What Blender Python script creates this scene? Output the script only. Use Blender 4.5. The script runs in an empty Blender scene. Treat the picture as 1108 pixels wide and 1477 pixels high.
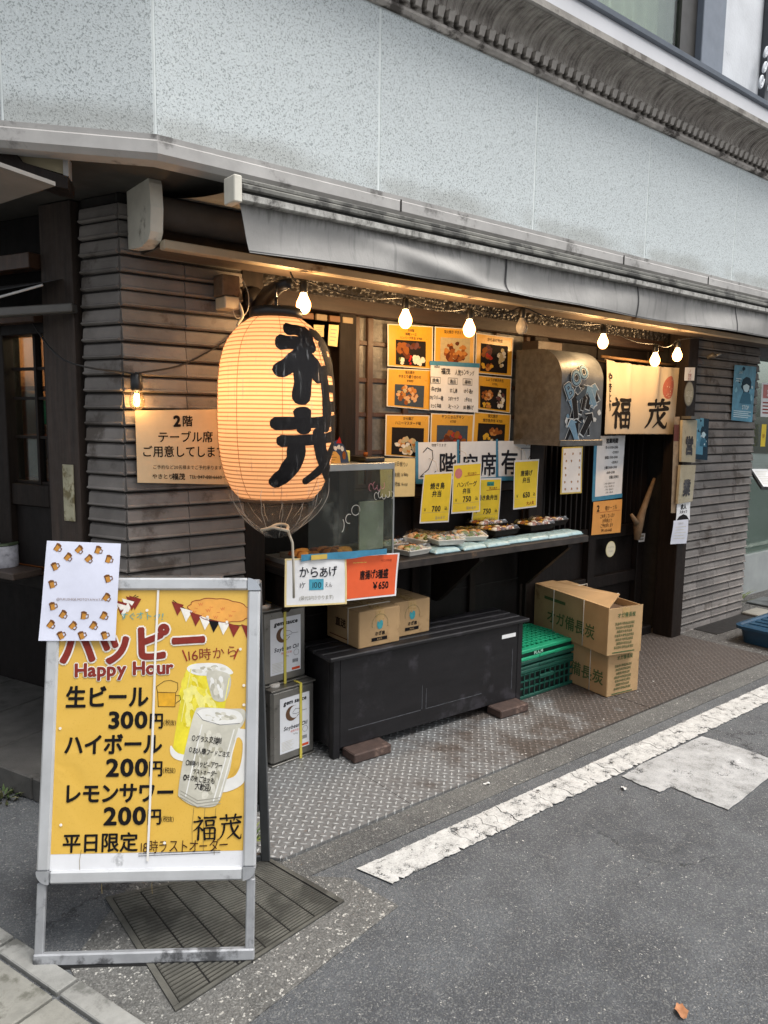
import bpy, bmesh, math, random
from mathutils import Vector, Matrix
R = math.radians
SC = bpy.context.scene
COL = SC.collection
random.seed(7)

# ---------------------------------------------------------------- camera, sky, sun, exposure
cam_d = bpy.data.cameras.new('camera')
cam = bpy.data.objects.new('camera', cam_d)
COL.objects.link(cam)
SC.camera = cam
cam_d.sensor_fit = 'HORIZONTAL'
cam_d.sensor_width = 36.0
cam_d.lens = 35.0903
cam_d.clip_start = 0.05
cam_d.clip_end = 500
_m = Matrix([[0.78182, 0.066396, -0.619959], [-0.62336, 0.104633, -0.774903], [0.013418, 0.992292, 0.123193]]).to_4x4()
_m.translation = (0, 0, 1.54)
cam.matrix_world = _m

SUN_EL, SUN_AZ = 66.0, -62.0            # direction of the brightest part of the cloud cover
w = bpy.data.worlds.new('World')
SC.world = w
w.use_nodes = True
nt = w.node_tree
bg = nt.nodes['Background']
sky = nt.nodes.new('ShaderNodeTexSky')
sky.sky_type = 'NISHITA'
sky.sun_disc = False
sky.sun_elevation = R(SUN_EL)
sky.sun_rotation = R(90 - SUN_AZ)
sky.air_density = 1.0
sky.dust_density = 4.0
sky.ozone_density = 1.0
hs = nt.nodes.new('ShaderNodeHueSaturation')
hs.inputs['Saturation'].default_value = 0.22
nt.links.new(sky.outputs[0], hs.inputs['Color'])
nt.links.new(hs.outputs[0], bg.inputs[0])
bg.inputs[1].default_value = 0.11

sun_d = bpy.data.lights.new('sun', 'SUN')
sun_d.energy = 1.5
sun_d.angle = R(30)
sun_d.color = (1.0, 0.97, 0.93)
sun = bpy.data.objects.new('sun', sun_d)
COL.objects.link(sun)
_sd = Vector((math.cos(R(SUN_EL)) * math.cos(R(SUN_AZ)), math.cos(R(SUN_EL)) * math.sin(R(SUN_AZ)), math.sin(R(SUN_EL))))
sun.rotation_euler = _sd.to_track_quat('Z', 'Y').to_euler()
sun.location = (2, -6, 12)

SC.view_settings.view_transform = 'Standard'
SC.view_settings.look = 'None'
SC.view_settings.exposure = 1.04
SC.view_settings.gamma = 1
SC.cycles.use_denoising = True
SC.cycles.max_bounces = 8
SC.cycles.transparent_max_bounces = 12
SC.cycles.sample_clamp_indirect = 4.0

# ---------------------------------------------------------------- materials
def hexc(h):
    h = h.lstrip('#')
    c = [int(h[i:i + 2], 16) / 255 for i in (0, 2, 4)]
    return tuple((x / 12.92 if x <= .04045 else ((x + .055) / 1.055) ** 2.4) for x in c) + (1,)

class NG:
    """tiny node graph helper"""
    def __init__(s, name):
        s.m = bpy.data.materials.new(name)
        s.m.use_nodes = True
        s.nt = s.m.node_tree
        s.b = s.nt.nodes['Principled BSDF']
        s.out = s.nt.nodes['Material Output']
        s.tc = s.n('ShaderNodeTexCoord').outputs['Object']
    def n(s, t, **k):
        x = s.nt.nodes.new(t)
        for a, v in k.items():
            setattr(x, a, v)
        return x
    def l(s, a, b):
        s.nt.links.new(a, b)
    def setin(s, node, key, v):
        if hasattr(v, 'is_output') or isinstance(v, bpy.types.NodeSocket):
            s.l(v, node.inputs[key])
        else:
            node.inputs[key].default_value = v
    def math(s, op, a, b=None, c=None, clamp=False):
        x = s.n('ShaderNodeMath', operation=op, use_clamp=clamp)
        s.setin(x, 0, a)
        if b is not None: s.setin(x, 1, b)
        if c is not None: s.setin(x, 2, c)
        return x.outputs[0]
    def mapping(s, scale=(1, 1, 1), rot=(0, 0, 0), loc=(0, 0, 0)):
        x = s.n('ShaderNodeMapping')
        x.inputs['Scale'].default_value = scale
        x.inputs['Rotation'].default_value = rot
        x.inputs['Location'].default_value = loc
        s.l(s.tc, x.inputs[0])
        return x.outputs[0]
    def noise(s, scale, detail=4, rough=.55, vec=None, dist=0):
        x = s.n('ShaderNodeTexNoise')
        x.inputs['Scale'].default_value = scale
        x.inputs['Detail'].default_value = detail
        x.inputs['Roughness'].default_value = rough
        x.inputs['Distortion'].default_value = dist
        s.l(vec if vec is not None else s.tc, x.inputs['Vector'])
        return x.outputs['Fac']
    def voro(s, scale, feature='F1', out='Distance', vec=None):
        x = s.n('ShaderNodeTexVoronoi', feature=feature)
        x.inputs['Scale'].default_value = scale
        s.l(vec if vec is not None else s.tc, x.inputs['Vector'])
        return x.outputs[out]
    def ramp(s, fac, stops):
        x = s.n('ShaderNodeValToRGB')
        e = x.color_ramp.elements
        while len(e) < len(stops): e.new(0.5)
        for i, (p, c) in enumerate(stops):
            e[i].position = p
            e[i].color = c if len(c) == 4 else tuple(c) + (1,)
        s.setin(x, 0, fac)
        return x.outputs[0]
    def mix(s, fac, a, b, mode='MIX'):
        x = s.n('ShaderNodeMix', data_type='RGBA', blend_type=mode)
        s.setin(x, 0, fac)
        s.setin(x, 6, a)
        s.setin(x, 7, b)
        return x.outputs[2]
    def bump(s, h, strength=.3, dist=.002):
        x = s.n('ShaderNodeBump')
        x.inputs['Strength'].default_value = strength
        x.inputs['Distance'].default_value = dist
        s.l(h, x.inputs['Height'])
        s.l(x.outputs[0], s.b.inputs['Normal'])
    def xyz(s):
        x = s.n('ShaderNodeSeparateXYZ')
        s.l(s.tc, x.inputs[0])
        return x.outputs

def smooth01(g, v, a, b):
    x = g.n('ShaderNodeMapRange', interpolation_type='SMOOTHSTEP')
    g.setin(x, 0, v)
    x.inputs[1].default_value = a
    x.inputs[2].default_value = b
    return x.outputs[0]

_MC = {}
def M(name, col, rough=.6, metal=0.0, var=.25, scale=9.0, bump=.15, bscale=120.0, bdist=.001, stretch=None, spec=None, dirt=None):
    """a painted / wooden / paper surface with uneven colour and a little relief"""
    if name in _MC: return _MC[name]
    g = NG(name)
    c = hexc(col) if isinstance(col, str) else tuple(col) + (1,)
    v = g.mapping(stretch) if stretch else None
    f = g.noise(scale, 5, .6, v)
    lo = tuple(x * (1 - var) for x in c[:3]) + (1,)
    hi = tuple(min(1, x * (1 + var)) for x in c[:3]) + (1,)
    colr = g.ramp(f, [(.3, lo), (.7, hi)])
    if dirt:
        d = g.noise(dirt[1], 6, .65)
        colr = g.mix(smooth01(g, d, dirt[2], dirt[2] + .12), colr, hexc(dirt[0]))
    g.l(colr, g.b.inputs['Base Color'])
    g.b.inputs['Metallic'].default_value = metal
    rr = g.math('MULTIPLY_ADD', g.noise(scale * 3, 4), .3, rough - .15, clamp=True)
    g.l(rr, g.b.inputs['Roughness'])
    if spec is not None: g.b.inputs['Specular IOR Level'].default_value = spec
    if bump: g.bump(g.noise(bscale, 4, .6, v), bump, bdist)
    _MC[name] = g.m
    return g.m

def emit(name, col, strength):
    if name in _MC: return _MC[name]
    g = NG(name)
    g.b.inputs['Base Color'].default_value = hexc(col)
    g.b.inputs['Emission Color'].default_value = hexc(col)
    g.b.inputs['Emission Strength'].default_value = strength
    _MC[name] = g.m
    return g.m

def ink(name, col, rough=.7):
    return M(name, col, rough, var=.12, scale=60, bump=0, spec=.15)

def paper(name, col, rough=.65):
    return M(name, col, rough, var=.07, scale=12, bump=.12, bscale=14, bdist=.004)

# ---------------------------------------------------------------- mesh builder
class MB:
    def __init__(s):
        s.v = []; s.f = []; s.m = []; s.mats = []; s.sm = []
    def mi(s, mat):
        if mat not in s.mats: s.mats.append(mat)
        return s.mats.index(mat)
    def add(s, verts, faces, mat, smooth=False):
        o = len(s.v); k = s.mi(mat)
        s.v.extend([Vector(p) for p in verts])
        for f in faces:
            s.f.append([o + i for i in f]); s.m.append(k); s.sm.append(smooth)
    def hexa(s, p, mat):       # 8 points: bottom loop 0-3, top loop 4-7
        s.add(p, [(0, 3, 2, 1), (4, 5, 6, 7), (0, 1, 5, 4), (1, 2, 6, 5), (2, 3, 7, 6), (3, 0, 4, 7)], mat)
    def box(s, x0, x1, y0, y1, z0, z1, mat, bev=0.0):
        s.obox(Vector(((x0 + x1) / 2, (y0 + y1) / 2, (z0 + z1) / 2)), (abs(x1 - x0), abs(y1 - y0), abs(z1 - z0)), Matrix.Identity(3), mat, bev)
    def obox(s, c, size, rot, mat, bev=0.0):
        """box of a size about c, turned by a 3x3 matrix, with chamfered edges"""
        c = Vector(c); hx, hy, hz = [t / 2 for t in size]
        b = min(bev, hx * .45, hy * .45, hz * .45)
        if b <= 0:
            P = [(-hx, -hy, -hz), (hx, -hy, -hz), (hx, hy, -hz), (-hx, hy, -hz), (-hx, -hy, hz), (hx, -hy, hz), (hx, hy, hz), (-hx, hy, hz)]
            s.hexa([c + rot @ Vector(p) for p in P], mat); return
        V = []; idx = {}
        for sx in (-1, 1):
            for sy in (-1, 1):
                for sz in (-1, 1):
                    for ax in range(3):
                        q = [sx * (hx - b), sy * (hy - b), sz * (hz - b)]
                        q[ax] += (sx, sy, sz)[ax] * b
                        idx[(sx, sy, sz, ax)] = len(V); V.append(c + rot @ Vector(q))
        F = []
        S = (-1, 1)
        for ax in range(3):
            o = [a for a in range(3) if a != ax]
            for sg in S:
                loop = []
                for (a, bb) in ((-1, -1), (1, -1), (1, 1), (-1, 1)):
                    k = [0, 0, 0]; k[ax] = sg; k[o[0]] = a; k[o[1]] = bb
                    loop.append(idx[(k[0], k[1], k[2], ax)])
                flip = (sg > 0) == (ax == 1)
                F.append(loop[::-1] if flip else loop)
        for ax in range(3):            # edges running along ax
            o = [a for a in range(3) if a != ax]
            for a in S:
                for bb in S:
                    k0 = [0, 0, 0]; k0[ax] = -1; k0[o[0]] = a; k0[o[1]] = bb
                    k1 = list(k0); k1[ax] = 1
                    F.append([idx[(*k0, o[0])], idx[(*k1, o[0])], idx[(*k1, o[1])], idx[(*k0, o[1])]])
        for sx in S:
            for sy in S:
                for sz in S:
                    F.append([idx[(sx, sy, sz, 0)], idx[(sx, sy, sz, 1)], idx[(sx, sy, sz, 2)]])
        s.add(V, F, mat)
    def bar(s, a, b, wid, hei, mat, up=(0, 0, 1), bev=0.0):
        a = Vector(a); b = Vector(b); d = (b - a); L = d.length; d.normalize()
        u = Vector(up); sd = d.cross(u).normalized(); u = sd.cross(d)
        rot = Matrix((d, -sd, u)).transposed()
        s.obox((a + b) / 2, (L, wid, hei), rot, mat, bev)
    def grid(s, fn, nu, nv, mat, smooth=True):
        V = [fn(i / nu, j / nv) for j in range(nv + 1) for i in range(nu + 1)]
        F = [(j * (nu + 1) + i, j * (nu + 1) + i + 1, (j + 1) * (nu + 1) + i + 1, (j + 1) * (nu + 1) + i) for j in range(nv) for i in range(nu)]
        s.add(V, F, mat, smooth)
    def tube(s, pts, r, mat, n=8, cap=True):
        pts = [Vector(p) for p in pts]; V = []; F = []
        rr = r if isinstance(r, (list, tuple)) else [r] * len(pts)
        prev = None
        for i, p in enumerate(pts):
            d = (pts[min(i + 1, len(pts) - 1)] - pts[max(i - 1, 0)]).normalized()
            if prev is None:
                u = d.orthogonal().normalized()
            else:
                u = (prev - d * prev.dot(d)).normalized()
            prev = u; q = d.cross(u)
            for k in range(n):
                a = 2 * math.pi * k / n
                V.append(p + (u * math.cos(a) + q * math.sin(a)) * rr[i])
        for i in range(len(pts) - 1):
            for k in range(n):
                F.append((i * n + k, i * n + (k + 1) % n, (i + 1) * n + (k + 1) % n, (i + 1) * n + k))
        if cap:
            F.append(list(range(n))[::-1]); F.append([(len(pts) - 1) * n + k for k in range(n)])
        s.add(V, F, mat, True)
    def lathe(s, prof, c, mat, n=24, cap=False, sx=1, sy=1):
        c = Vector(c); V = []; F = []
        for (r, z) in prof:
            for k in range(n):
                a = 2 * math.pi * k / n
                V.append(c + Vector((r * math.cos(a) * sx, r * math.sin(a) * sy, z)))
        for i in range(len(prof) - 1):
            for k in range(n):
                F.append((i * n + k, i * n + (k + 1) % n, (i + 1) * n + (k + 1) % n, (i + 1) * n + k))
        if cap:
            F.append(list(range(n))[::-1]); F.append([(len(prof) - 1) * n + k for k in range(n)])
        s.add(V, F, mat, True)
    def prism(s, loop, d, mat):
        """a flat polygon pushed along d"""
        n = len(loop); a = [Vector(p) for p in loop]; d = Vector(d); b = [p + d for p in a]
        s.add(a + b, [list(range(n))[::-1], [n + i for i in range(n)]] + [(i, (i + 1) % n, n + (i + 1) % n, n + i) for i in range(n)], mat)

def smooth_path(P, n=6):
    P = [Vector(p) for p in P]; out = []
    for i in range(len(P) - 1):
        a, b, c, d = P[max(i - 1, 0)], P[i], P[i + 1], P[min(i + 2, len(P) - 1)]
        for k in range(n):
            t = k / n
            out.append(.5 * ((2 * b) + (c - a) * t + (2 * a - 5 * b + 4 * c - d) * t * t + (3 * b - a - 3 * c + d) * t ** 3))
    return out + [P[-1]]

def build(name, mb, parent=None, bevel=0.0):
    me = bpy.data.meshes.new(name)
    org = Vector(parent['_o']) if parent is not None and '_o' in parent else Vector((0, 0, 0))
    me.from_pydata([tuple(p - org) for p in mb.v], [], mb.f)
    for mt in mb.mats: me.materials.append(mt)
    me.polygons.foreach_set('material_index', mb.m)
    me.polygons.foreach_set('use_smooth', mb.sm)
    me.update()
    o = bpy.data.objects.new(name, me)
    COL.objects.link(o)
    if parent is not None:
        o.parent = parent
        o['_o'] = tuple(org)
    else:
        # put the origin of a single-mesh thing at its base
        xs = [p.x for p in mb.v]; ys = [p.y for p in mb.v]; zs = [p.z for p in mb.v]
        b = Vector(((min(xs) + max(xs)) / 2, (min(ys) + max(ys)) / 2, min(zs)))
        for vt in me.vertices: vt.co -= b
        o.location = b
        o['_o'] = tuple(b)
    return o

def tag(o, label, cat, group=None):
    o['label'] = label; o['category'] = cat
    if group: o['group'] = group
    return o
def thing(name, label, cat, loc=(0, 0, 0), group=None):
    o = bpy.data.objects.new(name, None)
    o.empty_display_size = .1
    COL.objects.link(o)
    o.location = loc
    o['_o'] = tuple(loc)
    return tag(o, label, cat, group)
def struct(name, mb, kind='structure'):
    o = build(name, mb); o['kind'] = kind
    return o
def dup(root, loc, rot, label, group=None):
    r = root.copy(); COL.objects.link(r); r.location = loc; r.rotation_euler = rot
    r['label'] = label
    if group: r['group'] = group
    for ch in list(root.children):
        c = ch.copy(); COL.objects.link(c); c.parent = r
        for gch in ch.children:
            d = gch.copy(); COL.objects.link(d); d.parent = c
    return r
def lamp(name, loc, energy, col, rad, parent):
    l = bpy.data.lights.new(name, 'POINT'); l.energy = energy; l.color = col; l.shadow_soft_size = rad
    o = bpy.data.objects.new(name, l); COL.objects.link(o)
    o.location = Vector(loc) - Vector(parent['_o']); o.parent = parent
    return o

# ---------------------------------------------------------------- lettering
_TC = {}
def glyph(sx):
    if sx not in _TC:
        c = bpy.data.curves.new('t', 'FONT'); c.body = sx; c.size = 1.0; c.resolution_u = 3
        o = bpy.data.objects.new('t', c)
        me = bpy.data.meshes.new_from_object(o)
        V = [(p.co.x, p.co.y) for p in me.vertices]; F = [tuple(p.vertices) for p in me.polygons]
        xs = [p[0] for p in V] or [0]
        cjk = ord(sx) > 0x2e7f
        adv = 1.0 if cjk else {' ': .3, 'i': .28, 'l': .26, ',': .25, '.': .27}.get(sx, (max(xs) - min(xs)) + .11 if V else .3)
        x0 = 0 if cjk else (min(xs) - .055)
        _TC[sx] = ([(x - x0, y) for x, y in V], F, adv)
        bpy.data.objects.remove(o); bpy.data.curves.remove(c); bpy.data.meshes.remove(me)
    return _TC[sx]

FUKU = [[(.20, .99, .06), (.30, .90, .13)], [(.02, .76, .10), (.20, .78, .10), (.40, .82, .13)], [(.40, .82, .12), (.26, .60, .11), (.12, .46, .08), (.0, .38, .03)],
        [(.24, .60, .11), (.24, .30, .12), (.22, .0, .13)], [(.28, .54, .05), (.42, .40, .13)],
        [(.48, .93, .12), (.72, .93, .09), (1.0, .95, .13)], [(.54, .81, .10), (.59, .58, .10)], [(.54, .80, .09), (.92, .82, .12), (.88, .60, .10)], [(.58, .61, .08), (.90, .63, .08)],
        [(.48, .50, .10), (.50, .25, .10), (.53, .0, .12)], [(.48, .49, .09), (.97, .51, .12), (.97, .25, .10), (.95, .0, .12)], [(.52, .27, .07), (.95, .28, .07)], [(.53, .05, .09), (.95, .05, .09)], [(.74, .48, .08), (.74, .06, .08)]]
SHIGE = [[(.02, .84, .11), (.5, .86, .09), (.98, .90, .12)], [(.30, 1.0, .12), (.34, .74, .08)], [(.72, 1.02, .12), (.64, .76, .07)],
         [(.10, .62, .10), (.5, .64, .09), (.95, .69, .12)], [(.22, .64, .11), (.22, .40, .12), (.14, .16, .09), (.0, .0, .04)],
         [(.50, .76, .11), (.54, .48, .13), (.68, .20, .14), (.88, .03, .11), (.96, .02, .07), (.98, .20, .03)], [(.84, .54, .12), (.66, .26, .09), (.36, .02, .04)], [(.76, .80, .06), (.90, .71, .12)]]

FUKU_L = [[(.14, .97, .11), (.28, .96, .10), (.46, .92, .14)], [(.04, .80, .13), (.22, .80, .11), (.44, .79, .14)], [(.32, .74, .12), (.18, .56, .15), (.02, .45, .12)],
          [(.27, .64, .13), (.28, .36, .15), (.25, .12, .14)], [(.36, .66, .09), (.45, .50, .14), (.48, .38, .13)]] + [[(x + .08, y, w_) for x, y, w_ in st] for st in FUKU[5:]]
SHIGE_L = [[(.02, .84, .13), (.5, .86, .11), (1.0, .90, .13)], [(.30, 1.02, .14), (.32, .74, .11)], [(.66, 1.04, .14), (.62, .76, .10)],
           [(.08, .60, .12), (.5, .62, .10), (.98, .68, .13)], [(.24, .62, .13), (.24, .36, .15), (.14, .14, .15), (.0, .0, .12)],
           [(.50, .74, .12), (.56, .44, .15), (.72, .18, .16), (.94, .02, .12)], [(.84, .52, .13), (.66, .24, .11), (.38, .02, .08)], [(.78, .80, .07), (.94, .70, .13)]]
class Sheet:
    """a sheet with a surface: at(u, v, lift) in metres from its lower left corner"""
    def __init__(s, tl, tr, br, bl, bulge=0.002, seed=0, step=.0009):
        s.tl, s.tr, s.br, s.bl = [Vector(p) for p in (tl, tr, br, bl)]
        s.w = ((s.tr - s.tl).length + (s.br - s.bl).length) / 2
        s.h = ((s.tl - s.bl).length + (s.tr - s.br).length) / 2
        s.nrm = (s.br - s.bl).cross(s.tl - s.bl).normalized()
        s.bg = bulge; s.ph = seed * 1.7; s.mb = MB(); s.step = step
        s.cut = 0
    def at(s, u, v, lift=0.0):
        a = u / s.w; b = v / s.h
        p = (s.bl * (1 - a) + s.br * a) * (1 - b) + (s.tl * (1 - a) + s.tr * a) * b
        d = s.bg * (math.sin(3.1 * a + s.ph) * .6 + math.sin(4.3 * b + 1.3 * a + s.ph * 2) * .5)
        return p + s.nrm * (d + lift)
    def face(s, mat, n=10):
        s.mb.grid(lambda i, j: s.at(i * s.w, j * s.h), n, n, mat)
        return s
    def rect(s, u0, v0, u1, v1, mat, layer=1, n=4):
        s.mb.grid(lambda i, j: s.at(u0 + (u1 - u0) * i, v0 + (v1 - v0) * j, layer * s.step), n, n, mat)
    def frac(s, a0, b0, a1, b1, mat, layer=1):
        s.rect(a0 * s.w, b0 * s.h, a1 * s.w, b1 * s.h, mat, layer)
    def poly(s, pts, mat, layer=1):
        s.mb.add([s.at(u, v, layer * s.step) for u, v in pts], [list(range(len(pts)))], mat)
    def disc(s, u, v, r, mat, layer=1, n=14, ry=None, wob=0.0, rnd=random):
        s.poly([(u + r * (1 + wob * rnd.uniform(-1, 1)) * math.cos(6.2832 * k / n), v + (ry or r) * (1 + wob * rnd.uniform(-1, 1)) * math.sin(6.2832 * k / n)) for k in range(n)], mat, layer)
    def discg(s, u, v, r, ry, mat, layer=1, n=28, rings=8):
        P = [s.at(u + r * k / rings * math.cos(6.2832 * i / n), v + ry * k / rings * math.sin(6.2832 * i / n), layer * s.step) for k in range(rings + 1) for i in range(n)]
        s.mb.add(P, [(k * n + i, k * n + (i + 1) % n, (k + 1) * n + (i + 1) % n, (k + 1) * n + i) for k in range(rings) for i in range(n)], mat)
    def line(s, pts, wd, mat, layer=2):
        for (a, b) in zip(pts, pts[1:]):
            dx, dy = b[0] - a[0], b[1] - a[1]; L = math.hypot(dx, dy) or 1e-6
            nx, ny = -dy / L * wd / 2, dx / L * wd / 2; ex, ey = dx / L * wd * .3, dy / L * wd * .3
            s.poly([(a[0] - ex + nx, a[1] - ey + ny), (a[0] - ex - nx, a[1] - ey - ny), (b[0] + ex - nx, b[1] + ey - ny), (b[0] + ex + nx, b[1] + ey + ny)], mat, layer)
            layer += .03
    def text(s, t, u, v, size, mat, layer=2, align='L', bold=0.0, jit=0.0, sx=1.0, rot=0.0, vert=False, shear=0.0, track=0.0, seed=1):
        rnd = random.Random(seed * 131 + len(t))
        W = sum((glyph(c)[2] + track) * size * sx for c in t)
        pen = u - (W / 2 if align == 'C' else W if align == 'R' else 0)
        cr, sr = math.cos(rot), math.sin(rot)
        px = pen; pv = v
        if bold:
            k = 6 if bold < .03 else 10
            offs = [(bold * math.cos(6.2832 * i / k), bold * math.sin(6.2832 * i / k)) for i in range(k)] + ([(bold * .5 * math.cos(i * 1.57), bold * .5 * math.sin(i * 1.57)) for i in range(4)] if bold > .045 else [])
        else:
            offs = [(0, 0)]
        for c in t:
            V, F, adv = glyph(c)
            if V:
                ja = rnd.uniform(-jit, jit) * .25; jz = 1 + rnd.uniform(-jit, jit) * .3; jy = rnd.uniform(-jit, jit) * .12
                cj, sj = math.cos(ja), math.sin(ja)
                for q, (ox, oy) in enumerate(offs):
                    P = []
                    for (x, y) in V:
                        x, y = (x + ox) * jz, (y + oy + jy) * jz
                        x += shear * y
                        x, y = x * cj - y * sj, x * sj + y * cj
                        x *= sx * size; y *= size
                        gx = (px - pen) + x if not vert else x
                        gy = y if not vert else y + (pv - v)
                        P.append(s.at(pen + gx * cr - gy * sr, v + gx * sr + gy * cr, layer * s.step + q * .00004))
                    s.mb.add(P, F, mat)
            if vert: pv -= (1.0 + track) * size
            else: px += (adv + track) * size * sx
        return W
    def brush(s, strokes, u, v, w, h, mat, layer=2, fat=1.0):
        """brush lettering: each stroke a tapering ribbon"""
        for q, st in enumerate(strokes):
            pts = []
            for (a, b) in zip(st, st[1:]):
                for k in range(6):
                    t = k / 6; pts.append([a[i] + (b[i] - a[i]) * t for i in range(3)])
            pts.append(list(st[-1]))
            for _ in range(2):
                pts = [pts[0]] + [[(pts[i - 1][k] + 2 * pts[i][k] + pts[i + 1][k]) / 4 for k in range(3)] for i in range(1, len(pts) - 1)] + [pts[-1]]
            Lf = []; Rt = []
            for i, p in enumerate(pts):
                a = pts[max(i - 1, 0)]; b = pts[min(i + 1, len(pts) - 1)]
                dx, dy = b[0] - a[0], b[1] - a[1]; L = math.hypot(dx, dy) or 1e-6
                wd = p[2] * fat / 2 * (1 + .05 * math.sin(i * 1.1 + q))
                Lf.append((p[0] - dy / L * wd, p[1] + dx / L * wd)); Rt.append((p[0] + dy / L * wd, p[1] - dx / L * wd))
            def cap(p, a, sgn):
                dx, dy = p[0] - a[0], p[1] - a[1]; L = math.hypot(dx, dy) or 1e-6
                return (p[0] + dx / L * p[2] * fat * .3, p[1] + dy / L * p[2] * fat * .3)
            e0 = cap(pts[0], pts[1], 1); e1 = cap(pts[-1], pts[-2], 1)
            n = len(pts); m = 5; P = []
            for k in range(m + 1): P += [(a[0] + (b[0] - a[0]) * k / m, a[1] + (b[1] - a[1]) * k / m) for a, b in zip(Lf, Rt)]
            F = [(k * n + i, (k + 1) * n + i, (k + 1) * n + i + 1, k * n + i + 1) for k in range(m) for i in range(n - 1)]
            def arc(p, c):      # a blunt rounded end
                out = []
                for k in range(m + 1):
                    q = P_[k]; f = (1 - (2 * k / m - 1) ** 2) ** .5 if 0 < k < m else 0
                    out.append((q[0] + (c[0] - p[0]) * f, q[1] + (c[1] - p[1]) * f))
                return out
            P_ = [P[k * n] for k in range(m + 1)]; a0_ = len(P); P += arc(pts[0], e0)
            P_ = [P[k * n + n - 1] for k in range(m + 1)]; a1_ = len(P); P += arc(pts[-1], e1)
            F += [(k * n, a0_ + k, a0_ + k + 1, (k + 1) * n) for k in range(m)] + [((k + 1) * n + n - 1, a1_ + k + 1, a1_ + k, k * n + n - 1) for k in range(m)]
            s.mb.add([s.at(u + x * w, v + y * h, layer * s.step + q * .00005) for x, y in P], F, mat)
    def put(s, name, parent=None):
        return build(name, s.mb, parent)

BLK = ink('black_ink', '#141214')
DBLUE = ink('dark_pen', '#22242c')
RED = ink('red_ink', '#8e2f26')
WHT = paper('white_paper', '#dcdcdc')
CREAM = paper('cream_paper', '#d9c48c')
YEL = paper('yellow_card', '#e3c52a')
ORNG = paper('orange_paper', '#d9582a')
BTAPE = M('blue_tape', '#3a7d9c', .5, var=.15, scale=30, bump=.2)

# ================================================================ THE SETTING
def asphalt(name, c0, c1, agg=.42, dens=.60, bsc=340, fleck=.95, dark=.32, cracks=False):
    g = NG(name)
    big = g.noise(.9, 6, .65)
    med = g.noise(6, 5, .6)
    fine = g.noise(bsc, 3, .7)
    base = g.mix(smooth01(g, g.math('ADD', g.math('MULTIPLY', big, .6), g.math('MULTIPLY', med, .4)), .36, .64), hexc(c0), hexc(c1))
    v = g.voro(bsc * .7, out='Color')
    s = g.n('ShaderNodeSeparateColor'); g.l(v, s.inputs[0])
    st = smooth01(g, s.outputs[0], dens, 1.0)
    base = g.mix(g.math('MULTIPLY', st, agg), base, hexc('#8d8d89'))
    dk = smooth01(g, s.outputs[1], .55, 1.0)
    base = g.mix(g.math('MULTIPLY', dk, dark), base, hexc('#343536'))
    fl = g.math('GREATER_THAN', g.math('MULTIPLY', s.outputs[2], g.noise(40, 2)), fleck * .62)
    base = g.mix(g.math('MULTIPLY', fl, .7), base, hexc('#b9b7b0'))
    if cracks:
        vv = g.n('ShaderNodeTexVoronoi', feature='DISTANCE_TO_EDGE'); vv.inputs['Scale'].default_value = .85
        wp = g.n('ShaderNodeVectorMath', operation='ADD'); nz = g.n('ShaderNodeTexNoise'); nz.inputs['Scale'].default_value = 5; nz.inputs['Detail'].default_value = 6; nz.inputs['Roughness'].default_value = .7
        g.l(g.tc, nz.inputs[0]); sc_ = g.n('ShaderNodeVectorMath', operation='SCALE'); sc_.inputs['Scale'].default_value = .32; g.l(nz.outputs['Color'], sc_.inputs[0]); g.l(g.tc, wp.inputs[0]); g.l(sc_.outputs[0], wp.inputs[1]); g.l(wp.outputs[0], vv.inputs['Vector'])
        ck = g.math('MULTIPLY', g.math('SUBTRACT', 1.0, smooth01(g, vv.outputs['Distance'], .0015, .006)), smooth01(g, g.noise(1.1, 3), .50, .58))
        base = g.mix(g.math('MULTIPLY', ck, .75), base, hexc('#2a2a2a'))
        so = smooth01(g, g.noise(2.3, 5, .7), .55, .68); base = g.mix(g.math('MULTIPLY', so, .42), base, hexc('#37383a'))
        sl = smooth01(g, g.noise(3.1, 5, .7, g.mapping((1, 1, 1), (0, 0, 0), (5, 3, 0))), .58, .72); base = g.mix(g.math('MULTIPLY', sl, .30), base, hexc('#77787a'))
    g.l(base, g.b.inputs['Base Color'])
    g.l(g.math('MULTIPLY_ADD', big, -.35, .98), g.b.inputs['Roughness'])
    g.b.inputs['Specular IOR Level'].default_value = .35
    h = g.math('ADD', g.voro(bsc * .55), g.math('MULTIPLY', fine, .7))
    g.bump(h, .75, .006)
    return g.m
ASPH = asphalt('asphalt', '#484a4d', '#5b5e61', cracks=True)
ASPH2 = asphalt('asphalt_strip', '#4b4b4a', '#62625f', bsc=280)
AGGR = asphalt('exposed_aggregate', '#4d4d4b', '#646360', agg=.42, dens=.46, bsc=260, fleck=.82, dark=.35)

mb = MB(); mb.box(-40, 40, -30, 40, -.3, 0, ASPH)
struct('road', mb)
# the strip between the white line and the plates, and the rough concrete around the drain
mb = MB()
mb.prism([(1.05, 1.99, 0), (14, 2.02, 0), (14, 2.15, 0), (1.27, 2.15, 0)], (0, 0, .004), ASPH2)
struct('gutter_strip', mb)
mb = MB()
_p = [(0.858, 2.369, 0), (1.393, 1.897, 0), (1.43, 1.686, -0), (0.767, 1.549, 0), (0.521, 1.59, 0), (0.528, 2.048, 0)]
mb.prism([(p[0], p[1], .0) for p in _p], (0, 0, .0045), AGGR)
struct('concrete_apron', mb)

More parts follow.
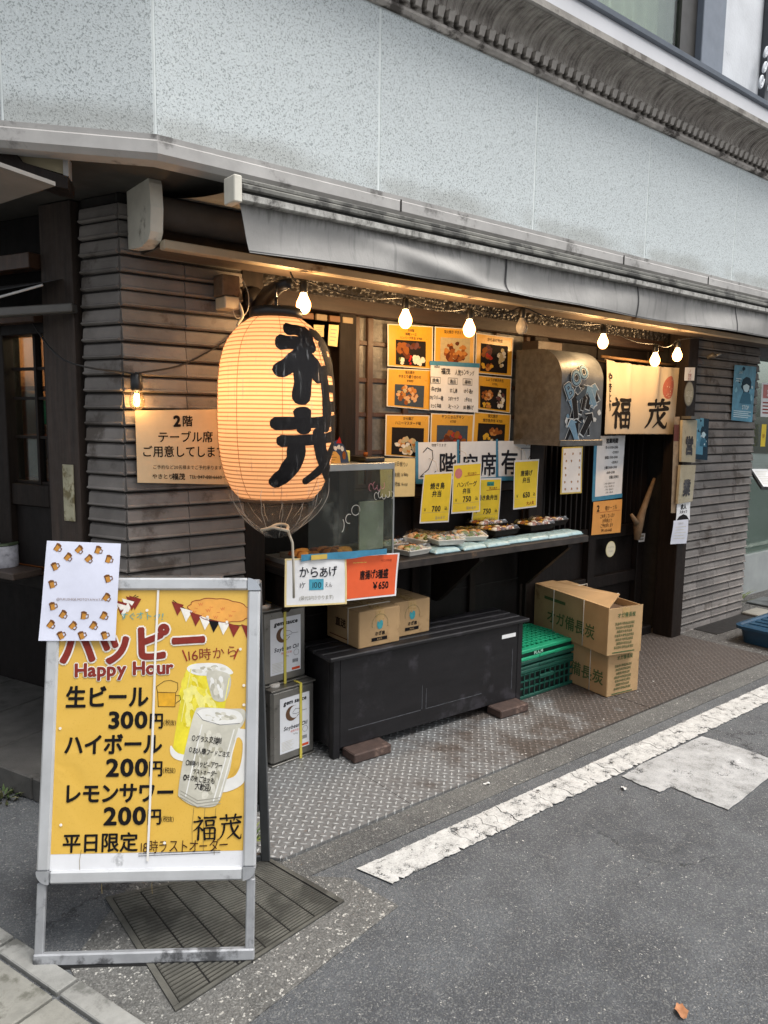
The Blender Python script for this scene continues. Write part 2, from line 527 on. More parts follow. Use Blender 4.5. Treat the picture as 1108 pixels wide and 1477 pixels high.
# white edge line, worn and cracked across
g = NG('worn_white_paint')
n1 = g.noise(22, 6, .7); n2 = g.noise(160, 3, .7)
cc = g.ramp(g.math('ADD', g.math('MULTIPLY', n1, .6), g.math('MULTIPLY', n2, .4)), [(.36, hexc('#5f5f5d')), (.46, hexc('#a3a3a0')), (.62, hexc('#bdbdba'))])
g.l(cc, g.b.inputs['Base Color']); g.b.inputs['Roughness'].default_value = .8
g.bump(n2, .4, .002)
def worn(g, amt, sc):
    t_ = g.n('ShaderNodeBsdfTransparent'); mx_ = g.n('ShaderNodeMixShader'); w_ = g.math('ADD', g.math('MULTIPLY', g.noise(sc, 7, .75), .7), g.math('MULTIPLY', g.noise(180, 3, .7), .3))
    g.l(smooth01(g, w_, amt, amt + .035), mx_.inputs[0]); g.l(g.b.outputs[0], mx_.inputs[1]); g.l(t_.outputs[0], mx_.inputs[2]); g.l(mx_.outputs[0], g.out.inputs[0])
worn(g, .54, 17)
WPAINT = g.m
g = NG('faded_white_paint')
n1 = g.noise(7, 6, .72); n2 = g.noise(150, 3, .7)
cc = g.ramp(g.math('ADD', g.math('MULTIPLY', n1, .75), g.math('MULTIPLY', n2, .25)), [(.36, hexc('#5e5e5d')), (.46, hexc('#8f908f')), (.62, hexc('#a7a8a8')), (.68, hexc('#cfcfcf'))])
g.l(cc, g.b.inputs['Base Color']); g.b.inputs['Roughness'].default_value = .85
g.bump(n2, .5, .003)
worn(g, .56, 9)
WPATCH = g.m
rnd = random.Random(5)
mb = MB()
y0, y1 = 1.783, 1.925
def crossline(x):            # a ragged crack across the stripe
    sk = rnd.uniform(-.035, .035); n = 9
    return [(x + sk * (k / n - .5) + rnd.uniform(-.006, .006) + .008 * math.sin(k * 1.3 + x * 40), y0 + (y1 - y0) * k / n) for k in range(n + 1)]
start = [(1.485 - .045 * k / 9, y0 + (y1 - y0) * k / 9) for k in range(10)]
x = 1.46
while x < 13.0:
    L = rnd.choice([.06, .09, .14, .22, .34]) * rnd.uniform(.8, 1.2) * (1 if x < 4 else 2)
    end = crossline(x + L); n = max(3, int(L / .010)); bot = []; top = []
    for i in range(1, n):
        t = i / n
        bot.append((start[0][0] + (end[0][0] - start[0][0]) * t, y0 + rnd.uniform(0, .006) + (.022 * rnd.random() if rnd.random() < .16 else 0)))
        top.append((start[-1][0] + (end[-1][0] - start[-1][0]) * t, y1 - rnd.uniform(0, .005)))
    loop = bot + end + top[::-1] + start[::-1]
    mb.prism([(p[0], p[1], .0055) for p in loop], (0, 0, .0012), WPAINT)
    w0, w1 = rnd.choice([(.0008, .0008), (.001, .004), (.006, .001), (.002, .002), (.006, .004)])
    start = [(p[0] + w0 + (w1 - w0) * k / 9, p[1]) for k, p in enumerate(end)]
    x += L
struct('road_line', mb)
mb = MB()
pp = [(2.768, 1.766, 0), (2.935, 1.78, 0), (3.189, 1.777, 0), (3.451, 1.775, 0), (3.472, 1.612, 0), (3.47, 1.387, 0), (3.132, 1.359, 0), (2.859, 1.338, 0), (2.851, 1.469, 0), (2.853, 1.585, 0), (2.771, 1.587, 0), (2.761, 1.669, 0)]
loop = []
for i, p in enumerate(pp):
    q = pp[(i + 1) % len(pp)]
    for k in range(6):
        loop.append((p[0] + (q[0] - p[0]) * k / 6 + rnd.uniform(-.003, .003), p[1] + (q[1] - p[1]) * k / 6 + rnd.uniform(-.003, .003), .004))
mb.prism(loop, (0, 0, .0012), WPATCH)
struct('road_patch', mb)

# chequer plate along the shop front
def chequer(name, bias, grad):
    g = NG(name)
    mp = g.mapping((33, 33, 33), (0, 0, R(45)))
    s = g.n('ShaderNodeSeparateXYZ'); g.l(mp, s.inputs[0])
    u, v = s.outputs[0], s.outputs[1]
    par = g.math('MODULO', g.math('ADD', g.math('FLOOR', u), g.math('FLOOR', v)), 2.0)
    par = g.math('ABSOLUTE', par)
    lu = g.math('ABSOLUTE', g.math('SUBTRACT', g.math('FRACT', u), .5)); lv = g.math('ABSOLUTE', g.math('SUBTRACT', g.math('FRACT', v), .5))
    a = g.math('ADD', g.math('MULTIPLY', lu, par), g.math('MULTIPLY', lv, g.math('SUBTRACT', 1.0, par)))
    b = g.math('ADD', g.math('MULTIPLY', lv, par), g.math('MULTIPLY', lu, g.math('SUBTRACT', 1.0, par)))
    d = g.math('ADD', g.math('MULTIPLY', a, 1.55), g.math('MULTIPLY', b, 4.6))
    mask = g.math('SUBTRACT', 1.0, smooth01(g, d, .62, 1.0))
    px = g.xyz()
    wear = g.math('ADD', g.noise(3.5, 6, .65), g.math('MULTIPLY_ADD', px[0], grad, bias))
    zinc = smooth01(g, wear, .38, .62)
    low = g.mix(zinc, hexc('#443e3a'), hexc('#747575'))
    top = g.mix(zinc, hexc('#68605a'), hexc('#b3b6b6'))
    grime = g.noise(60, 4, .7)
    col = g.mix(mask, low, top)
    col = g.mix(g.math('MULTIPLY', smooth01(g, grime, .45, .7), .45), col, hexc('#3b342f'))
    g.l(col, g.b.inputs['Base Color'])
    g.l(g.math('MULTIPLY', zinc, .35), g.b.inputs['Metallic'])
    g.l(g.math('MULTIPLY_ADD', g.noise(20, 4), .35, .36), g.b.inputs['Roughness'])
    g.bump(mask, .9, .004)
    return g.m
CHEQS = [chequer('chequer_plate_silver', .30, -.15), chequer('chequer_plate_worn', -.03, -.20), chequer('chequer_plate_rusty', -.26, 0)]
for CHEQ, (x0, x1, dz, lab) in zip(CHEQS, ((0, 1.86, .010, 'worn silver chequer plate at the left end beside the oil cans'), (1.864, 3.55, .009, 'rusty brown chequer plate under the front of the black bench'), (3.554, 5.0, .010, 'brown chequer plate in front of the shop door'))):
    mb = MB()
    fx0 = x0 if x0 else 1.238
    lp = [(fx0, 2.125, 0), (x1, 2.125, 0), (x1, 3.0, 0), (fx0 - (.13 if not x0 else 0), 3.0, 0)]
    if not x0: lp = [(1.262, 2.115, 0), (x1, 2.125, 0), (x1, 3.0, 0), (1.05, 3.0, 0), (1.05, 2.62, 0), (1.19, 2.19, 0)]
    mb.prism([(p[0], p[1], .005) for p in lp], (0, 0, dz), CHEQ)
    tag(build('floor_plate', mb), lab, 'metal plate', 'chequer plates laid along the shop front')
# asphalt ground to the right of the plates
mb = MB(); mb.prism([(5.004, 2.125, 0), (7.2, 2.12, 0), (7.2, 3.3, 0), (5.004, 3.3, 0)], (0, 0, .012), asphalt('dark_asphalt', '#454341', '#565350', bsc=220))
struct('pavement', mb)

# drain cover at the corner: a framed set of ribbed concrete bars
GR = M('drain_concrete', '#4c4b45', .85, var=.3, scale=14, bump=.6, bscale=170, bdist=.003, dirt=('#35342f', 5, .5))
GRM = M('drain_groove', '#26251f', .95, var=.3)
GRD = M('drain_slot', '#151413', .9, bump=0)
gu = Vector(((1.236, 2.157, 0)[0] - (0.7, 2.28, 0)[0], (1.236, 2.157, 0)[1] - (0.7, 2.28, 0)[1], 0))
dp = [Vector((0.706, 2.284, 0)), Vector((0.695, 1.707, 0)), Vector((1.304, 1.805, 0)), Vector((1.234, 2.144, 0))]
t = thing('drain_cover', 'dark ribbed drain cover set in rough concrete beneath the A-board', 'drain cover', tuple(sum(dp, Vector()) / 4))
def dq(a, b, z): return (dp[0] * (1 - a) + dp[3] * a) * (1 - b) + (dp[1] * (1 - a) + dp[2] * a) * b + Vector((0, 0, z))
mb = MB()
mb.hexa([dq(a, b, .002) for a, b in ((0, 0), (0, 1), (1, 1), (1, 0))] + [dq(a, b, .006) for a, b in ((0, 0), (0, 1), (1, 1), (1, 0))], GRD)
for (a0, a1, b0, b1) in ((0, 1, 0, .025), (0, 1, .975, 1), (0, .03, .028, .972), (.97, 1, .028, .972)):
    mb.hexa([dq(a, b, .0065) for a, b in ((a0, b0), (a0, b1), (a1, b1), (a1, b0))] + [dq(a, b, .0105) for a, b in ((a0, b0), (a0, b1), (a1, b1), (a1, b0))], GR)
build('frame', mb, t)
nb_ = 6
for i in range(nb_):
    mb = MB(); a0 = .036 + i * .934 / nb_; a1 = a0 + .934 / nb_ - .007
    m = 34
    for j in range(m):           # ribs across the bar
        b0 = .032 + j * .936 / m; b1 = b0 + .936 / m * .62
        mb.hexa([dq(a, b, .0075) for a, b in ((a0, b0), (a0, b1), (a1, b1), (a1, b0))] + [dq(a, b, .0105 - .0006 * (i % 2)) for a, b in ((a0 + .008, b0 + .002), (a0 + .008, b1 - .002), (a1 - .008, b1 - .002), (a1 - .008, b0 + .002))], GR)
    mb.hexa([dq(a, b, .0065) for a, b in ((a0, .03), (a0, .97), (a1, .97), (a1, .03))] + [dq(a, b, .0078) for a, b in ((a0, .03), (a0, .97), (a1, .97), (a1, .03))], GRM)
    build('cover_bar', mb, t)

# side street: kerb stones and paving
DLv = Vector((-.384, .923, 0)); NLv = Vector((-.923, -.384, 0)); PLv = Vector((1.0, 2.81, 0))
def LP(s, off=0.0, z=0.0): return PLv + DLv * s + NLv * off + Vector((0, 0, z))
KERB = M('kerb_stone', '#83837f', .8, var=.2, scale=18, bump=.5, bscale=200, bdist=.002, dirt=('#5a5a56', 9, .52))
TILE = M('paving_tile', '#7e7d76', .85, var=.22, scale=16, bump=.6, bscale=150, bdist=.003, dirt=('#595850', 8, .5))
ka = Vector((0.487, 2.062, 0)); kb = Vector((0.471, 1.947, 0)); kw = .062
kd = Vector((.32, -.947, 0)); kn = Vector((-.947, -.32, 0))
mb = MB()
for i in range(-8, 4):
    p = kb + kd * (i * .30 + .006); q = kb + kd * ((i + 1) * .30 - .006)
    c = [p, q, q - kn * kw, p - kn * kw]
    mb.obox((p + q) / 2 - kn * kw / 2 + Vector((0, 0, .004)), ((q - p).length, kw, .024), Matrix((kd, -kn, Vector((0, 0, 1)))).transposed(), KERB, .003)
struct('kerb', mb)
mb = MB()
for i in range(-8, 3):
    for j in range(8):
        c = kb + kd * (i * .30 + .15) + kn * (j * .30 + .157)
        mb.obox(c + Vector((0, 0, .003)), (.29, .29, .02), Matrix((kd, -kn, Vector((0, 0, 1)))).transposed(), TILE, .003)
struct('side_paving', mb)

# ================================================================ THE CORNER BUILDING
g = NG('speckled_stone')
mp = g.mapping((1, 1, 1), (R(20), R(35), R(10)))
s1 = g.noise(150, 2, .55, mp); s2 = g.noise(310, 2, .5, mp); bigv = g.noise(1.3, 4, .6)
sp = smooth01(g, g.math('ADD', g.math('MULTIPLY', s1, .62), g.math('MULTIPLY', s2, .38)), .515, .60)
lt = smooth01(g, g.noise(90, 2, .5), .56, .68)
col = g.mix(bigv, hexc('#b9c0c1'), hexc('#c9d0d1'))
col = g.mix(g.math('MULTIPLY', lt, .3), col, hexc('#d6dcda'))
col = g.mix(g.math('MULTIPLY', sp, .60), col, hexc('#5b6462'))
# grime climbing from the drip edge and streaks under the cornice
px = g.xyz()
hgt = g.math('ADD', px[2], g.math('MULTIPLY', g.noise(4.5, 5, .65), -.09))
gr = g.math('MULTIPLY', g.math('SUBTRACT', 1.0, smooth01(g, hgt, -.115, -.03)), smooth01(g, g.noise(1.7, 3), .42, .58))
col = g.mix(g.math('MULTIPLY', gr, .42), col, hexc('#77746a'))
strk = g.noise(9, 4, .6, g.mapping((3.2, 3.2, .12)))
far = smooth01(g, px[0], .6, 2.4)
g_m = g.math('MULTIPLY', g.math('MULTIPLY', smooth01(g, strk, .5, .68), far), .55)
col = g.mix(g_m, col, hexc('#6f7673'))
g.l(col, g.b.inputs['Base Color']); g.b.inputs['Roughness'].default_value = .62
g.bump(g.math('ADD', s1, s2), .35, .003)
STONE = g.m
JOINT = M('joint_sealant', '#c9cfce', .7, var=.1)
TRIM = M('drip_trim', '#a3a19e', .6, var=.2, scale=5, bump=.1, dirt=('#6b6966', 6, .55))
SOFF = M('soffit_board', '#3b3833', .8, var=.3, scale=4)
BRK = M('ribbed_tile', '#706b67', .75, var=.22, scale=7, bump=.35, bscale=160, bdist=.002, dirt=('#4d4640', 5, .53))
_g = BRK.node_tree; _gi = _g.nodes.new('ShaderNodeNewGeometry'); _mr = _g.nodes.new('ShaderNodeMapRange'); _mr.inputs[3].default_value = .76; _mr.inputs[4].default_value = 1.16
_g.links.new(_gi.outputs['Random Per Island'], _mr.inputs[0]); _bi = _g.nodes['Principled BSDF'].inputs['Base Color']; _src = _bi.links[0].from_socket
_mx = _g.nodes.new('ShaderNodeMix'); _mx.data_type = 'RGBA'; _mx.blend_type = 'MULTIPLY'; _mx.inputs[0].default_value = 1; _g.links.new(_src, _mx.inputs[6]); _g.links.new(_mr.outputs[0], _mx.inputs[7]); _g.links.new(_mx.outputs[2], _bi)
GROUT = M('dark_grout', '#1f1c19', .9)
WOOD = M('dark_timber', '#1b1410', .6, spec=.2, var=.45, scale=9, bump=.4, bscale=60, bdist=.002, stretch=(6, 6, .5))
WOODH = M('dark_timber_rail', '#291c14', .5, var=.45, scale=9, bump=.4, bscale=60, bdist=.002, stretch=(.5, 6, 6))
WOODB = M('black_board', '#151110', .6, spec=.2, var=.4, scale=7, bump=.3, bscale=60, bdist=.002, stretch=(4, 4, .6))
BROWN = M('brown_frame', '#402a1b', .45, var=.35, scale=10, bump=.2, stretch=(5, 5, .5))
PLAST = M('dirty_white_plaster', '#c9ccd0', .8, var=.1, scale=5, bump=.4, bscale=60, bdist=.004, dirt=('#9fa4aa', 8, .62))
WHITEB = M('white_band', '#c4c5c9', .7, var=.06, scale=3)
GREYM = M('grey_window_frame', '#6d7580', .45, var=.12)
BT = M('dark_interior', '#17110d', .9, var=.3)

bt = thing('corner_building', 'corner shop building with speckled grey stone fascia over dark ribbed tile piers', 'building', (3.0, 3.0, 0))
ZS0, ZS1 = 2.415, 3.085
pts = [Vector((.578 - .384 * 4, 2.593 + .923 * 4, 0)), Vector((.578, 2.593, 0)), Vector((.976, 2.395, 0)), Vector((13.0, 2.40, 0))]
def outn(a, b):
    d = (b - a).normalized(); return Vector((d.y, -d.x, 0))
def mitre(i, o, P=pts):
    if i == 0: return P[0] + outn(P[0], P[1]) * o
    if i == len(P) - 1: return P[-1] + outn(P[-2], P[-1]) * o
    n1 = outn(P[i - 1], P[i]); n2 = outn(P[i], P[i + 1]); m = (n1 + n2).normalized()
    return P[i] + m * (o / m.dot(n1))
def run(mb, prof, mat, smooth=False):
    """a moulding: (outset, z) profile carried round the street fronts"""
    for i in range(3):
        for (o0, z0), (o1, z1) in zip(prof, prof[1:]):
            a, b = mitre(i, o0), mitre(i + 1, o0); c, d = mitre(i + 1, o1), mitre(i, o1)
            mb.add([(a.x, a.y, z0), (b.x, b.y, z0), (c.x, c.y, z1), (d.x, d.y, z1)], [(0, 1, 2, 3)], mat, smooth)
mb = MB(); run(mb, [(-.05, ZS0 - .02), (-.0012, ZS0 - .02), (-.0012, ZS1 + .02)], JOINT)
build('fascia_backing', mb, bt)
def panel(a, b):
    mb = MB(); n = outn(a, b); d = (b - a).normalized(); c = (a + b) / 2 - n * .015
    mb.obox((c.x, c.y, (ZS0 + ZS1) / 2), ((b - a).length - .007, .03, ZS1 - ZS0), Matrix((d, -n, Vector((0, 0, 1)))).transposed(), STONE, .003)
    o = build('stone_panel', mb, bt)
    # shift the mesh origin to the panel so that its grain differs from its neighbours'
    off = Vector((c.x, c.y, ZS0 + .1)) - Vector(bt['_o'])
    for vt in o.data.vertices: vt.co -= off
    o.location = off
panel(pts[0] * .0 + pts[1] + (pts[0] - pts[1]).normalized() * .9, pts[1]); panel(pts[1] + (pts[0] - pts[1]).normalized() * 1.8, pts[1] + (pts[0] - pts[1]).normalized() * .9); panel(pts[1], pts[2])
xs = [.976, 1.868, 2.778, 3.692, 4.642, 5.56, 6.48, 7.4, 8.3, 9.2]
for a, b in zip(xs, xs[1:]): panel(Vector((a, 2.395 + (a - .976) * .0004, 0)), Vector((b, 2.395 + (b - .976) * .0004, 0)))
mb = MB(); run(mb, [(-.05, 2.335), (.018, 2.335), (.034, 2.352), (.034, 2.388), (.020, 2.396), (.022, 2.412), (.004, 2.4135), (-.05, 2.4135)], TRIM)
build('fascia_trim', mb, bt)
mb = MB(); rnd = random.Random(3)
for x in (1.95, 3.45, 4.3, 5.2):
    mb.box(x, x + .006, 2.3585, 2.3615, 2.35, 2.395, GROUT)
build('trim_joint', mb, bt)
mb = MB(); mb.prism([(p.x, p.y, 2.345) for p in (mitre(0, -.05), mitre(1, -.05), mitre(2, -.05), mitre(3, -.05))] + [(13, 3.2, 2.345), (1.0 - .384 * 4 + .3, 3.2 + 3.6, 2.345)], (0, 0, .04), SOFF)
build('soffit', mb, bt)

# cornice: dentils, a fluted cove and a lip
g = NG('weathered_cornice')
px = g.xyz()
fl = g.n('ShaderNodeTexWave', wave_type='BANDS', bands_direction='X'); fl.inputs['Scale'].default_value = 17; fl.inputs['Distortion'].default_value = .6; fl.inputs['Detail'].default_value = 1
g.l(g.tc, fl.inputs[0])
n1 = g.noise(14, 6, .7); n3 = g.noise(5, 4, .6, g.mapping((9, .5, .5)))
col = g.ramp(g.math('ADD', g.math('MULTIPLY', n1, .45), g.math('MULTIPLY', n3, .55)), [(.36, hexc('#57514c')), (.47, hexc('#958e87')), (.62, hexc('#bdb6ae'))])
g.l(col, g.b.inputs['Base Color']); g.b.inputs['Roughness'].default_value = .85
g.bump(fl.outputs['Fac'], .9, .006)
CORN = g.m
CORN2 = M('cornice_stone', '#a8a29b', .8, var=.35, scale=12, bump=.5, bscale=80, bdist=.003, dirt=('#4d4843', 9, .5))
mb = MB()
prof = [(-.03, 3.085), (.012, 3.085), (.022, 3.097), (.022, 3.108), (.010, 3.118), (.010, 3.160)]
run(mb, prof, CORN2)
build('cornice_bed', mb, bt)
mb = MB(); cove = [(.010, 3.160), (.030, 3.160)] + [(.030 + .125 * (1 - math.cos(t * math.pi / 2 / 8)), 3.164 + .085 * math.sin(t * math.pi / 2 / 8)) for t in range(9)]
run(mb, cove, CORN, True)
build('cornice_cove', mb, bt)
mb = MB(); run(mb, [(.155, 3.249), (.165, 3.249), (.170, 3.256), (.168, 3.286), (.150, 3.294), (.02, 3.30)], M('cornice_lip', '#87837d', .85, var=.3, scale=14, bump=.5, bscale=80, bdist=.003, dirt=('#5c5751', 7, .5)))
build('cornice_lip', mb, bt)
dn = None; x = 1.02
while x < 6.6:
    if dn is None:
        mb = MB(); mb.hexa([(x, 2.357, 3.122), (x + .030, 2.357, 3.122), (x + .030, 2.386, 3.122), (x, 2.386, 3.122), (x - .003, 2.345, 3.158), (x + .033, 2.345, 3.158), (x + .033, 2.386, 3.158), (x - .003, 2.386, 3.158)], CORN2)
        dn = build('dentil', mb, bt)
    else:
        o = dn.copy(); COL.objects.link(o); o.parent = bt; o.location = dn.location + Vector((x - 1.02, 0, 0))
    x += .058
# white band above the cornice, sill, window and the plastered wall to its right
mb = MB(); run(mb, [(.02, 3.295), (.045, 3.305), (.06, 3.33), (.06, 3.43), (.05, 3.455)], WHITEB)
build('white_band', mb, bt)
mb = MB(); run(mb, [(.05, 3.452), (.075, 3.455), (.08, 3.475), (.02, 3.49)], GREYM)
build('sill_moulding', mb, bt)
mb = MB(); mb.box(4.18, 4.42, 2.42, 2.47, 3.48, 5.2, GREYM, .004)
build('grey_pilaster', mb, bt)
mb = MB(); mb.box(4.422, 9.6, 2.45, 2.60, 3.48, 5.4, PLAST); mb.box(.95, 1.3, 2.45, 2.6, 3.48, 5.4, PLAST); mb.box(.95, 9.6, 2.44, 2.62, 5.2, 6.0, PLAST)
build('upper_wall', mb, bt)
FRM = M('window_bronze', '#3a3835', .4, var=.2)
mb = MB(); mb.box(1.3, 4.178, 2.46, 2.50, 3.48, 3.53, FRM); mb.box(4.02, 4.178, 2.46, 2.51, 3.531, 5.2, FRM); mb.box(2.6, 2.67, 2.46, 2.50, 3.53, 5.2, FRM)
wf = build('window', mb, bt)
g = NG('window_glass'); g.b.inputs['Base Color'].default_value = hexc('#9aa79b'); g.b.inputs['Roughness'].default_value = .04
g.b.inputs['Transmission Weight'].default_value = .0
tr = g.n('ShaderNodeBsdfTransparent'); tr.inputs[0].default_value = (.82, .88, .84, 1)
gl = g.n('ShaderNodeBsdfGlossy'); gl.inputs['Roughness'].default_value = .03
fr = g.n('ShaderNodeFresnel'); fr.inputs[0].default_value = 1.5
mx = g.n('ShaderNodeMixShader'); g.l(g.math('MULTIPLY_ADD', fr.outputs[0], .45, .02), mx.inputs[0]); g.l(tr.outputs[0], mx.inputs[1]); g.l(gl.outputs[0], mx.inputs[2])
g.l(mx.outputs[0], g.out.inputs[0]); GLASS = g.m
mb = MB(); mb.box(1.3, 4.02, 2.476, 2.482, 3.53, 5.2, GLASS); build('pane', mb, wf)
CURT = M('pleated_curtain', '#b9b79f', .8, var=.15, scale=6)
mb = MB(); mb.grid(lambda i, j: (1.3 + 2.95 * i, 2.62 + .02 * math.sin(i * 170) + .008 * math.sin(i * 61), 3.48 + 1.8 * j), 420, 1, CURT)
build('curtain', mb, wf)
mb = MB(); mb.box(1.3, 4.3, 2.9, 2.92, 3.48, 5.2, BT); build('window_back', mb, bt)

# ribbed tile piers
def tiles(name, o, d, nn, length, wt, z1):
    """courses of ribbed tile on a face from o along d, outward nn"""
    mb = MB(); hc = .0625; n = max(1, round(length / wt)); wt = length / n
    mb.prism([o - nn * .08, o + d * length - nn * .08, o + d * length, o], (0, 0, z1), GROUT)
    pr = [(0, .004), (.010, .009), (.013, .022), (.015, .046), (.021, .050), (.022, .054), (.014, .059), (0, .060)]
    rnd = random.Random(int(length * 100)); nz = int(z1 / hc)
    for k in range(nz):
        zt = (k + 1) * hc + rnd.uniform(-.0015, .0015)
        for i in range(n):
            a = o + d * (i * wt + .0012); b = o + d * ((i + 1) * wt - .0012)
            e = rnd.uniform(-.001, .001); V = []
            for (of, dz) in pr:
                V.append(a + nn * (of + e) + Vector((0, 0, zt - dz))); V.append(b + nn * (of + e) + Vector((0, 0, zt - dz)))
            F = [(2 * q, 2 * q + 1, 2 * q + 3, 2 * q + 2)[::-1] for q in range(len(pr) - 1)]
            F += [[2 * q for q in range(len(pr))], [2 * q + 1 for q in range(len(pr))][::-1]]
            mb.add(V, F, BRK)
    return build(name, mb, bt)
tiles('tile_pier', Vector((1.0, 2.822, 0)), Vector((1, 0, 0)), Vector((0, -1, 0)), .495, .245, 2.34)
tiles('tile_pier', LP(.21, -.012), -DLv, NLv, .203, .21, 2.34)
tiles('tile_pier', Vector((4.99, 2.822, 0)), Vector((1, 0, 0)), Vector((0, -1, 0)), .975, .244, 2.34)
mb = MB(); mb.prism([(1.0, 2.90, 0), (1.49, 2.90, 0), (1.49, 3.2, 0), LP(.6, -.12)], (0, 0, 2.34), GROUT)
build('pier_core', mb, bt); mb = MB(); mb.box(4.99, 5.965, 2.90, 3.6, 0, 2.34, GROUT)
build('pier_core', mb, bt)

# timber shop front
W = 3.02
mb = MB()
mb.box(1.50, 1.60, 2.82, 2.95, 0, 2.34, WOOD, .004); build('post', mb, bt); mb = MB(); mb.box(2.10, 2.20, W - .04, W + .06, .0, 2.06, WOOD, .004)
build('post', mb, bt); mb = MB(); mb.box(3.50, 3.62, W - .05, W + .06, 0, 2.06, WOOD, .004); build('post', mb, bt); mb = MB(); mb.box(4.86, 4.985, 2.77, 2.92, .012, 2.34, WOOD, .004)
build('post', mb, bt)
mb = MB(); mb.box(1.60, 4.86, W - .06, W + .06, 2.035, 2.11, WOODH, .004)
build('lintel', mb, bt)
# the quilted black strip over the lintel
g = NG('black_quilted_vinyl'); v = g.voro(38); g.b.inputs['Base Color'].default_value = hexc('#262422'); g.b.inputs['Roughness'].default_value = .34
g.bump(v, .9, .02); QUILT = g.m
mb = MB(); mb.grid(lambda i, j: (1.60 + 3.26 * i, W - .075 - .03 * math.sin(3.14 * j) - .004 * math.sin(i * 90 + j * 3), 2.10 + .24 * j), 60, 8, QUILT)
build('awning_pelmet', mb, bt)
mb = MB(); mb.box(1.6, 4.86, W + .065, W + .1, 2.11, 2.34, WOODB); build('transom_board', mb, bt)
# boards under the counter
for i, (a, b) in enumerate(((1.60, 2.10), (2.20, 2.62), (2.63, 3.06), (3.07, 3.50))):
    mb = MB(); mb.box(a, b, W, W + .03, .02, 1.128, WOODB, .003)
    for z in (.30, .58, .86): mb.box(a + .01, b - .01, W - .006, W - .001, z - .003, z + .003, GROUT)
    build('board_panel', mb, bt)
mb = MB()
for x in (2.60, 3.04, 3.48): mb.box(x, x + .05, W - .025, W - .0015, .02, 1.128, WOOD, .003)
build('batten', mb, bt)
mb = MB(); mb.box(2.2, 3.5, W - .022, W + .03, 1.13, 1.188, WOODH, .004); build('window_sill', mb, bt)
# kitchen window: brown lattice with frosted panes
FROST = M('frosted_glass', '#5c5a55', .35, var=.35, scale=30, bump=.6, bscale=70, bdist=.004)
mb = MB()
for x in (2.20, 2.285, 2.52, 2.86, 3.20, 3.46): mb.box(x, x + .035, W - .02, W + .02, 1.19, 2.034, BROWN, .003)
for z in (1.191, 1.36, 1.55, 1.72, 1.90): mb.box(2.236, 3.459, W - .012, W + .012, z, z + .022, BROWN, .002)
kw_ = build('kitchen_window', mb, bt)
mb = MB(); mb.box(2.236, 3.459, W + .001, W + .007, 1.214, 2.033, FROST); build('pane', mb, kw_)
# dark kitchen behind the serving opening
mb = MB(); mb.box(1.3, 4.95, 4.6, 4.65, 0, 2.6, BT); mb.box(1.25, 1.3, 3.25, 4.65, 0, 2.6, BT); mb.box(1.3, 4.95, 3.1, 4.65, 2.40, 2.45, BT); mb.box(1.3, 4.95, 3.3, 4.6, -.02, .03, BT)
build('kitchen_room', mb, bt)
# the sliding door in its recess, with vertical bars, panels and a driftwood handle
D = 3.06
dt_wood = M('door_timber', '#140f0d', .6, spec=.2, var=.5, scale=8, bump=.3, bscale=60, bdist=.002, stretch=(6, 6, .4))
mb = MB(); mb.box(3.62, 4.86, D + .02, D + .04, .03, 2.034, dt_wood)
for x in (3.63, 4.20, 4.78): mb.box(x, x + .075, D - .03, D + .018, .03, 2.034, dt_wood, .003)
for z in (.03, .40, .74, 1.95): mb.box(3.706, 4.199, D - .022, D + .018, z, z + .08, dt_wood, .003); mb.box(4.276, 4.779, D - .022, D + .018, z, z + .08, dt_wood, .003)
for k in range(9):
    for x0 in (3.73, 4.30): mb.box(x0 + k * .055, x0 + k * .055 + .014, D - .012, D + .018, .821, 1.949, dt_wood)
dr = build('sliding_door', mb, bt)
DRIFT = M('driftwood', '#735e46', .8, var=.35, scale=14, bump=.6, bscale=60, bdist=.003)
mb = MB(); q = [(4.865, 2.98, 1.143), (4.789, 2.97, 1.038), (4.714, 2.96, 0.93), (4.664, 2.96, 0.825), (4.665, 2.965, 0.72)]
mb.tube(q, [.010, .018, .022, .034, .022], DRIFT, 10); mb.tube([(4.656, 2.96, 0.825), (4.575, 2.962, 0.905)], [.024, .010], DRIFT, 8)
mb.tube([(4.805, 2.97, 1.057), (4.918, 3.04, 1.046)], .012, DRIFT, 6); mb.tube([(4.682, 2.97, 0.807), (4.792, 3.04, 0.79)], .012, DRIFT, 6)
build('door_handle', mb, dr)
mb = MB(); mb.box(3.6, 4.86, 2.93, 3.2, 0.005, .075, WOODB, .006); build('door_step', mb, bt)

# side street front: corner post, leaded window, ledge, step
side = NLv
def LB(mb, s0, s1, o0, o1, z0, z1, mat, bev=.003):
    c = LP((s0 + s1) / 2, (o0 + o1) / 2, (z0 + z1) / 2)
    mb.obox(c, (abs(s1 - s0), abs(o1 - o0), z1 - z0), Matrix((DLv, NLv, Vector((0, 0, 1)))).transposed(), mat, bev)
mb = MB(); LB(mb, .245, .425, -.12, 0.012, 0.08, 2.34, M('worn_post', '#352a23', .7, var=.45, scale=8, bump=.5, bscale=60, bdist=.003, stretch=(6, 6, .4))); LB(mb, .212, .24, -.12, -.02, .08, 2.34, WOODB)
cp = build('corner_post', mb, bt)
mb = MB(); LB(mb, .275, .335, .0125, .02, 1.12, 1.345, M('worn_plate_cream', '#a7a288', .6, var=.3, scale=14, dirt=('#6f6545', 20, .5)), .002)
build('push_plate', mb, cp)
mb = MB()
LB(mb, .428, .46, -.08, -.01, .9, 1.95, WOOD); LB(mb, .70, .80, -.08, .0, .9, 1.95, WOOD); LB(mb, .535, .55, -.06, -.03, 1.25, 1.86, WOOD, .001)
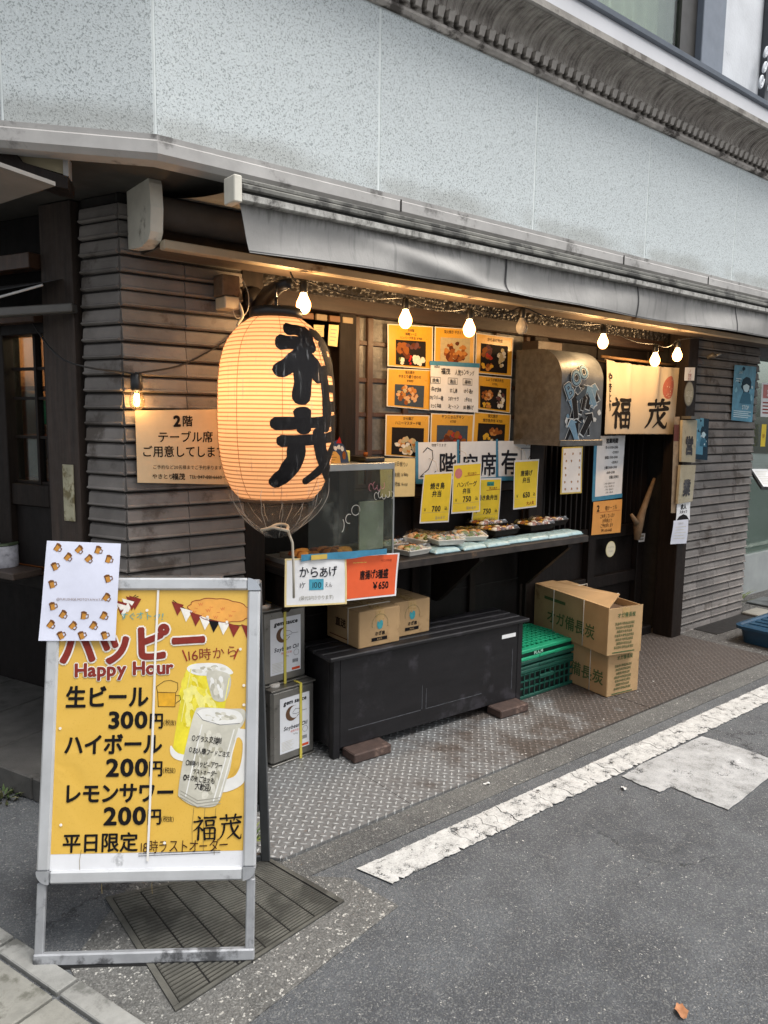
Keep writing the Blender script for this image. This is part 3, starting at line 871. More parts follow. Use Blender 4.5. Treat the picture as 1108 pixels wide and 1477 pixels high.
for z in (1.25, 1.44, 1.60, 1.72): LB(mb, .461, .699, -.055, -.035, z, z + .012, WOOD, .001)
LB(mb, .461, .699, -.08, -.01, 1.16, 1.249, WOOD); LB(mb, .428, 3.2, -.08, .0, 1.86, 2.06, WOODB); LB(mb, .461, .70, -.07, -.03, .9, 1.158, WOODB); LB(mb, .98, 1.02, -.08, 0, .9, 1.85, WOOD)
sw = build('side_window', mb, bt)
mb = MB(); LB(mb, .461, .699, -.05, -.047, 1.25, 1.86, GLASS, 0); LB(mb, .801, .979, -.05, -.047, 1.25, 1.86, GLASS, 0); build('pane', mb, sw)
mb = MB(); LB(mb, .428, 3.2, -.6, -.5, 0.05, .9, WOODB); LB(mb, .42, 3.2, -.5, -.04, .80, .86, WOODB); LB(mb, .801, 3.2, -.08, -.02, .86, 1.25, WOODB); LB(mb, 1.02, 3.2, -.08, -.02, 1.25, 1.86, WOODB)
LB(mb, .46, .52, -.30, -.24, .1, .80, WOOD)
build('side_wall', mb, bt)
mb = MB(); LB(mb, .56, 2.4, -.04, .10, .862, .892, M('ledge_timber', '#3f342d', .5, var=.3, scale=6, bump=.2), .004); build('window_ledge', mb, bt)
mb = MB(); LB(mb, .43, 3.2, -1.6, -.08, 2.06, 2.34, WOODB); build('side_fascia', mb, bt)
mb = MB(); LB(mb, .43, 3.0, 0.0, .05, 1.90, 1.96, BROWN); LB(mb, .43, 3.0, .0, .06, 2.10, 2.16, BROWN); build('side_rail', mb, bt)
RM = M('lit_room_wall', '#8a5a35', .8, var=.3, scale=5)
mb = MB(); LB(mb, .40, 1.3, -1.2, -1.15, .8, 2.1, RM); LB(mb, .36, .40, -1.2, -.12, .8, 2.1, RM); LB(mb, 1.3, 1.34, -1.2, -.1, .8, 2.1, RM); LB(mb, .36, 1.34, -1.2, -.1, 2.1, 2.12, RM); LB(mb, .36, 1.34, -1.2, -.1, .863, .88, RM)
room = build('lit_room', mb, bt)
lamp('room_lamp', LP(.7, -.5, 1.98), 18.0, (1, .72, .42), .06, room)
# cream board, beam and ceiling over the side street
mb = MB(); q = [Vector(p) for p in ((0.611, 2.655, 2.378), (0.751, 2.581, 2.395), (0.752, 2.581, 2.295), (0.644, 2.637, 2.323))]
mb.prism([q[3], q[2], q[1], q[0]], Vector((.02, .04, 0)), M('soffit_cream', '#a3987c', .8, var=.12, scale=5)); build('side_soffit', mb, bt)
mb = MB(); q = [Vector(p) for p in ((0.745, 2.573, 2.391), (0.759, 2.565, 2.39), (0.758, 2.566, 2.288), (0.744, 2.574, 2.291))]
mb.prism([q[3], q[2], q[1], q[0]], Vector((.025, .05, 0)), TRIM); build('side_bracket', mb, bt)
mb = MB(); q = [Vector(p) for p in ((0.51, 2.674, 2.372), (0.6, 2.626, 2.372), (0.633, 2.609, 2.316), (0.75, 2.547, 2.28), (0.749, 2.548, 2.245), (0.71, 2.569, 2.25), (0.576, 2.639, 2.297), (0.507, 2.675, 2.32))]
mb.prism(q[::-1], Vector((.05, .10, 0)), WOOD); build('soffit_beam', mb, bt)
mb = MB(); mb.prism([(0.416, 2.367, 2.23), (0.525, 2.405, 2.23), (0.696, 2.49, 2.23), (0.61, 2.821, 2.23), (0.544, 3.159, 2.23)], (0, 0, .012), M('side_ceiling', '#7d7b77', .8, var=.1)); build('side_ceiling', mb, bt)
STEP = M('step_concrete', '#4d4b48', .85, var=.25, scale=9, bump=.4, bscale=120, bdist=.002, dirt=('#3b3a37', 4, .55))
mb = MB(); s0 = Vector((.698, 3.048, 0)); n = 0
o_ = (s0 - PLv).dot(NLv)
for k in range(9): LB(mb, .02 + k * .36, .375 + k * .36, -.5, o_, .0, .10, STEP, .006)
build('side_step', mb, bt)

# ================================================================ AWNING
CAPW = M('awning_cast_white', '#cbc7ba', .55, var=.12, scale=9, bump=.2, dirt=('#7d7768', 7, .58))
RAILC = M('awning_rail_cream', '#a89a84', .5, var=.15, scale=6, bump=.15, dirt=('#5f4227', 5, .6))
g = NG('mildewed_white_bar')
px = g.xyz()
st = g.noise(22, 7, .75, g.mapping((1.3, .5, .8)))
col = g.ramp(st, [(.36, hexc('#4f4d49')), (.48, hexc('#95938d')), (.62, hexc('#b5b3ad'))])
g.l(col, g.b.inputs['Base Color']); g.b.inputs['Roughness'].default_value = .55
MILD = g.m
BARG = M('bar_dirty_grey', '#6b6a64', .6, var=.35, scale=14, bump=.2, dirt=('#3b3a36', 9, .5))
g = NG('grey_awning_canvas')
col = g.ramp(g.noise(3, 5, .6), [(.3, hexc('#8c8a87')), (.7, hexc('#a8a6a2'))])
strk = g.noise(14, 4, .6, g.mapping((2.2, 1, .18)))
col = g.mix(g.math('MULTIPLY', smooth01(g, strk, .55, .72), .35), col, hexc('#5a5a5a'))
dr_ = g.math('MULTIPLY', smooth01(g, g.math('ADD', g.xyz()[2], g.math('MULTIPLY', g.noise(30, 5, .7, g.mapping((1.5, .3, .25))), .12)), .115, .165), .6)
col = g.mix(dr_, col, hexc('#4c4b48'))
g.l(col, g.b.inputs['Base Color']); g.b.inputs['Roughness'].default_value = .95; g.b.inputs['Specular IOR Level'].default_value = .08
g.bump(g.math('ADD', g.noise(400, 2), g.math('MULTIPLY', g.noise(7, 5, .6, g.mapping((1, 1, .6), (0, .5, 0))), 14)), .30, .0015)
CANV = g.m
XE = 6.25
a_ = thing('awning', 'grey roller awning with white housing and mildewed front bar over the shop front', 'awning', (3.6, 2.6, 2.1))
for (x0, x1) in ((1.03, 1.075), (XE, XE + .045)):
    mb = MB()
    mb.prism([(x0, 2.805, 2.143), (x0, 2.805, 2.384), (x0, 2.68, 2.394), (x0, 2.62, 2.378), (x0, 2.592, 2.33), (x0, 2.584, 2.25), (x0, 2.592, 2.17), (x0, 2.61, 2.146), (x0, 2.68, 2.13)], (x1 - x0, 0, 0), CAPW)
    build('end_cap', mb, a_)
mb = MB(); mb.prism([(1.076, 2.615, 2.362), (1.076, 2.605, 2.345), (1.076, 2.70, 2.372), (1.076, 2.70, 2.389)], (XE - 1.08, 0, 0), CAPW)
build('top_cover', mb, a_)
mb = MB(); mb.box(1.076, XE - .001, 2.588, 2.628, 2.118, 2.150, RAILC, .004); build('lower_rail', mb, a_)
mb = MB(); mb.box(1.076, XE - .001, 2.63, 2.784, 2.126, 2.130, M('housing_back', '#4a3f36', .7, var=.3)); build('housing_floor', mb, a_)
mb = MB(); mb.box(1.076, XE - .001, 2.785, 2.80, 2.13, 2.38, M('housing_back', '#4a3f36', .7, var=.3)); build('housing_back', mb, a_)
mb = MB(); mb.tube([(1.08, 2.70, 2.265), (XE - .004, 2.70, 2.265)], .058, M('rolled_canvas', '#5f554d', .8, var=.2), 20); build('fabric_roll', mb, a_)
mb = MB()
def fab(i, j):
    x = 1.16 + (XE - .10 - 1.16) * i
    return Vector((x, 2.70 - .53 * j, 2.325 - .075 * j - .012 * math.sin(3.14 * j) + .004 * math.sin(9 * x) * j))
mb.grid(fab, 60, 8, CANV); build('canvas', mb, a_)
mb = MB()
mb.box(1.128, XE - .12, 2.118, 2.176, 2.190, 2.213, MILD, .003); mb.box(1.128, XE - .12, 2.126, 2.176, 2.2135, 2.221, M('bar_groove', '#2d2c29', .7)); mb.box(1.128, XE - .12, 2.113, 2.176, 2.2215, 2.240, BARG, .006); mb.box(1.128, XE - .12, 2.120, 2.176, 2.2405, 2.256, BARG, .005)
fb = build('front_bar', mb, a_)
for x in (1.10, XE - .119):
    mb = MB(); mb.box(x, x + .0275, 2.112, 2.180, 2.182, 2.260, CAPW, .003); build('bar_end', mb, fb)
mb = MB()
def val(i, j):
    x = 1.136 + (XE - 1.27) * i
    L = x - 1.136
    hem = .140 + .006 * math.sin(2.3 * x)
    left = math.exp(-L * 6) * .035 * j
    y = 2.150 - .020 * math.exp(-((L - .35 - .75 * j) / .20) ** 2) * (.35 + j) + .016 * math.sin(5.2 * x + 2.6 * j) * j + .006 * math.sin(17 * x + 2 * j) * j * math.exp(-((L - 1.0) / .5) ** 2) - .012 * j
    return Vector((x + left, y, 2.192 - hem * j))
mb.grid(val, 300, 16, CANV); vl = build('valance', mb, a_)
mb = MB()
for x in (2.33, 3.26, 4.22, 5.2):
    i = (x - 1.136) / (XE - 1.27)
    mb.grid(lambda u, v: val(i + u * .0022, v) + Vector((0, -.0015, 0)), 1, 12, M('seam_dark', '#3a3939', .8))
mb.grid(lambda u, v: val(u, .955 + .02 * v) + Vector((0, -.001, 0)), 300, 1, M('hem_line', '#4f4f50', .8))
build('seam', mb, vl)
ARM = M('awning_arm', '#97958e', .5, var=.15)
for (xa, xb) in ((1.9, 2.95), (5.0, 5.9)):
    mb = MB(); mb.bar((xa, 2.66, 2.20), (xb, 2.45, 2.215), .035, .03, ARM, bev=.004); mb.bar((xb, 2.452, 2.215), (xa + .2, 2.19, 2.215), .03, .03, ARM, bev=.004); mb.lathe([(.028, -.022), (.028, .022)], (xb, 2.452, 2.215), ARM, 14, True)
    build('folding_arm', mb, a_)

# ================================================================ LANTERN
LC = Vector((1.470, 2.5, 0))
LPROF = [(1.915, .085), (1.900, .105), (1.880, .133), (1.855, .158), (1.825, .180), (1.79, .196), (1.74, .208), (1.67, .216), (1.54, .2195), (1.45, .217), (1.38, .209), (1.32, .195), (1.27, .172), (1.238, .145)]
def lr(z):
    P = LPROF
    if z >= P[0][0]: return P[0][1]
    for (z0, r0), (z1, r1) in zip(P, P[1:]):
        if z1 <= z <= z0:
            return r0 + (r1 - r0) * (z0 - z) / (z0 - z1)
    return P[-1][1]
g = NG('lit_lantern_paper')
px = g.xyz()
wv = g.n('ShaderNodeTexWave', wave_type='BANDS', bands_direction='Z'); wv.inputs['Scale'].default_value = 21; wv.inputs['Distortion'].default_value = 0
g.l(g.tc, wv.inputs[0])
rib = g.math('POWER', wv.outputs['Fac'], 4)
n = g.noise(6, 4)
pap = g.mix(n, hexc('#dbb184'), hexc('#e5bf95'))
pap = g.mix(g.math('MULTIPLY', rib, .80), pap, hexc('#7d4a22'))
df = g.n('ShaderNodeBsdfDiffuse'); tl_ = g.n('ShaderNodeBsdfTranslucent'); g.l(pap, df.inputs[0]); g.l(pap, tl_.inputs[0])
m1 = g.n('ShaderNodeMixShader'); m1.inputs[0].default_value = .62; g.l(df.outputs[0], m1.inputs[1]); g.l(tl_.outputs[0], m1.inputs[2])
em = g.n('ShaderNodeEmission'); g.l(pap, em.inputs[0]); em.inputs[1].default_value = .16
ad = g.n('ShaderNodeAddShader'); g.l(m1.outputs[0], ad.inputs[0]); g.l(em.outputs[0], ad.inputs[1]); g.l(ad.outputs[0], g.out.inputs[0])
LPAP = g.m
BLKW = M('black_lacquer', '#171413', .4, var=.3, bump=.2)
ln = thing('paper_lantern', 'big glowing paper lantern with black brush characters under a clear plastic cover', 'lantern', (LC.x, LC.y, 1.1))
mb = MB()
nz = 150; prof = []
for k in range(nz + 1):
    z = 1.915 - (1.915 - 1.238) * k / nz
    prof.append((lr(z) + .0012 * math.cos(k * 2 * math.pi / 3.33), z))
mb.lathe(prof, LC, LPAP, 64)
for k in range(8):       # vertical seams
    a = k * math.pi / 4 + .35
    mb.tube([LC + Vector(((lr(z) + .0012) * math.cos(a), (lr(z) + .0012) * math.sin(a), z)) for z in [1.91 - .67 * q / 24 for q in range(25)]], .0009, M('lantern_seam', '#9a5a2a', .8), 4, False)
shade = build('paper_shade', mb, ln)
class Wrap(Sheet):
    def __init__(s, a0, zb):
        s.a0 = a0; s.zb = zb; s.mb = MB(); s.step = .001; s.w = 1; s.h = 1
    def at(s, u, v, lift=0.0):
        z = s.zb + v; r = lr(z) + lift + .0012; a = s.a0 + u / .2195
        return LC + Vector((r * math.cos(a), r * math.sin(a), z))
av = math.atan2(-LC.y, -LC.x)
wq = Wrap(av - R(0), 1.568); wq.brush(FUKU_L, .0, 0, .355, .295, BLK, 2, 1.42)
wq2 = Wrap(av - R(3), 1.305); wq2.brush(SHIGE_L, .0, 0, .35, .255, BLK, 2, 1.42)
mb = MB(); mb.v = []
for q in (wq, wq2):
    for f, k, sm in zip(q.mb.f, q.mb.m, q.mb.sm): pass
    mb.add(q.mb.v, q.mb.f, BLK)
build('lettering', mb, shade)
mb = MB(); mb.lathe([(.070, 1.905), (.098, 1.905), (.100, 1.93), (.092, 1.945), (.05, 1.95)], LC, BLKW, 32); mb.tube([LC + Vector((0, 0, 1.94)), LC + Vector((0, 0, 1.985))], .006, BLKW, 8)
build('top_hoop', mb, ln)
mb = MB(); mb.lathe([(.142, 1.243), (.147, 1.239), (.147, 1.230), (.140, 1.226)], LC, M('hoop_bamboo', '#6d4a2a', .6), 32); build('bottom_hoop', mb, ln)
g = NG('clear_plastic_cover')
tr = g.n('ShaderNodeBsdfTransparent'); tr.inputs[0].default_value = (.97, .97, .96, 1)
gl = g.n('ShaderNodeBsdfGlossy'); gl.inputs['Roughness'].default_value = .16; gl.inputs[0].default_value = (.9, .9, .9, 1)
df = g.n('ShaderNodeBsdfDiffuse'); df.inputs[0].default_value = (.7, .68, .65, 1)
wr = g.noise(16, 5, .65, g.mapping((4.5, 4.5, .4)))
bm_ = g.n('ShaderNodeBump'); bm_.inputs['Strength'].default_value = .8; bm_.inputs['Distance'].default_value = .01; g.l(wr, bm_.inputs['Height'])
for x in (gl, df): g.l(bm_.outputs[0], x.inputs['Normal'])
m1 = g.n('ShaderNodeMixShader'); m1.inputs[0].default_value = .5; g.l(gl.outputs[0], m1.inputs[1]); g.l(df.outputs[0], m1.inputs[2])
low = g.math('SUBTRACT', 1.0, smooth01(g, g.xyz()[2], .02, .17))
fac = g.math('ADD', g.math('MULTIPLY_ADD', smooth01(g, wr, .56, .74), .26, .015), g.math('MULTIPLY', low, .04))
m2 = g.n('ShaderNodeMixShader'); g.l(fac, m2.inputs[0]); g.l(tr.outputs[0], m2.inputs[1]); g.l(m1.outputs[0], m2.inputs[2]); g.l(m2.outputs[0], g.out.inputs[0])
CLEAR = g.m
mb = MB()
def cov(i, j):
    z = 1.86 - .765 * j; a = i * 2 * math.pi
    if z > 1.30: r = lr(z) + .007
    else:
        t = min((1.30 - z) / .205, 1); r = .195 - .150 * t ** 2.2
    gath = max(0, (1.33 - z) / .235)
    r += gath * (.012 * math.sin(a * 11 + 2 * z) + .008 * math.sin(a * 23 + z * 9)) * (1.2 - gath * .5) + .0025 * math.sin(a * 7 + z * 20)
    z += .012 * math.sin(a + .6) * gath
    return LC + Vector((r * math.cos(a), r * math.sin(a), z))
mb.grid(cov, 128, 60, CLEAR)
cv = build('plastic_cover', mb, ln)
CRS = M('crease_highlight', '#a9a49b', .3, var=.3, scale=40, bump=0)  # pale tubes along the folds, their white highlights put into the colour
mb = MB(); rnd = random.Random(6)
for k in range(15):
    i0 = (k + rnd.random() * .7) / 15; tw = rnd.uniform(-.02, .02); j0 = rnd.uniform(.70, .84); j1 = rnd.uniform(.93, 1.0)
    P = [cov(i0 + tw * t / 9 + .0015 * math.sin(t * 1.7 + k), j0 + (j1 - j0) * t / 9) for t in range(10)]
    mb.tube([LC + (p - LC) * 1 + Vector(((p - LC).x, (p - LC).y, 0)).normalized() * .002 for p in P], [.0004] + [rnd.uniform(.0005, .0012) for _ in range(8)] + [.0004], CRS, 5)
build('crease', mb, cv)
CORDW = M('white_cord', '#b9b2a2', .8, var=.15)
mb = MB()
mb.tube([LC + Vector(((.05 + .01 * math.sin(3 * a)) * math.cos(a), (.05 + .01 * math.sin(3 * a)) * math.sin(a), 1.115 + .008 * math.sin(a * 2))) for a in [k * 2 * math.pi / 24 for k in range(25)]], .006, CORDW, 6)
mb.tube([LC + Vector((.03, -.03, 1.108)), LC + Vector((.045, -.04, 1.06)), LC + Vector((.05, -.04, .96)), LC + Vector((.048, -.045, .84))], .005, CORDW, 6)
build('tie_cord', mb, cv)
lamp('lantern_lamp', LC + Vector((0, 0, 1.64)), 2.7, (1, .68, .40), .05, ln)
mb = MB()
bp = [Vector((1.552, 2.815, 1.965)), Vector((1.545, 2.76, 1.985)), Vector((1.53, 2.66, 2.02)), Vector((1.50, 2.52, 2.035)), Vector((1.49, 2.44, 2.03))]
mb.tube(bp, [.020, .034, .034, .024, .018], BLKW, 10); mb.tube([(1.552, 2.80, 2.02), (1.553, 2.822, 2.02)], .05, BLKW, 10)
mb.tube([LC + Vector((0, 0, 2.03)), LC + Vector((0, 0, 1.98))], .004, BLKW, 6)
tag(build('lantern_bracket', mb), 'black carved wooden bracket that holds the big lantern', 'bracket')

# ================================================================ BULBS ON A CABLE
SOCK = M('socket_black', '#141313', .4, bump=0)
g = NG('lit_bulb_glass'); tr = g.n('ShaderNodeBsdfTransparent'); em = g.n('ShaderNodeEmission'); lw = g.n('ShaderNodeLayerWeight'); lw.inputs[0].default_value = .5; g.l(g.ramp(lw.outputs['Facing'], [(.25, (1, .74, .40, 1)), (.75, (.42, .13, .02, 1))]), em.inputs[0]); em.inputs[1].default_value = 5; ad = g.n('ShaderNodeAddShader'); g.l(tr.outputs[0], ad.inputs[0]); g.l(em.outputs[0], ad.inputs[1]); g.l(ad.outputs[0], g.out.inputs[0])  # orange rim painted into the emission by viewing angle, to look like glow
LIT = g.m
g = NG('dead_bulb_glass'); g.b.inputs['Base Color'].default_value = hexc('#cfc8bf'); g.b.inputs['Roughness'].default_value = .15; g.b.inputs['Transmission Weight'].default_value = .55; g.b.inputs['IOR'].default_value = 1.2
DEAD = g.m
BY = 2.60
bulbs = [((1.655, 2.6, 1.987), 'lit bulb above the big paper lantern'), ((2.187, 2.6, 1.975), 'lit bulb over the yellow menu poster nearest the lantern'), ((2.585, 2.6, 1.969), 'lit bulb over the middle column of yellow menu posters'),
         ((2.958, 2.6, 2.011), 'dark bulb that is not lit between the menu posters and the metal hood'), ((3.644, 2.6, 1.985), 'lit bulb above the right end of the painted hood'), ((4.177, 2.6, 1.916), 'lit bulb hanging low before the door curtain'), ((4.423, 2.6, 1.96), 'lit bulb at the right end of the door curtain')]
def bulb_parts(t, lit):
    o = Vector(t.location)
    mb = MB(); mb.lathe([(.006, .098), (.014, .094), (.0165, .075), (.0165, .050), (.014, .046)], o, SOCK, 14, True); build('socket', mb, t)
    mb = MB(); mb.lathe([(.001, -.036), (.014, -.034), (.025, -.022), (.0305, -.004), (.029, .010), (.021, .027), (.0145, .040), (.0135, .047)], o, LIT if lit else DEAD, 18)
    if not lit: mb.lathe([(.013, .030), (.014, .047)], o, M('bulb_collar', '#b9b4aa', .3, .8, bump=0), 14, True)
    build('glass', mb, t)
    if lit: lamp('bulb_lamp', o + Vector((0, 0, .002)), 3.8, (1, .60, .27), .025, t)
GB = 'bulbs strung under the awning'
proto = None
for (p, lab) in bulbs:
    lit = 'dark' not in lab
    if proto is None or not lit:
        t = thing('light_bulb', lab, 'light bulb', p, GB); bulb_parts(t, lit)
        if lit: proto = t
    else:
        dup(proto, p, (0, 0, 0), lab, GB)
mb = MB(); rnd = random.Random(2)
CBL = M('black_cable', '#151313', .6, bump=0)
path = [Vector((1.60, 2.61, 2.11))]
for (p, _) in bulbs:
    q = Vector(p) + Vector((0, 0, .098)); last = path[-1]
    for k in (1, 2, 3):
        t_ = k / 4; m_ = last.lerp(q, t_); m_.z -= .03 * math.sin(math.pi * t_) ; path.append(m_)
    path.append(q)
path.append(Vector((4.75, 2.62, 2.1)))
mb.tube(smooth_path(path, 3), .0035, CBL, 6)
tag(build('bulb_cable', mb), 'black cable the row of bulbs hangs from under the awning', 'cable')

# bulb at the tile corner on its own cable
p = (1.032, 2.765, 1.641)
t = thing('light_bulb', 'small clear bulb with a glowing filament at the tile corner', 'light bulb', p)
o = Vector(p); mb = MB(); mb.lathe([(.008, .055), (.021, .05), (.022, .0), (.018, -.01)], o, SOCK, 14, True); build('socket', mb, t)
g = NG('clear_bulb_glass'); tr = g.n('ShaderNodeBsdfTransparent'); tr.inputs[0].default_value = (1, .93, .8, 1); gl = g.n('ShaderNodeBsdfGlossy'); gl.inputs['Roughness'].default_value = .05; gl.inputs[0].default_value = (1, .9, .7, 1)
lw = g.n('ShaderNodeLayerWeight'); lw.inputs[0].default_value = .35; mx = g.n('ShaderNodeMixShader'); g.l(lw.outputs['Facing'], mx.inputs[0]); g.l(tr.outputs[0], mx.inputs[1]); g.l(gl.outputs[0], mx.inputs[2]); g.l(mx.outputs[0], g.out.inputs[0])
mb = MB(); mb.lathe([(.001, -.080), (.015, -.077), (.025, -.066), (.029, -.050), (.026, -.034), (.018, -.012)], o, g.m, 18); build('glass', mb, t)
mb = MB(); mb.tube([o + Vector((-.004, 0, -.02)), o + Vector((-.003, 0, -.06)), o + Vector((.004, 0, -.062)), o + Vector((.005, 0, -.02))], .0028, emit('filament', '#ffb060', 40), 6); build('filament', mb, t)
lamp('filament_lamp', o + Vector((0, -.005, -.045)), .5, (1, .65, .3), .02, t)
mb = MB(); mb.tube(smooth_path([(0.806, 3.277, 1.905), Vector((0.854, 2.8, 1.733)) + Vector((-.06, .02, 0)), Vector(p) + Vector((-.03, .005, .055)), Vector(p) + Vector((0, 0, .056)), Vector(p) + Vector((.03, 0, .06)), Vector((1.239, 2.78, 1.746)), Vector((1.463, 2.78, 1.883)), (1.53, 2.80, 1.97)]), .0035, CBL, 6)
tag(build('wall_cable', mb), 'thin black cable sagging across the tile corner to the small bulb', 'cable')

# meter box on the tile pier
mb = MB(); q0 = (1.365, 2.7, 2.089); q1 = (1.441, 2.7, 1.989)
t = thing('junction_box', 'weathered junction box on the tile pier beside the lantern', 'junction box', ((q0[0] + q1[0]) / 2, 2.75, q1[2]))
mb.box(q0[0], q1[0], 2.725, 2.805, q1[2] + .02, q0[2], M('weathered_box', '#6e5946', .7, var=.35, scale=14, bump=.3, dirt=('#4a3322', 12, .5)), .004); build('box', mb, t)
mb = MB(); mb.box(q0[0] + .005, q1[0] - .008, 2.715, 2.80, q1[2] - .03, q1[2] + .017, M('cream_plastic', '#b5a78f', .5, var=.15), .004); build('terminal_cover', mb, t)
mb = MB(); a = Vector((1.433, 2.72, 1.985)); mb.tube(smooth_path([a, a + Vector((.004, -.02, -.05)), Vector((1.405, 2.68, 1.896)), Vector((1.372, 2.6, 1.866)), LC + Vector((-.1, .05, 1.87))]), .006, CORDW, 6); mb.tube(smooth_path([a + Vector((.01, 0, .1)), a + Vector((.035, -.01, .04)), a + Vector((.03, -.01, -.03)), a + Vector((-.01, 0, -.06)), a + Vector((-.03, 0, -.02))]), .002, CORDW, 5); build('lead', mb, t)

# ================================================================ THE A-BOARD
BO, BDv, BTv, BNv = [Vector(p) for p in [[0.447, 2.1033, 0.0], [0.8161, -0.578, 0.0], [0.1255, 0.1771, 0.9762], [-0.5642, -0.7966, 0.2171]]]
def bp_(s_, t_, o_=0.0): return BO + BDv * s_ + BTv * t_ + BNv * o_
ALU = M('brushed_aluminium', '#b9bbbd', .36, .30, var=.12, scale=7, bump=.1, bscale=200, stretch=(1, 1, 1), dirt=('#77787a', 8, .6))
ALUD = M('scuffed_aluminium', '#96989b', .5, .3, var=.2, scale=12, bump=.15, dirt=('#4f5052', 9, .52))
CHR = M('chrome_corner', '#b9bcc0', .15, .95, var=.05)
POST = None
g = NG('yellow_print')
wr = g.noise(3.2, 3, .5, g.mapping((1, 1, 1), (.3, .5, .8)), .8)
col = g.mix(wr, hexc('#c99f3a'), hexc('#d9b356'))
sp_ = g.noise(200, 2); col = g.mix(g.math('MULTIPLY', smooth01(g, sp_, .58, .7), .25), col, hexc('#b98a22'))
g.l(col, g.b.inputs['Base Color']); g.b.inputs['Roughness'].default_value = .32
g.bump(wr, .34, .02)
YPOST = g.m
ab = thing('a_board', 'silver framed A-board with a yellow happy hour poster on the corner pavement', 'sign board', tuple(BO + BDv * .305))
Rb = Matrix((BDv, BTv, BNv)).transposed()
fw = .036
mb = MB()
def bbox(mb, s0, s1, t0, t1, o0, o1, mat, bev=.004): mb.obox(bp_((s0 + s1) / 2, (t0 + t1) / 2, (o0 + o1) / 2), (abs(s1 - s0), abs(t1 - t0), abs(o1 - o0)), Rb, mat, bev)
S0, S1, T0, T1 = .0, .614, .228, 1.090
bbox(mb, S0, S0 + fw, T0 + fw, T1 - fw, -.012, .012, ALU, .006); bbox(mb, S1 - fw, S1, T0 + fw, T1 - fw, -.012, .012, ALU, .006)
bbox(mb, S0 + fw, S1 - fw, T0, T0 + fw, -.012, .012, ALU, .006); bbox(mb, S0 + fw, S1 - fw, T1 - fw, T1, -.012, .012, ALU, .006)
bbox(mb, S0 + .004, S1 - .004, T0 + .004, T1 - .004, -.010, -.004, ALUD, 0)
fr_ = build('front_frame', mb, ab)
for (cs, ct, mt, a0) in ((S0 + fw, T1 - fw, CHR, 90), (S1 - fw, T1 - fw, CHR, 0), (S0 + fw, T0 + fw, ALUD, 180), (S1 - fw, T0 + fw, ALUD, 270)):
    mb = MB()
    loop = [bp_(cs, ct, -.0125)] + [bp_(cs + fw * math.cos(R(a0 + k * 9)), ct + fw * math.sin(R(a0 + k * 9)), -.0125) for k in range(11)]
    mb.prism(loop, BNv * .026, mt)
    build('corner_cap', mb, fr_)
for s_ in (S0 + .014, S1 - .014):
    mb = MB(); bbox(mb, s_ - .0125, s_ + .0125, .012, T0 + .002, -.010, .006, ALUD, .003); build('leg', mb, ab)
mb = MB(); bbox(mb, S0, S1, .008, .040, -.012, .010, ALUD, .004); bbox(mb, S0 + .002, S1 - .002, .0, .008, -.012, .010, M('rubber_foot', '#191919', .8), 0); build('foot_bar', mb, ab)
# rear half
BT2 = (Vector((-BTv.x, -BTv.y, BTv.z))); BO2 = BO + BTv * (2 * 1.094) ; BO2 = Vector((BO.x + 2 * 1.094 * BTv.x, BO.y + 2 * 1.094 * BTv.y, 0))
BN2 = BDv.cross(BT2)
Rb2 = Matrix((BDv, BT2, BN2)).transposed()
def bbox2(mb, s0, s1, t0, t1, o0, o1, mat, bev=.004): mb.obox(BO2 + BDv * ((s0 + s1) / 2) + BT2 * ((t0 + t1) / 2) + BN2 * ((o0 + o1) / 2), (abs(s1 - s0), abs(t1 - t0), abs(o1 - o0)), Rb2, mat, bev)
DGR = M('rear_frame_grey', '#5d6062', .4, .5, var=.2, dirt=('#3d3f40', 9, .55))
mb = MB()
for (a, b) in ((0, .03), (.584, .614)): bbox2(mb, a, b, .01, 1.075, -.022, .0, DGR, .003)
bbox2(mb, .03, .584, .01, .035, -.02, 0, DGR); bbox2(mb, .03, .584, .22, .25, -.02, 0, DGR); bbox2(mb, .03, .584, 1.04, 1.07, -.02, 0, DGR); bbox2(mb, .03, .584, .25, 1.04, -.012, -.008, M('rear_panel', '#2e3031', .6), 0)
build('rear_frame', mb, ab)
mb = MB(); mb.bar(bp_(.1, 1.088, -.014), bp_(.5, 1.088, -.014), .03, .012, DGR); build('hinge', mb, ab)
# poster
ps = Sheet(bp_(fw - .002, T1 - fw + .002, .003), bp_(S1 - fw + .002, T1 - fw + .002, .003), bp_(S1 - fw + .002, T0 + fw - .002, .003), bp_(fw - .002, T0 + fw - .002, .003), .0012, 1, .0005)
WPR = M('white_print', '#d4d5d8', .45, var=.06, scale=9, bump=.1, dirt=('#9a9b9d', 12, .62))
ps.face(WPR, 16)
ps.rect(0, .046, ps.w, ps.h, YPOST, 1, 24)
def px_(x, y):       # photo-measured place on the board, in poster metres
    return (x - fw + .002, y - T0 - fw + .002)
BRN = ink('brown_red_print', '#7c2f27'); OUT = ink('white_outline', '#dcd8cf'); BLU = ink('pale_blue_pen', '#4d9a9a'); ORP = ink('orange_pen', '#cf7a44'); LEM = M('lemon_print', '#d3c42c', .45, var=.25, scale=14, bump=0); GLS = M('glass_print', '#b9b6a8', .45, var=.22, scale=13, bump=0); GLD = M('glass_shade_print', '#8f8c80', .5, var=.2, scale=16, bump=0); GLL = M('glass_light_print', '#d8d7d2', .4, var=.1, scale=16, bump=0)
def T(t, xy, size, mat=BLK, **k):
    u, v = px_(*xy); ps.text(t, u, v, size, mat, k.pop('layer', 4), **k)
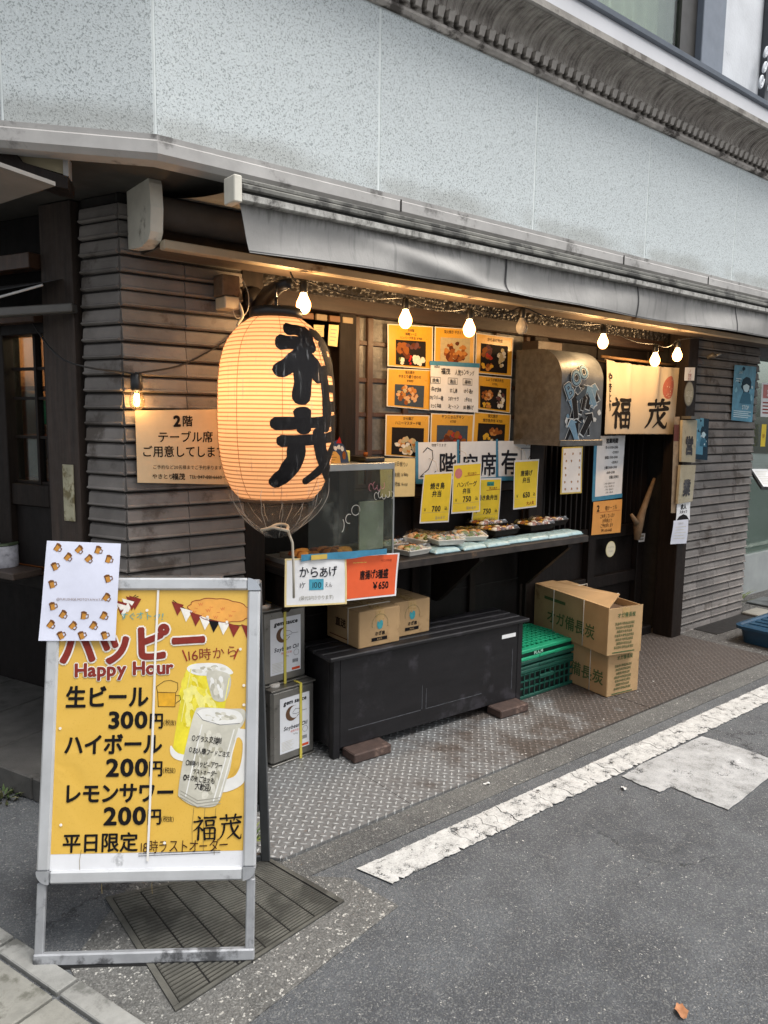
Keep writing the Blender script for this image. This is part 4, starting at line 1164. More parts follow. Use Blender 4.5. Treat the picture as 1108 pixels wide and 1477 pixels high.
# bunting
def bunt(pts, cols):
    ps.line([px_(*p) for p in pts], .002, BLK, 3)
    L = [px_(*p) for p in pts]
    for k, c in enumerate(cols):
        t_ = (k + .5) / len(cols) * (len(L) - 1); i = min(int(t_), len(L) - 2); f = t_ - i
        x = L[i][0] + (L[i + 1][0] - L[i][0]) * f; y = L[i][1] + (L[i + 1][1] - L[i][1]) * f
        ps.poly([(x - .017, y + .006), (x + .001, y - .036), (x + .019, y - .004)], c, 3.4)
bunt([(0.359, 1.024), (0.4, 0.995), (0.445, 0.975), (0.486, 0.963), (0.533, 0.952), (0.596, 0.946)], [BRN, OUT, BRN, OUT, BLK, OUT, BRN, BRN])
bunt([(0.258, 1.036), (0.218, 1.02), (0.178, 1.016)][::-1], [OUT, BRN, OUT, BRN])
bunt([(0.203, 1), (0.251, 1.04)], [OUT, BRN])
# cloud bubble
cl = []
c0 = px_(*(0.497, 0.995)); 
for k in range(90):
    a = k / 90 * 6.2832; rr = 1 + .085 * abs(math.sin(a * 5.5)); cl.append((c0[0] + .088 * rr * math.cos(a), c0[1] + .032 * rr * math.sin(a) - .10 * (math.cos(a) * .088)))
ps.poly(cl, M('cloud_print', '#d99a45', .45, var=.12, scale=20, bump=0), 1.6); ps.line(cl + cl[:1], .0018, BRN, 2)
for k in range(12): T('~' if k % 2 else 'w', ((0.41, 0.985)[0] + k * .011, (0.41, 0.985)[1] - k * .0022 + .012 * (k % 3)), .018, ORP, layer=2.6, jit=.8, seed=k)
T('すぐオトク!', (0.206, 0.969), .024, BLU, jit=.5)
# the big heading with its white outline
def heading(t, xy, size, sx, bold, out, **k):
    T(t, xy, size, OUT, layer=4, bold=out, sx=sx, **k); T(t, xy, size, BRN, layer=6, bold=bold, sx=sx, **k)
hx, hy = (0.041, 0.85); ex, ey = (0.463, 0.91)
heading('ハッピー', (hx - .005, hy - .006), .112, .98, .046, .088, rot=.055, track=-.03)
heading('Happy Hour', (0.083, 0.804), .053, 1.02, .038, .085, rot=.03)
T('16時から', (0.408, 0.848), .040, BRN, jit=.35, rot=.10, seed=4)
for q in ([(0.391, 0.878), (0.404, 0.848)], [(0.552, 0.881), (0.541, 0.853)]): ps.line([px_(*p) for p in q], .004, RED, 4)
# price lines
T('生ビール', (0.06, 0.721), .066, sx=.90, bold=.030, rot=.0)
T('300', (0.183, 0.657), .066, sx=1.10, bold=.034); T('円', (0.299, 0.659), .048, bold=.026, sx=.9); T('(税抜)', (0.341, 0.665), .017, jit=.4, sx=.8)
T('ハイボール', (0.06, 0.588), .062, sx=.92, bold=.030, track=-.02)
T('200', (0.18, 0.522), .068, sx=1.10, bold=.034); T('円', (0.301, 0.524), .048, bold=.026, sx=.9); T('(税抜)', (0.343, 0.53), .017, jit=.4, sx=.8)
T('レモンサワー', (0.063, 0.452), .060, sx=.90, bold=.030, track=-.03)
T('200', (0.178, 0.387), .068, sx=1.10, bold=.034); T('円', (0.301, 0.389), .048, bold=.026, sx=.9); T('(税抜)', (0.342, 0.394), .017, jit=.4, sx=.8)
T('平日限定', (0.067, 0.317), .056, sx=.95, bold=.022)
T('18時ラストオーダー', (0.286, 0.31), .038, ink('brown_pen', '#3d2317'), jit=.3, sx=.75, layer=5)
u0, v0 = px_(*(0.281, 0.305)); u1, v1 = px_(*(0.512, 0.31))
for k in (0, .006): ps.line([(u0, v0 - k), (u1, v1 - k)], .0015, BLK, 5)
f0 = px_(*(0.434, 0.342)); ps.brush(FUKU, f0[0], f0[1] - .002, .064, .066, BLK, 5, .78); ps.brush(SHIGE, f0[0] + .074, f0[1] - .001, .064, .068, BLK, 5, .78)
# doodled beer mug
mg = [px_(*p) for p in ((0.322, 0.758), (0.325, 0.717), (0.373, 0.716), (0.374, 0.756))]; ps.poly(mg, M('beer_print', '#cf9a1f', .45, var=.2, scale=30, bump=0), 2); ps.line(mg + mg[:1], .0014, BLK, 3)
fm = [px_(*p) for p in ((0.322, 0.758), (0.318, 0.774), (0.329, 0.782), (0.341, 0.79), (0.359, 0.792), (0.379, 0.784), (0.38, 0.766), (0.374, 0.756))]; ps.line(fm, .0014, BLK, 3); ps.line([px_(*p) for p in ((0.374, 0.748), (0.386, 0.748), (0.389, 0.736), (0.375, 0.726))], .0014, BLK, 3)
# lemon sour glass and beer mug print
def PL(pts, mat, layer):
    q = [Vector((p[0], p[1], 0)) for p in (px_(*p) for p in pts)]; n = len(q); out = []
    for i in range(n):
        a, b, c, d = q[i - 1], q[i], q[(i + 1) % n], q[(i + 2) % n]
        for k in range(5):
            t = k / 5; r = .5 * ((2 * b) + (c - a) * t + (2 * a - 5 * b + 4 * c - d) * t * t + (3 * b - a - 3 * c + d) * t ** 3); out.append((min(r.x, ps.w - .001), r.y))
    ps.poly(out, mat, layer)
PL([(0.406, 0.83), (0.428, 0.838), (0.501, 0.837), (0.533, 0.821), (0.528, 0.783), (0.519, 0.729), (0.508, 0.663), (0.471, 0.559), (0.395, 0.572), (0.371, 0.584), (0.377, 0.655), (0.39, 0.744)], LEM, 2)
PL([(0.406, 0.83), (0.434, 0.84), (0.501, 0.839), (0.535, 0.819), (0.528, 0.807), (0.445, 0.805), (0.411, 0.816)], GLL, 2.6)
PL([(0.465, 0.817), (0.53, 0.805), (0.521, 0.737), (0.487, 0.733), (0.472, 0.763)], GLS, 2.8)
PL([(0.364, 0.606), (0.385, 0.584), (0.441, 0.571), (0.439, 0.556), (0.387, 0.564), (0.365, 0.58)], GLL, 2.9)
PL([(0.541, 0.649), (0.593, 0.645), (0.602, 0.603), (0.591, 0.534), (0.568, 0.491), (0.516, 0.472), (0.52, 0.504), (0.551, 0.519), (0.567, 0.558), (0.569, 0.617), (0.545, 0.621)], GLL, 3)
PL([(0.549, 0.617), (0.567, 0.617), (0.565, 0.558), (0.547, 0.527), (0.527, 0.515)], YPOST, 3.5)
PL([(0.431, 0.702), (0.451, 0.713), (0.528, 0.709), (0.568, 0.708), (0.578, 0.692), (0.571, 0.665), (0.549, 0.629), (0.537, 0.545), (0.524, 0.5), (0.509, 0.453), (0.489, 0.432), (0.434, 0.435), (0.394, 0.459), (0.389, 0.478), (0.397, 0.546), (0.413, 0.631)], GLS, 4)
PL([(0.436, 0.698), (0.467, 0.711), (0.544, 0.705), (0.568, 0.687), (0.561, 0.667), (0.504, 0.663), (0.454, 0.678)], GLL, 4.6)
for k in range(3): ps.line([px_(*p) for p in (((0.395, 0.478)[0], (0.395, 0.478)[1] - .009 * k), ((0.444, 0.446)[0], (0.444, 0.446)[1] - .009 * k + .004), ((0.509, 0.457)[0], (0.509, 0.457)[1] - .008 * k))], .002, GLD, 5)
ps.line([px_(*p) for p in ((0.436, 0.698), (0.454, 0.678), (0.504, 0.663), (0.561, 0.667))], .0012, BLK, 5)
rnd = random.Random(17)
G1 = ink('glass_grey_a', '#a9a697'); G2 = ink('glass_grey_b', '#c6c3b6'); G3 = ink('glass_grey_c', '#a5a190'); L1 = ink('lemon_pale', '#d8cb48'); L2 = ink('lemon_deep', '#c8b628'); L3 = ink('lemon_white', '#dcd47c')
def mottle(c, rx, ry, n, cols, r, lay, ang=0.0):
    u, v = px_(*c)
    for k in range(n):
        a, t_ = rnd.uniform(0, 6.28), math.sqrt(rnd.random()); x, y = rx * t_ * math.cos(a), ry * t_ * math.sin(a)
        q = r * rnd.uniform(.5, 1.3); w_ = rnd.uniform(.3, .6); an = ang + rnd.uniform(-.35, .35); ca, sa = math.cos(an), math.sin(an); P = []
        for j in range(9):
            b = j / 9 * 6.2832; ex, ey = q * w_ * math.cos(b), q * math.sin(b); P.append((u + x + ex * ca - ey * sa, v + y + ex * sa + ey * ca))
        ps.poly(P, rnd.choice(cols), lay + k * .004)
mottle((0.423, 0.734), .028, .09, 60, [L1, L2, L3, LEM], .022, 2.05, .05); mottle((0.466, 0.753), .03, .04, 30, [L1, L3, LEM], .02, 2.3, .5)
mottle((0.492, 0.773), .018, .03, 26, [G2, G1, GLL], .012, 2.85, .1); mottle((0.471, 0.821), .045, .009, 18, [GLL, G2, G1], .009, 2.7, 1.5)
mottle((0.471, 0.555), .040, .085, 110, [G1, G2, G2, GLS, G3], .017, 4.1, -.12); mottle((0.504, 0.685), .040, .012, 26, [GLL, G2, G1], .010, 4.7, 1.4)
for (p, q_) in (((0.452, 0.664), (0.41, 0.462)), ((0.559, 0.653), (0.505, 0.453)), ((0.545, 0.649), (0.489, 0.446))): ps.line([px_(*p), px_(*q_)], .0035, GLL, 4.65)
for (p, q_) in (((0.416, 0.824), (0.392, 0.674)), ((0.528, 0.797), (0.517, 0.733))): ps.line([px_(*p), px_(*q_)], .003, L3, 3.2)
for (t_, p, z) in (('○グラス交換制', (0.423, 0.621), .020), ('○お1人様1フードご注文', (0.416, 0.587), .018), ('○18時ハッピーアワー', (0.407, 0.552), .017), ('ラストオーダー', (0.428, 0.528), .016), ('◎その他ご注文も', (0.4, 0.509), .018), ('大歓迎♪', (0.435, 0.483), .021)):
    T(t_, p, z * 1.04, BLK, layer=6, jit=.5, sx=.62, rot=-.13, bold=.014, seed=len(t_))
for p in ((0.285, 0.995), (0.559, 0.881), (0.571, 0.776), (0.572, 0.72), (0.049, 0.658), (0.062, 0.389), (0.354, 0.334), (0.461, 0.975), (0.518, 0.96)): ps.disc(*px_(*p), .0042, OUT, 7)
# grime streaks near the foot of the poster, and the white tape down the middle
STK = M('grime_streak', '#7e6c3b', .7, var=.4, scale=40, bump=0)
rnd = random.Random(8)
for p, L in (((0.434, 0.429), .10), ((0.466, 0.429), .12), ((0.497, 0.428), .13), ((0.121, 0.319), .06), ((0.185, 0.248), .05), ((0.325, 0.245), .05)):
    u, v = px_(*p); ps.line([(u, v), (u - .004, v - L * .5), (u - .002, v - L)], .0012, STK, 3)
TAPE = M('white_tape', '#d8d5cf', .4, var=.05)
ps.line([px_(*p) for p in ((0.316, 1.052), (0.313, 0.854), (0.312, 0.636), (0.31, 0.441), (0.308, 0.287))], .0065, TAPE, 9)
ps.put('poster', ab)

# the white flyer clipped over the corner of the board
MUGO = ink('mug_amber', '#b5803a'); MUGD = ink('mug_brown', '#6b4526')
def mug(sh, u, v, s_, rot):
    c, sn = math.cos(rot), math.sin(rot)
    def q(x, y): return (u + (x * c - y * sn) * s_, v + (x * sn + y * c) * s_)
    sh.poly([q(-.42, -.5), (q(.30, -.5)), q(.34, .5), q(-.46, .5)], MUGO, 1.5)
    sh.poly([q(-.50, .38), q(.40, .38), q(.36, .62), q(-.1, .75), q(-.5, .6)], MUGD, 2)
    sh.poly([q(-.42, -.5), q(-.28, -.5), q(-.30, .4), q(-.45, .4)], MUGD, 2)
    sh.line([q(.34, .3), q(.66, .25), q(.68, -.2), q(.32, -.3)], s_ * .13, MUGD, 1.8)
fl = Sheet(bp_(-.006, 1.198, .020), bp_(.208, 1.190, .022), bp_(.200, .908, .018), bp_(-.020, .908, .018), .004, 3, .0006)
LAV = paper('flyer_paper', '#cfd2e2')
fl.face(LAV, 14)
rnd = random.Random(4)
MP = [(.15, .93), (.44, .92), (.70, .92), (.30, .84), (.58, .83), (.85, .83), (.14, .74), (.12, .56), (.15, .34), (.29, .26), (.57, .25), (.83, .25), (.14, .16), (.43, .15), (.70, .15), (.29, .05), (.56, .05), (.86, .05), (.86, .63), (.85, .44)]
for (a, b) in MP: mug(fl, a * fl.w, b * fl.h, .019, rnd.uniform(-.9, .6))
fl.text('@FUKUSHIGE.MOTOYAWATA', fl.w * .5, fl.h * .405, .0098, ink('flyer_text', '#8c7a74'), 2, 'C', sx=.95)
tag(fl.put('flyer'), 'white flyer with small beer mugs fixed over the top left corner of the A-board', 'flyer')

# ================================================================ SIGNS AND PAPERS
def sign(name, tl, tr, br, bl, mat, label, cat, group=None, bulge=.002, seed=0, n=8):
    s = Sheet(tl, tr, br, bl, bulge, seed, .0009)
    s.face(mat, n); s.meta = (name, label, cat, group)
    return s
def done(s):
    n, l, c, gr = s.meta
    return tag(s.put(n), l, c, gr)
def XT(s, t, a, b, size, mat=BLK, align='C', **k):       # place by fractions, size in fractions of height
    s.text(t, a * s.w, b * s.h, size * s.h, mat, k.pop('layer', 2), align, **k)

SGN = paper('laminated_cream', '#cdb792')
q = [(1.032, 2.786, 1.559), (1.422, 2.786, 1.572), (1.418, 2.786, 1.265), (1.033, 2.786, 1.289)]
s = sign('upstairs_sign', *q, SGN, 'laminated cream sign about upstairs tables on the tile pier behind the lantern', 'sign', seed=2)
XT(s, '2', .42, .78, .20, bold=.05); XT(s, '階', .53, .79, .155, bold=.02)
XT(s, 'テーブル席', .51, .575, .16, bold=.012); XT(s, 'ご用意してします', .50, .375, .165, sx=.92, bold=.012)
XT(s, 'ご予約など20名様までご予約承ります', .53, .20, .062, sx=.95); XT(s, 'やきとり', .26, .065, .075, bold=.01); XT(s, '福茂', .425, .06, .095, bold=.02); XT(s, 'TEL 047-881-6660', .72, .07, .07, sx=.9)
s.line([(.58 * s.w, .095 * s.h), (.97 * s.w, .10 * s.h)], .002, BLK, 3)
done(s)

MENU = M('menu_orange', '#d29b27', .32, var=.08, scale=10, bump=.25, bscale=9, bdist=.006); WBR = paper('menu_white_edge', '#d9d3c6')
def photo(sh, a0, b0, a1, b1, bgc, blobs, seed):
    rnd = random.Random(seed)
    u0, v0, u1, v1 = a0 * sh.w, b0 * sh.h, a1 * sh.w, b1 * sh.h
    sh.rect(u0, v0, u1, v1, bgc, 2, 3)
    lay = 2.5
    for (cx, cy, rx, ry, cols, n, r) in blobs:
        for k in range(n):
            a = rnd.uniform(0, 6.28); t_ = math.sqrt(rnd.random())
            x = u0 + (u1 - u0) * (cx + rx * t_ * math.cos(a)); y = v0 + (v1 - v0) * (cy + ry * t_ * math.sin(a))
            rr = r * (v1 - v0) * rnd.uniform(.7, 1.2)
            x = min(max(x, u0 + rr * .8), u1 - rr * .8); y = min(max(y, v0 + rr * .8), v1 - rr * .8)
            sh.disc(x, y, rr, rnd.choice(cols), lay, 9, rr * rnd.uniform(.6, 1), .22, rnd)
            lay += .02
f1 = ink('fried_brown', '#8a4f22'); f2 = ink('fried_tan', '#b5793c'); f3 = ink('sauce_brown', '#5b2d18'); f4 = ink('rice_white', '#d6cfc0'); f5 = ink('salad_green', '#5f6b2c'); f6 = ink('pickle_red', '#a5352a'); f7 = ink('tray_black', '#1f1a17'); f8 = ink('pale_meat', '#c79c72'); f9 = ink('purple_brown', '#5e3a38'); f10 = ink('slate_print', '#3c4650'); f11 = ink('egg_yellow', '#c99a2e'); f12 = ink('tray_cream', '#b5a57e')
RED2 = ink('chilli_red', '#b0261c')
GM = 'yellow menu posters taped over the kitchen window'
YP = 2.995
def menu(q, lab, lines, ph, seed, top=.92):
    s = sign('menu_poster', *q, WBR, lab, 'menu poster', GM, .0015, seed)
    s.frac(.025, .02, .975, .98, MENU, 1)
    b = top
    for (t_, sz) in lines:
        XT(s, t_, .5, b - sz, sz, DBLUE, 'C', sx=.95, bold=.012); b -= sz * 1.22
    photo(s, *ph[:4], ph[4], ph[5], seed)
    return done(s)
menu([(2.402, 2.995, 2.014), (2.711, 2.995, 2.027), (2.713, 2.995, 1.804), (2.406, 2.995, 1.806)], 'yellow menu poster with hamburger steak and white rice, upper left of the window', [('自家製', .07), ('味噌ソース', .075), ('ハンバーグ弁当 ￥900', .075)], (.17, .05, .83, .64, f7, [(.28, .62, .2, .3, [f1, f3, f1], 14, .15), (.75, .3, .16, .22, [f4], 12, .13), (.18, .16, .1, .1, [f5, f4], 5, .1), (.47, .25, .03, .2, [RED2], 5, .06), (.62, .8, .25, .1, [f9, f3], 8, .1)]), 11)
menu([(2.718, 2.992, 2.027), (3.017, 2.992, 2.038), (3.021, 2.992, 1.816), (2.72, 2.992, 1.804)], 'yellow menu poster with a tray of glazed chicken, top middle of the window', [('炭火焼き やきとり丼', .085)], (.14, .10, .88, .76, f12, [(.5, .48, .36, .34, [f1, f2, f3, f1], 46, .11)]), 12, .95)
menu([(3.032, 2.995, 2.02), (3.339, 2.995, 2.017), (3.333, 2.995, 1.796), (3.03, 2.995, 1.801)], 'yellow menu poster with red meat beside a rice tray, upper right of the window', [('からあげ弁当', .10)], (.13, .06, .86, .76, f7, [(.27, .68, .2, .22, [f6, f9, f1], 18, .11), (.25, .2, .2, .12, [f2, f11, f1], 8, .11), (.76, .5, .13, .34, [f4, f12], 20, .1)]), 13, .94)
menu([(2.406, 2.995, 1.795), (2.703, 2.995, 1.8), (2.699, 2.995, 1.589), (2.405, 2.995, 1.605)], 'yellow menu poster priced 1000 yen with assorted skewers, left of the ranking sheet', [('炭火焼き', .085), ('やきとり盛り合わせ', .09), ('￥1000', .085)], (.17, .05, .84, .60, f10, [(.42, .5, .32, .4, [f8, f2, f12, f1], 40, .12)]), 14, .97)
menu([(3.047, 2.995, 1.79), (3.333, 2.995, 1.784), (3.331, 2.995, 1.584), (3.055, 2.995, 1.603)], 'yellow menu poster with ginger pork beside a rice tray, right of the ranking sheet', [('しょうが焼き弁当', .10), ('￥700', .09)], (.08, .06, .86, .70, f7, [(.27, .62, .2, .28, [f2, f1, f8], 18, .11), (.25, .15, .2, .1, [f2, f11], 7, .1), (.76, .5, .14, .36, [f4, f9, f12], 20, .1)]), 15, .97)
menu([(2.397, 2.995, 1.563), (2.7, 2.995, 1.563), (2.696, 2.995, 1.331), (2.396, 2.995, 1.355)], 'yellow menu poster with pale honey mustard chicken, bottom left of the window', [('から揚げ', .085), ('ハニーマスタード味', .095)], (.14, .04, .87, .70, f7, [(.52, .36, .36, .3, [f12, f8, f4, f2], 34, .12)]), 16, .97)
menu([(2.709, 2.995, 1.574), (3.034, 2.995, 1.572), (3.026, 2.995, 1.347), (2.706, 2.995, 1.353)], 'yellow menu poster with red brown chicken, bottom middle of the window', [('ヤンニョムチキン', .10), ('￥700', .085)], (.14, .04, .86, .72, f10, [(.5, .42, .38, .34, [f1, f9, f3, f6], 40, .13)]), 17, .99)
menu([(3.033, 2.995, 1.587), (3.338, 2.995, 1.576), (3.33, 2.995, 1.365), (3.025, 2.995, 1.37)], 'yellow menu poster with a black tray of grilled fish, bottom right of the window', [('炭火焼き', .10), ('焼き魚弁当 ￥750', .10)], (.12, .02, .85, .72, f7, [(.6, .68, .24, .12, [f1, f2], 10, .1), (.34, .5, .1, .1, [f11], 4, .12), (.62, .25, .2, .15, [f4, f5, f12], 14, .09), (.25, .15, .14, .1, [f5, f2], 6, .08)]), 18, .985)

s = sign('ranking_sheet', *[(2.688, 2.985, 1.838), (3.051, 2.985, 1.844), (3.056, 2.985, 1.583), (2.69, 2.985, 1.592)], WHT, 'white handwritten ranking sheet with blue tape along its top, over the menu posters', 'notice', seed=5)
s.frac(-.02, .95, 1.02, 1.04, BTAPE, 1)
XT(s, '当店の', .12, .90, .055, jit=.4, bold=.02); XT(s, '福茂', .30, .78, .14, jit=.3, bold=.02); XT(s, '人気ランキング', .70, .78, .125, jit=.5, sx=.70, bold=.015)
for i, (a, h_, rows) in enumerate(((.12, '焼鳥', ('1ねぎま串', '2もつバー串', '3つくね串')), (.47, '逸品', ('1だし巻', '2ポテサラ', '3ピーマン')), (.78, '揚物', ('1からあげ', '2手羽先', '3軟骨揚げ')))):
    XT(s, h_, a - .02, .59, .10, jit=.3, bold=.01)
    u, v = (a - .12) * s.w, .57 * s.h; s.line([(u, v), (u + .19 * s.w, v), (u + .19 * s.w, v + .13 * s.h), (u, v + .13 * s.h), (u, v)], .0022, DBLUE, 2)
    for k, r_ in enumerate(rows): XT(s, r_, a, .40 - .17 * k, .10, jit=.7, sx=.68, seed=k + i * 5, bold=.016)
done(s)

# second-floor banner: three sheets joined with blue tape
bn = thing('banner', 'white banner of three taped sheets about free seats upstairs above the price cards', 'banner', (3.006, 2.975, 1.216))
BQ = [([(2.597, 2.975, 1.421), (2.89, 2.975, 1.422), (2.898, 2.975, 1.208), (2.603, 2.975, 1.22)]), ([(2.911, 2.975, 1.422), (3.2, 2.975, 1.424), (3.21, 2.975, 1.208), (2.919, 2.975, 1.211)]), ([(3.217, 2.975, 1.424), (3.54, 2.975, 1.421), (3.539, 2.975, 1.203), (3.227, 2.975, 1.211)])]
for k, q in enumerate(BQ):
    s = Sheet(*q, .002, k, .0009); s.face(WHT)
    if k == 0:
        s.line([(.14 * s.w, .74 * s.h), (.24 * s.w, .86 * s.h), (.36 * s.w, .78 * s.h), (.37 * s.w, .58 * s.h), (.26 * s.w, .30 * s.h), (.06 * s.w, .10 * s.h), (.30 * s.w, .14 * s.h), (.44 * s.w, .24 * s.h)], .0045, DBLUE, 2)
        XT(s, '階', .74, .15, .66, DBLUE, jit=.2, bold=.02); XT(s, '喫煙できます', .52, .89, .085, DBLUE, jit=.5)
    elif k == 1:
        XT(s, '空', .27, .16, .60, DBLUE, jit=.2, bold=.02); XT(s, '席', .77, .13, .66, DBLUE, jit=.2, bold=.02)
    else:
        XT(s, '有', .30, .14, .72, DBLUE, jit=.2, bold=.02); XT(s, 'マス', .80, .86, .10, DBLUE, jit=.4)
        u, v = .62 * s.w, .12 * s.h; w_, h_ = .36 * s.w, .68 * s.h; s.line([(u, v), (u, v + h_), (u + w_, v + h_), (u + w_ * .85, v), (u, v)], .0035, DBLUE, 2); s.line([(u, v), (u + w_, v + h_)], .0035, DBLUE, 2)
    s.put('sheet', bn)
    mb = s = Sheet(*q, .002, k, .0016); 
    s.rect(s.w * .985, -.01, s.w + .013, s.h + .01, BTAPE, 1, 2); s.rect(-.012, -.018, s.w * 1.0, .008, BTAPE, 1.3, 2)
    if k == 0: s.rect(-.014, -.01, .006, s.h + .005, BTAPE, 1, 2)
    s.put('tape', bn)
YTP = M('yellow_masking_tape', '#c9ab4f', .6, var=.2)

GC = 'yellow price cards hanging above the counter'
def card(q, lab, rows, price, seed, extra=None):
    s = sign('price_card', *q, WHT, lab, 'price card', GC, .003, seed)
    s.frac(.03, .03, .97, .965, YEL, 1)
    n = 12
    for k in range(n): s.poly([(s.w * (k + .1) / n, s.h), (s.w * (k + .9) / n, s.h), (s.w * (k + .5) / n, s.h * .965)], WHT, 2)
    b = .70
    if extra == 'grill':
        s.disc(.2 * s.w, .80 * s.h, .13 * s.w, ink('pink_sticker', '#c57b7b'), 2); XT(s, '人気', .2, .775, .05, ink('pink_text', '#8d3f44'), rot=-.3)
    if extra in ('grill', 'fish'):
        XT(s, '炭火焼き', .68, .755, .065, BRN, jit=.2); s.line([(.42 * s.w, .735 * s.h), (.95 * s.w, .75 * s.h)], .0025, RED, 2); b = .55
        if extra == 'fish': s.frac(.42, .83, .7, .92, ink('teal_sticker', '#3d8d80'), 2); XT(s, '数量限定', .55, .845, .05)
    for (t_, sz) in rows:
        XT(s, t_, .5, b - .02, sz, DBLUE, 'C', bold=.022, sx=.98); b -= sz * 1.15
    XT(s, '￥', .14, .235, .09, DBLUE); XT(s, price, .52, .225, .155, DBLUE, bold=.03, sx=.95); XT(s, '込', .86, .25, .08, DBLUE, bold=.02)
    s.line([(.05 * s.w, .205 * s.h), (.95 * s.w, .205 * s.h)], .0012, GLD, 2)
    if extra == 'pop': XT(s, '大人気', .70, .07, .085, RED, bold=.015)
    else: XT(s, '温めます', .68, .07, .07, GLD)
    done(s)
card([(2.579, 2.9, 1.266), (2.787, 2.9, 1.267), (2.77, 2.9, 0.994), (2.557, 2.9, 1.003)], 'yellow price card for yakitori lunch box at 700 yen, leftmost and lowest hung', [('焼き鳥', .135), ('弁当', .135)], '700', 1)
card([(3.029, 2.955, 1.216), (3.229, 2.955, 1.212), (3.218, 2.955, 0.95), (2.996, 2.955, 0.955)], 'yellow price card for grilled fish lunch box at 750 yen, half hidden behind another card', [('焼き魚弁当', .125)], '750', 3, 'fish')
card([(2.791, 2.9, 1.307), (3.007, 2.9, 1.313), (3.003, 2.9, 1.035), (2.784, 2.9, 1.038)], 'yellow price card for hamburger lunch box at 750 yen in front of the fish card', [('ハンバーグ', .115), ('弁当', .115)], '750', 2, 'grill')
card([(3.275, 2.9, 1.314), (3.494, 2.9, 1.317), (3.486, 2.9, 1.032), (3.277, 2.9, 1.029)], 'yellow price card for fried chicken lunch box at 650 yen, hung apart on the right', [('唐揚げ', .125), ('弁当', .125)], '650', 4, 'pop')
mb = MB()
for p in ((2.681, 2.9, 1.27), (2.9, 2.9, 1.312), (3.376, 2.9, 1.32), (3.125, 2.955, 1.216)): mb.tube([Vector(p), Vector(p) + Vector((0, .02, .05)), Vector((p[0], 2.988, p[2] + .07))], .0012, CORDW, 5)
tag(build('card_string', mb), 'short strings that hang the yellow price cards from the window sill', 'string')
s = sign('daily_special_note', *[(2.313, 2.93, 1.346), (2.546, 2.93, 1.341), (2.546, 2.93, 1.143), (2.321, 2.93, 1.151)], CREAM, 'cream handwritten note of daily specials hung beside the glass showcase', 'notice', seed=7)
XT(s, '本日日替り♪', .52, .80, .13, DBLUE, jit=.5, sx=.8); XT(s, '焼鳥 ￥600', .58, .53, .12, DBLUE, jit=.5, sx=.85); XT(s, '海老塩 ￥650', .55, .28, .11, DBLUE, jit=.5, sx=.8)
done(s)
s = sign('fried_chicken_sign', *[(1.518, 2.522, 0.986), (1.815, 2.522, 0.963), (1.821, 2.522, 0.759), (1.518, 2.522, 0.789)], WHT, 'white handwritten fried chicken sign with a cream edge taped below the glass showcase', 'sign', seed=3, bulge=.004)
for (a0, b0, a1, b1) in ((0, 0, .03, 1), (.97, 0, 1, 1), (0, 0, 1, .035), (0, .965, 1, 1)): s.frac(a0, b0, a1, b1, CREAM, 1)
XT(s, 'からあげ', .53, .62, .235, DBLUE, jit=.35, sx=1.0, bold=.012); s.frac(.38, .33, .61, .56, ink('teal_patch', '#4a9ab0'), 1.5)
XT(s, '1ケ', .28, .385, .15, DBLUE, jit=.2, sx=.8); XT(s, '100', .50, .375, .17, DBLUE, jit=.1); XT(s, 'えん', .69, .385, .12, DBLUE, jit=.3, sx=.8)
XT(s, '(袋代5円かかります)', .50, .13, .105, GLD, jit=.2, sx=.85)
done(s)
s = sign('orange_price_sign', *[(1.825, 2.53, 0.964), (2.114, 2.53, 0.949), (2.098, 2.53, 0.755), (1.827, 2.53, 0.769)], WHT, 'orange fried assortment sign priced 650 yen beside the white fried chicken sign', 'sign', seed=6, bulge=.004)
s.frac(.0, .04, .965, .97, ORNG, 1)
XT(s, '唐揚げ3種盛', .53, .46, .22, BLK, jit=.15, sx=.66, bold=.03); XT(s, '￥650', .66, .20, .22, BLK, bold=.035, sx=.85); XT(s, '~~~~', .25, .80, .12, ink('gold_doodle', '#d9b05a'), sx=1.2, bold=.02); XT(s, '今だけ特価', .75, .82, .06, BRN)
done(s)
mb = MB(); rnd = random.Random(1)
a = Vector((1.588, 2.515, 0.996)); b = Vector((2.03, 2.515, 0.978))
mb.grid(lambda i, j: a.lerp(b, i) + Vector((0, -.003 + .002 * math.sin(i * 20), (-.028 + .004 * math.sin(i * 9)) * j)), 20, 2, BTAPE)
a = Vector((1.633, 2.508, 0.99)); b = Vector((1.711, 2.508, 0.988)); mb.grid(lambda i, j: a.lerp(b, i) + Vector((0, 0, -.02 * j)), 2, 1, YTP)
tag(build('blue_tape_strip', mb), 'strip of blue tape along the lower edge of the glass showcase', 'tape')

# notices beside the door
s = sign('mug_flyer', *[(3.78, 2.96, 1.381), (3.99, 2.96, 1.383), (3.998, 2.96, 1.084), (3.779, 2.96, 1.087)], paper('flyer_yellow_edge', '#c9b15a'), 'narrow white mug flyer with a yellow edge hung under the metal hood', 'flyer', seed=4)
s.frac(.06, .03, .94, .97, WHT, 1)
rnd = random.Random(6)
for k in range(18):
    a, b = .18 + .32 * (k % 3) + rnd.uniform(-.05, .05), .1 + .15 * (k // 3)
    if .3 < b < .7 and k % 3 == 1: continue
    mug(s, a * s.w, b * s.h, .012, rnd.uniform(-.8, .8))
done(s)
s = sign('opening_hours', *[(4.222, 3.02, 1.447), (4.538, 3.02, 1.45), (4.534, 3.02, 1.042), (4.224, 3.02, 1.035)], WHT, 'white opening hours notice with blue taped edge on the sliding door', 'notice', seed=8)
s.frac(-.10, -.03, .02, 1.02, BTAPE, -.5); s.frac(-.10, -.055, 1.02, .015, BTAPE, 1)
XT(s, '営業時間', .52, .885, .085, BLK, bold=.03)
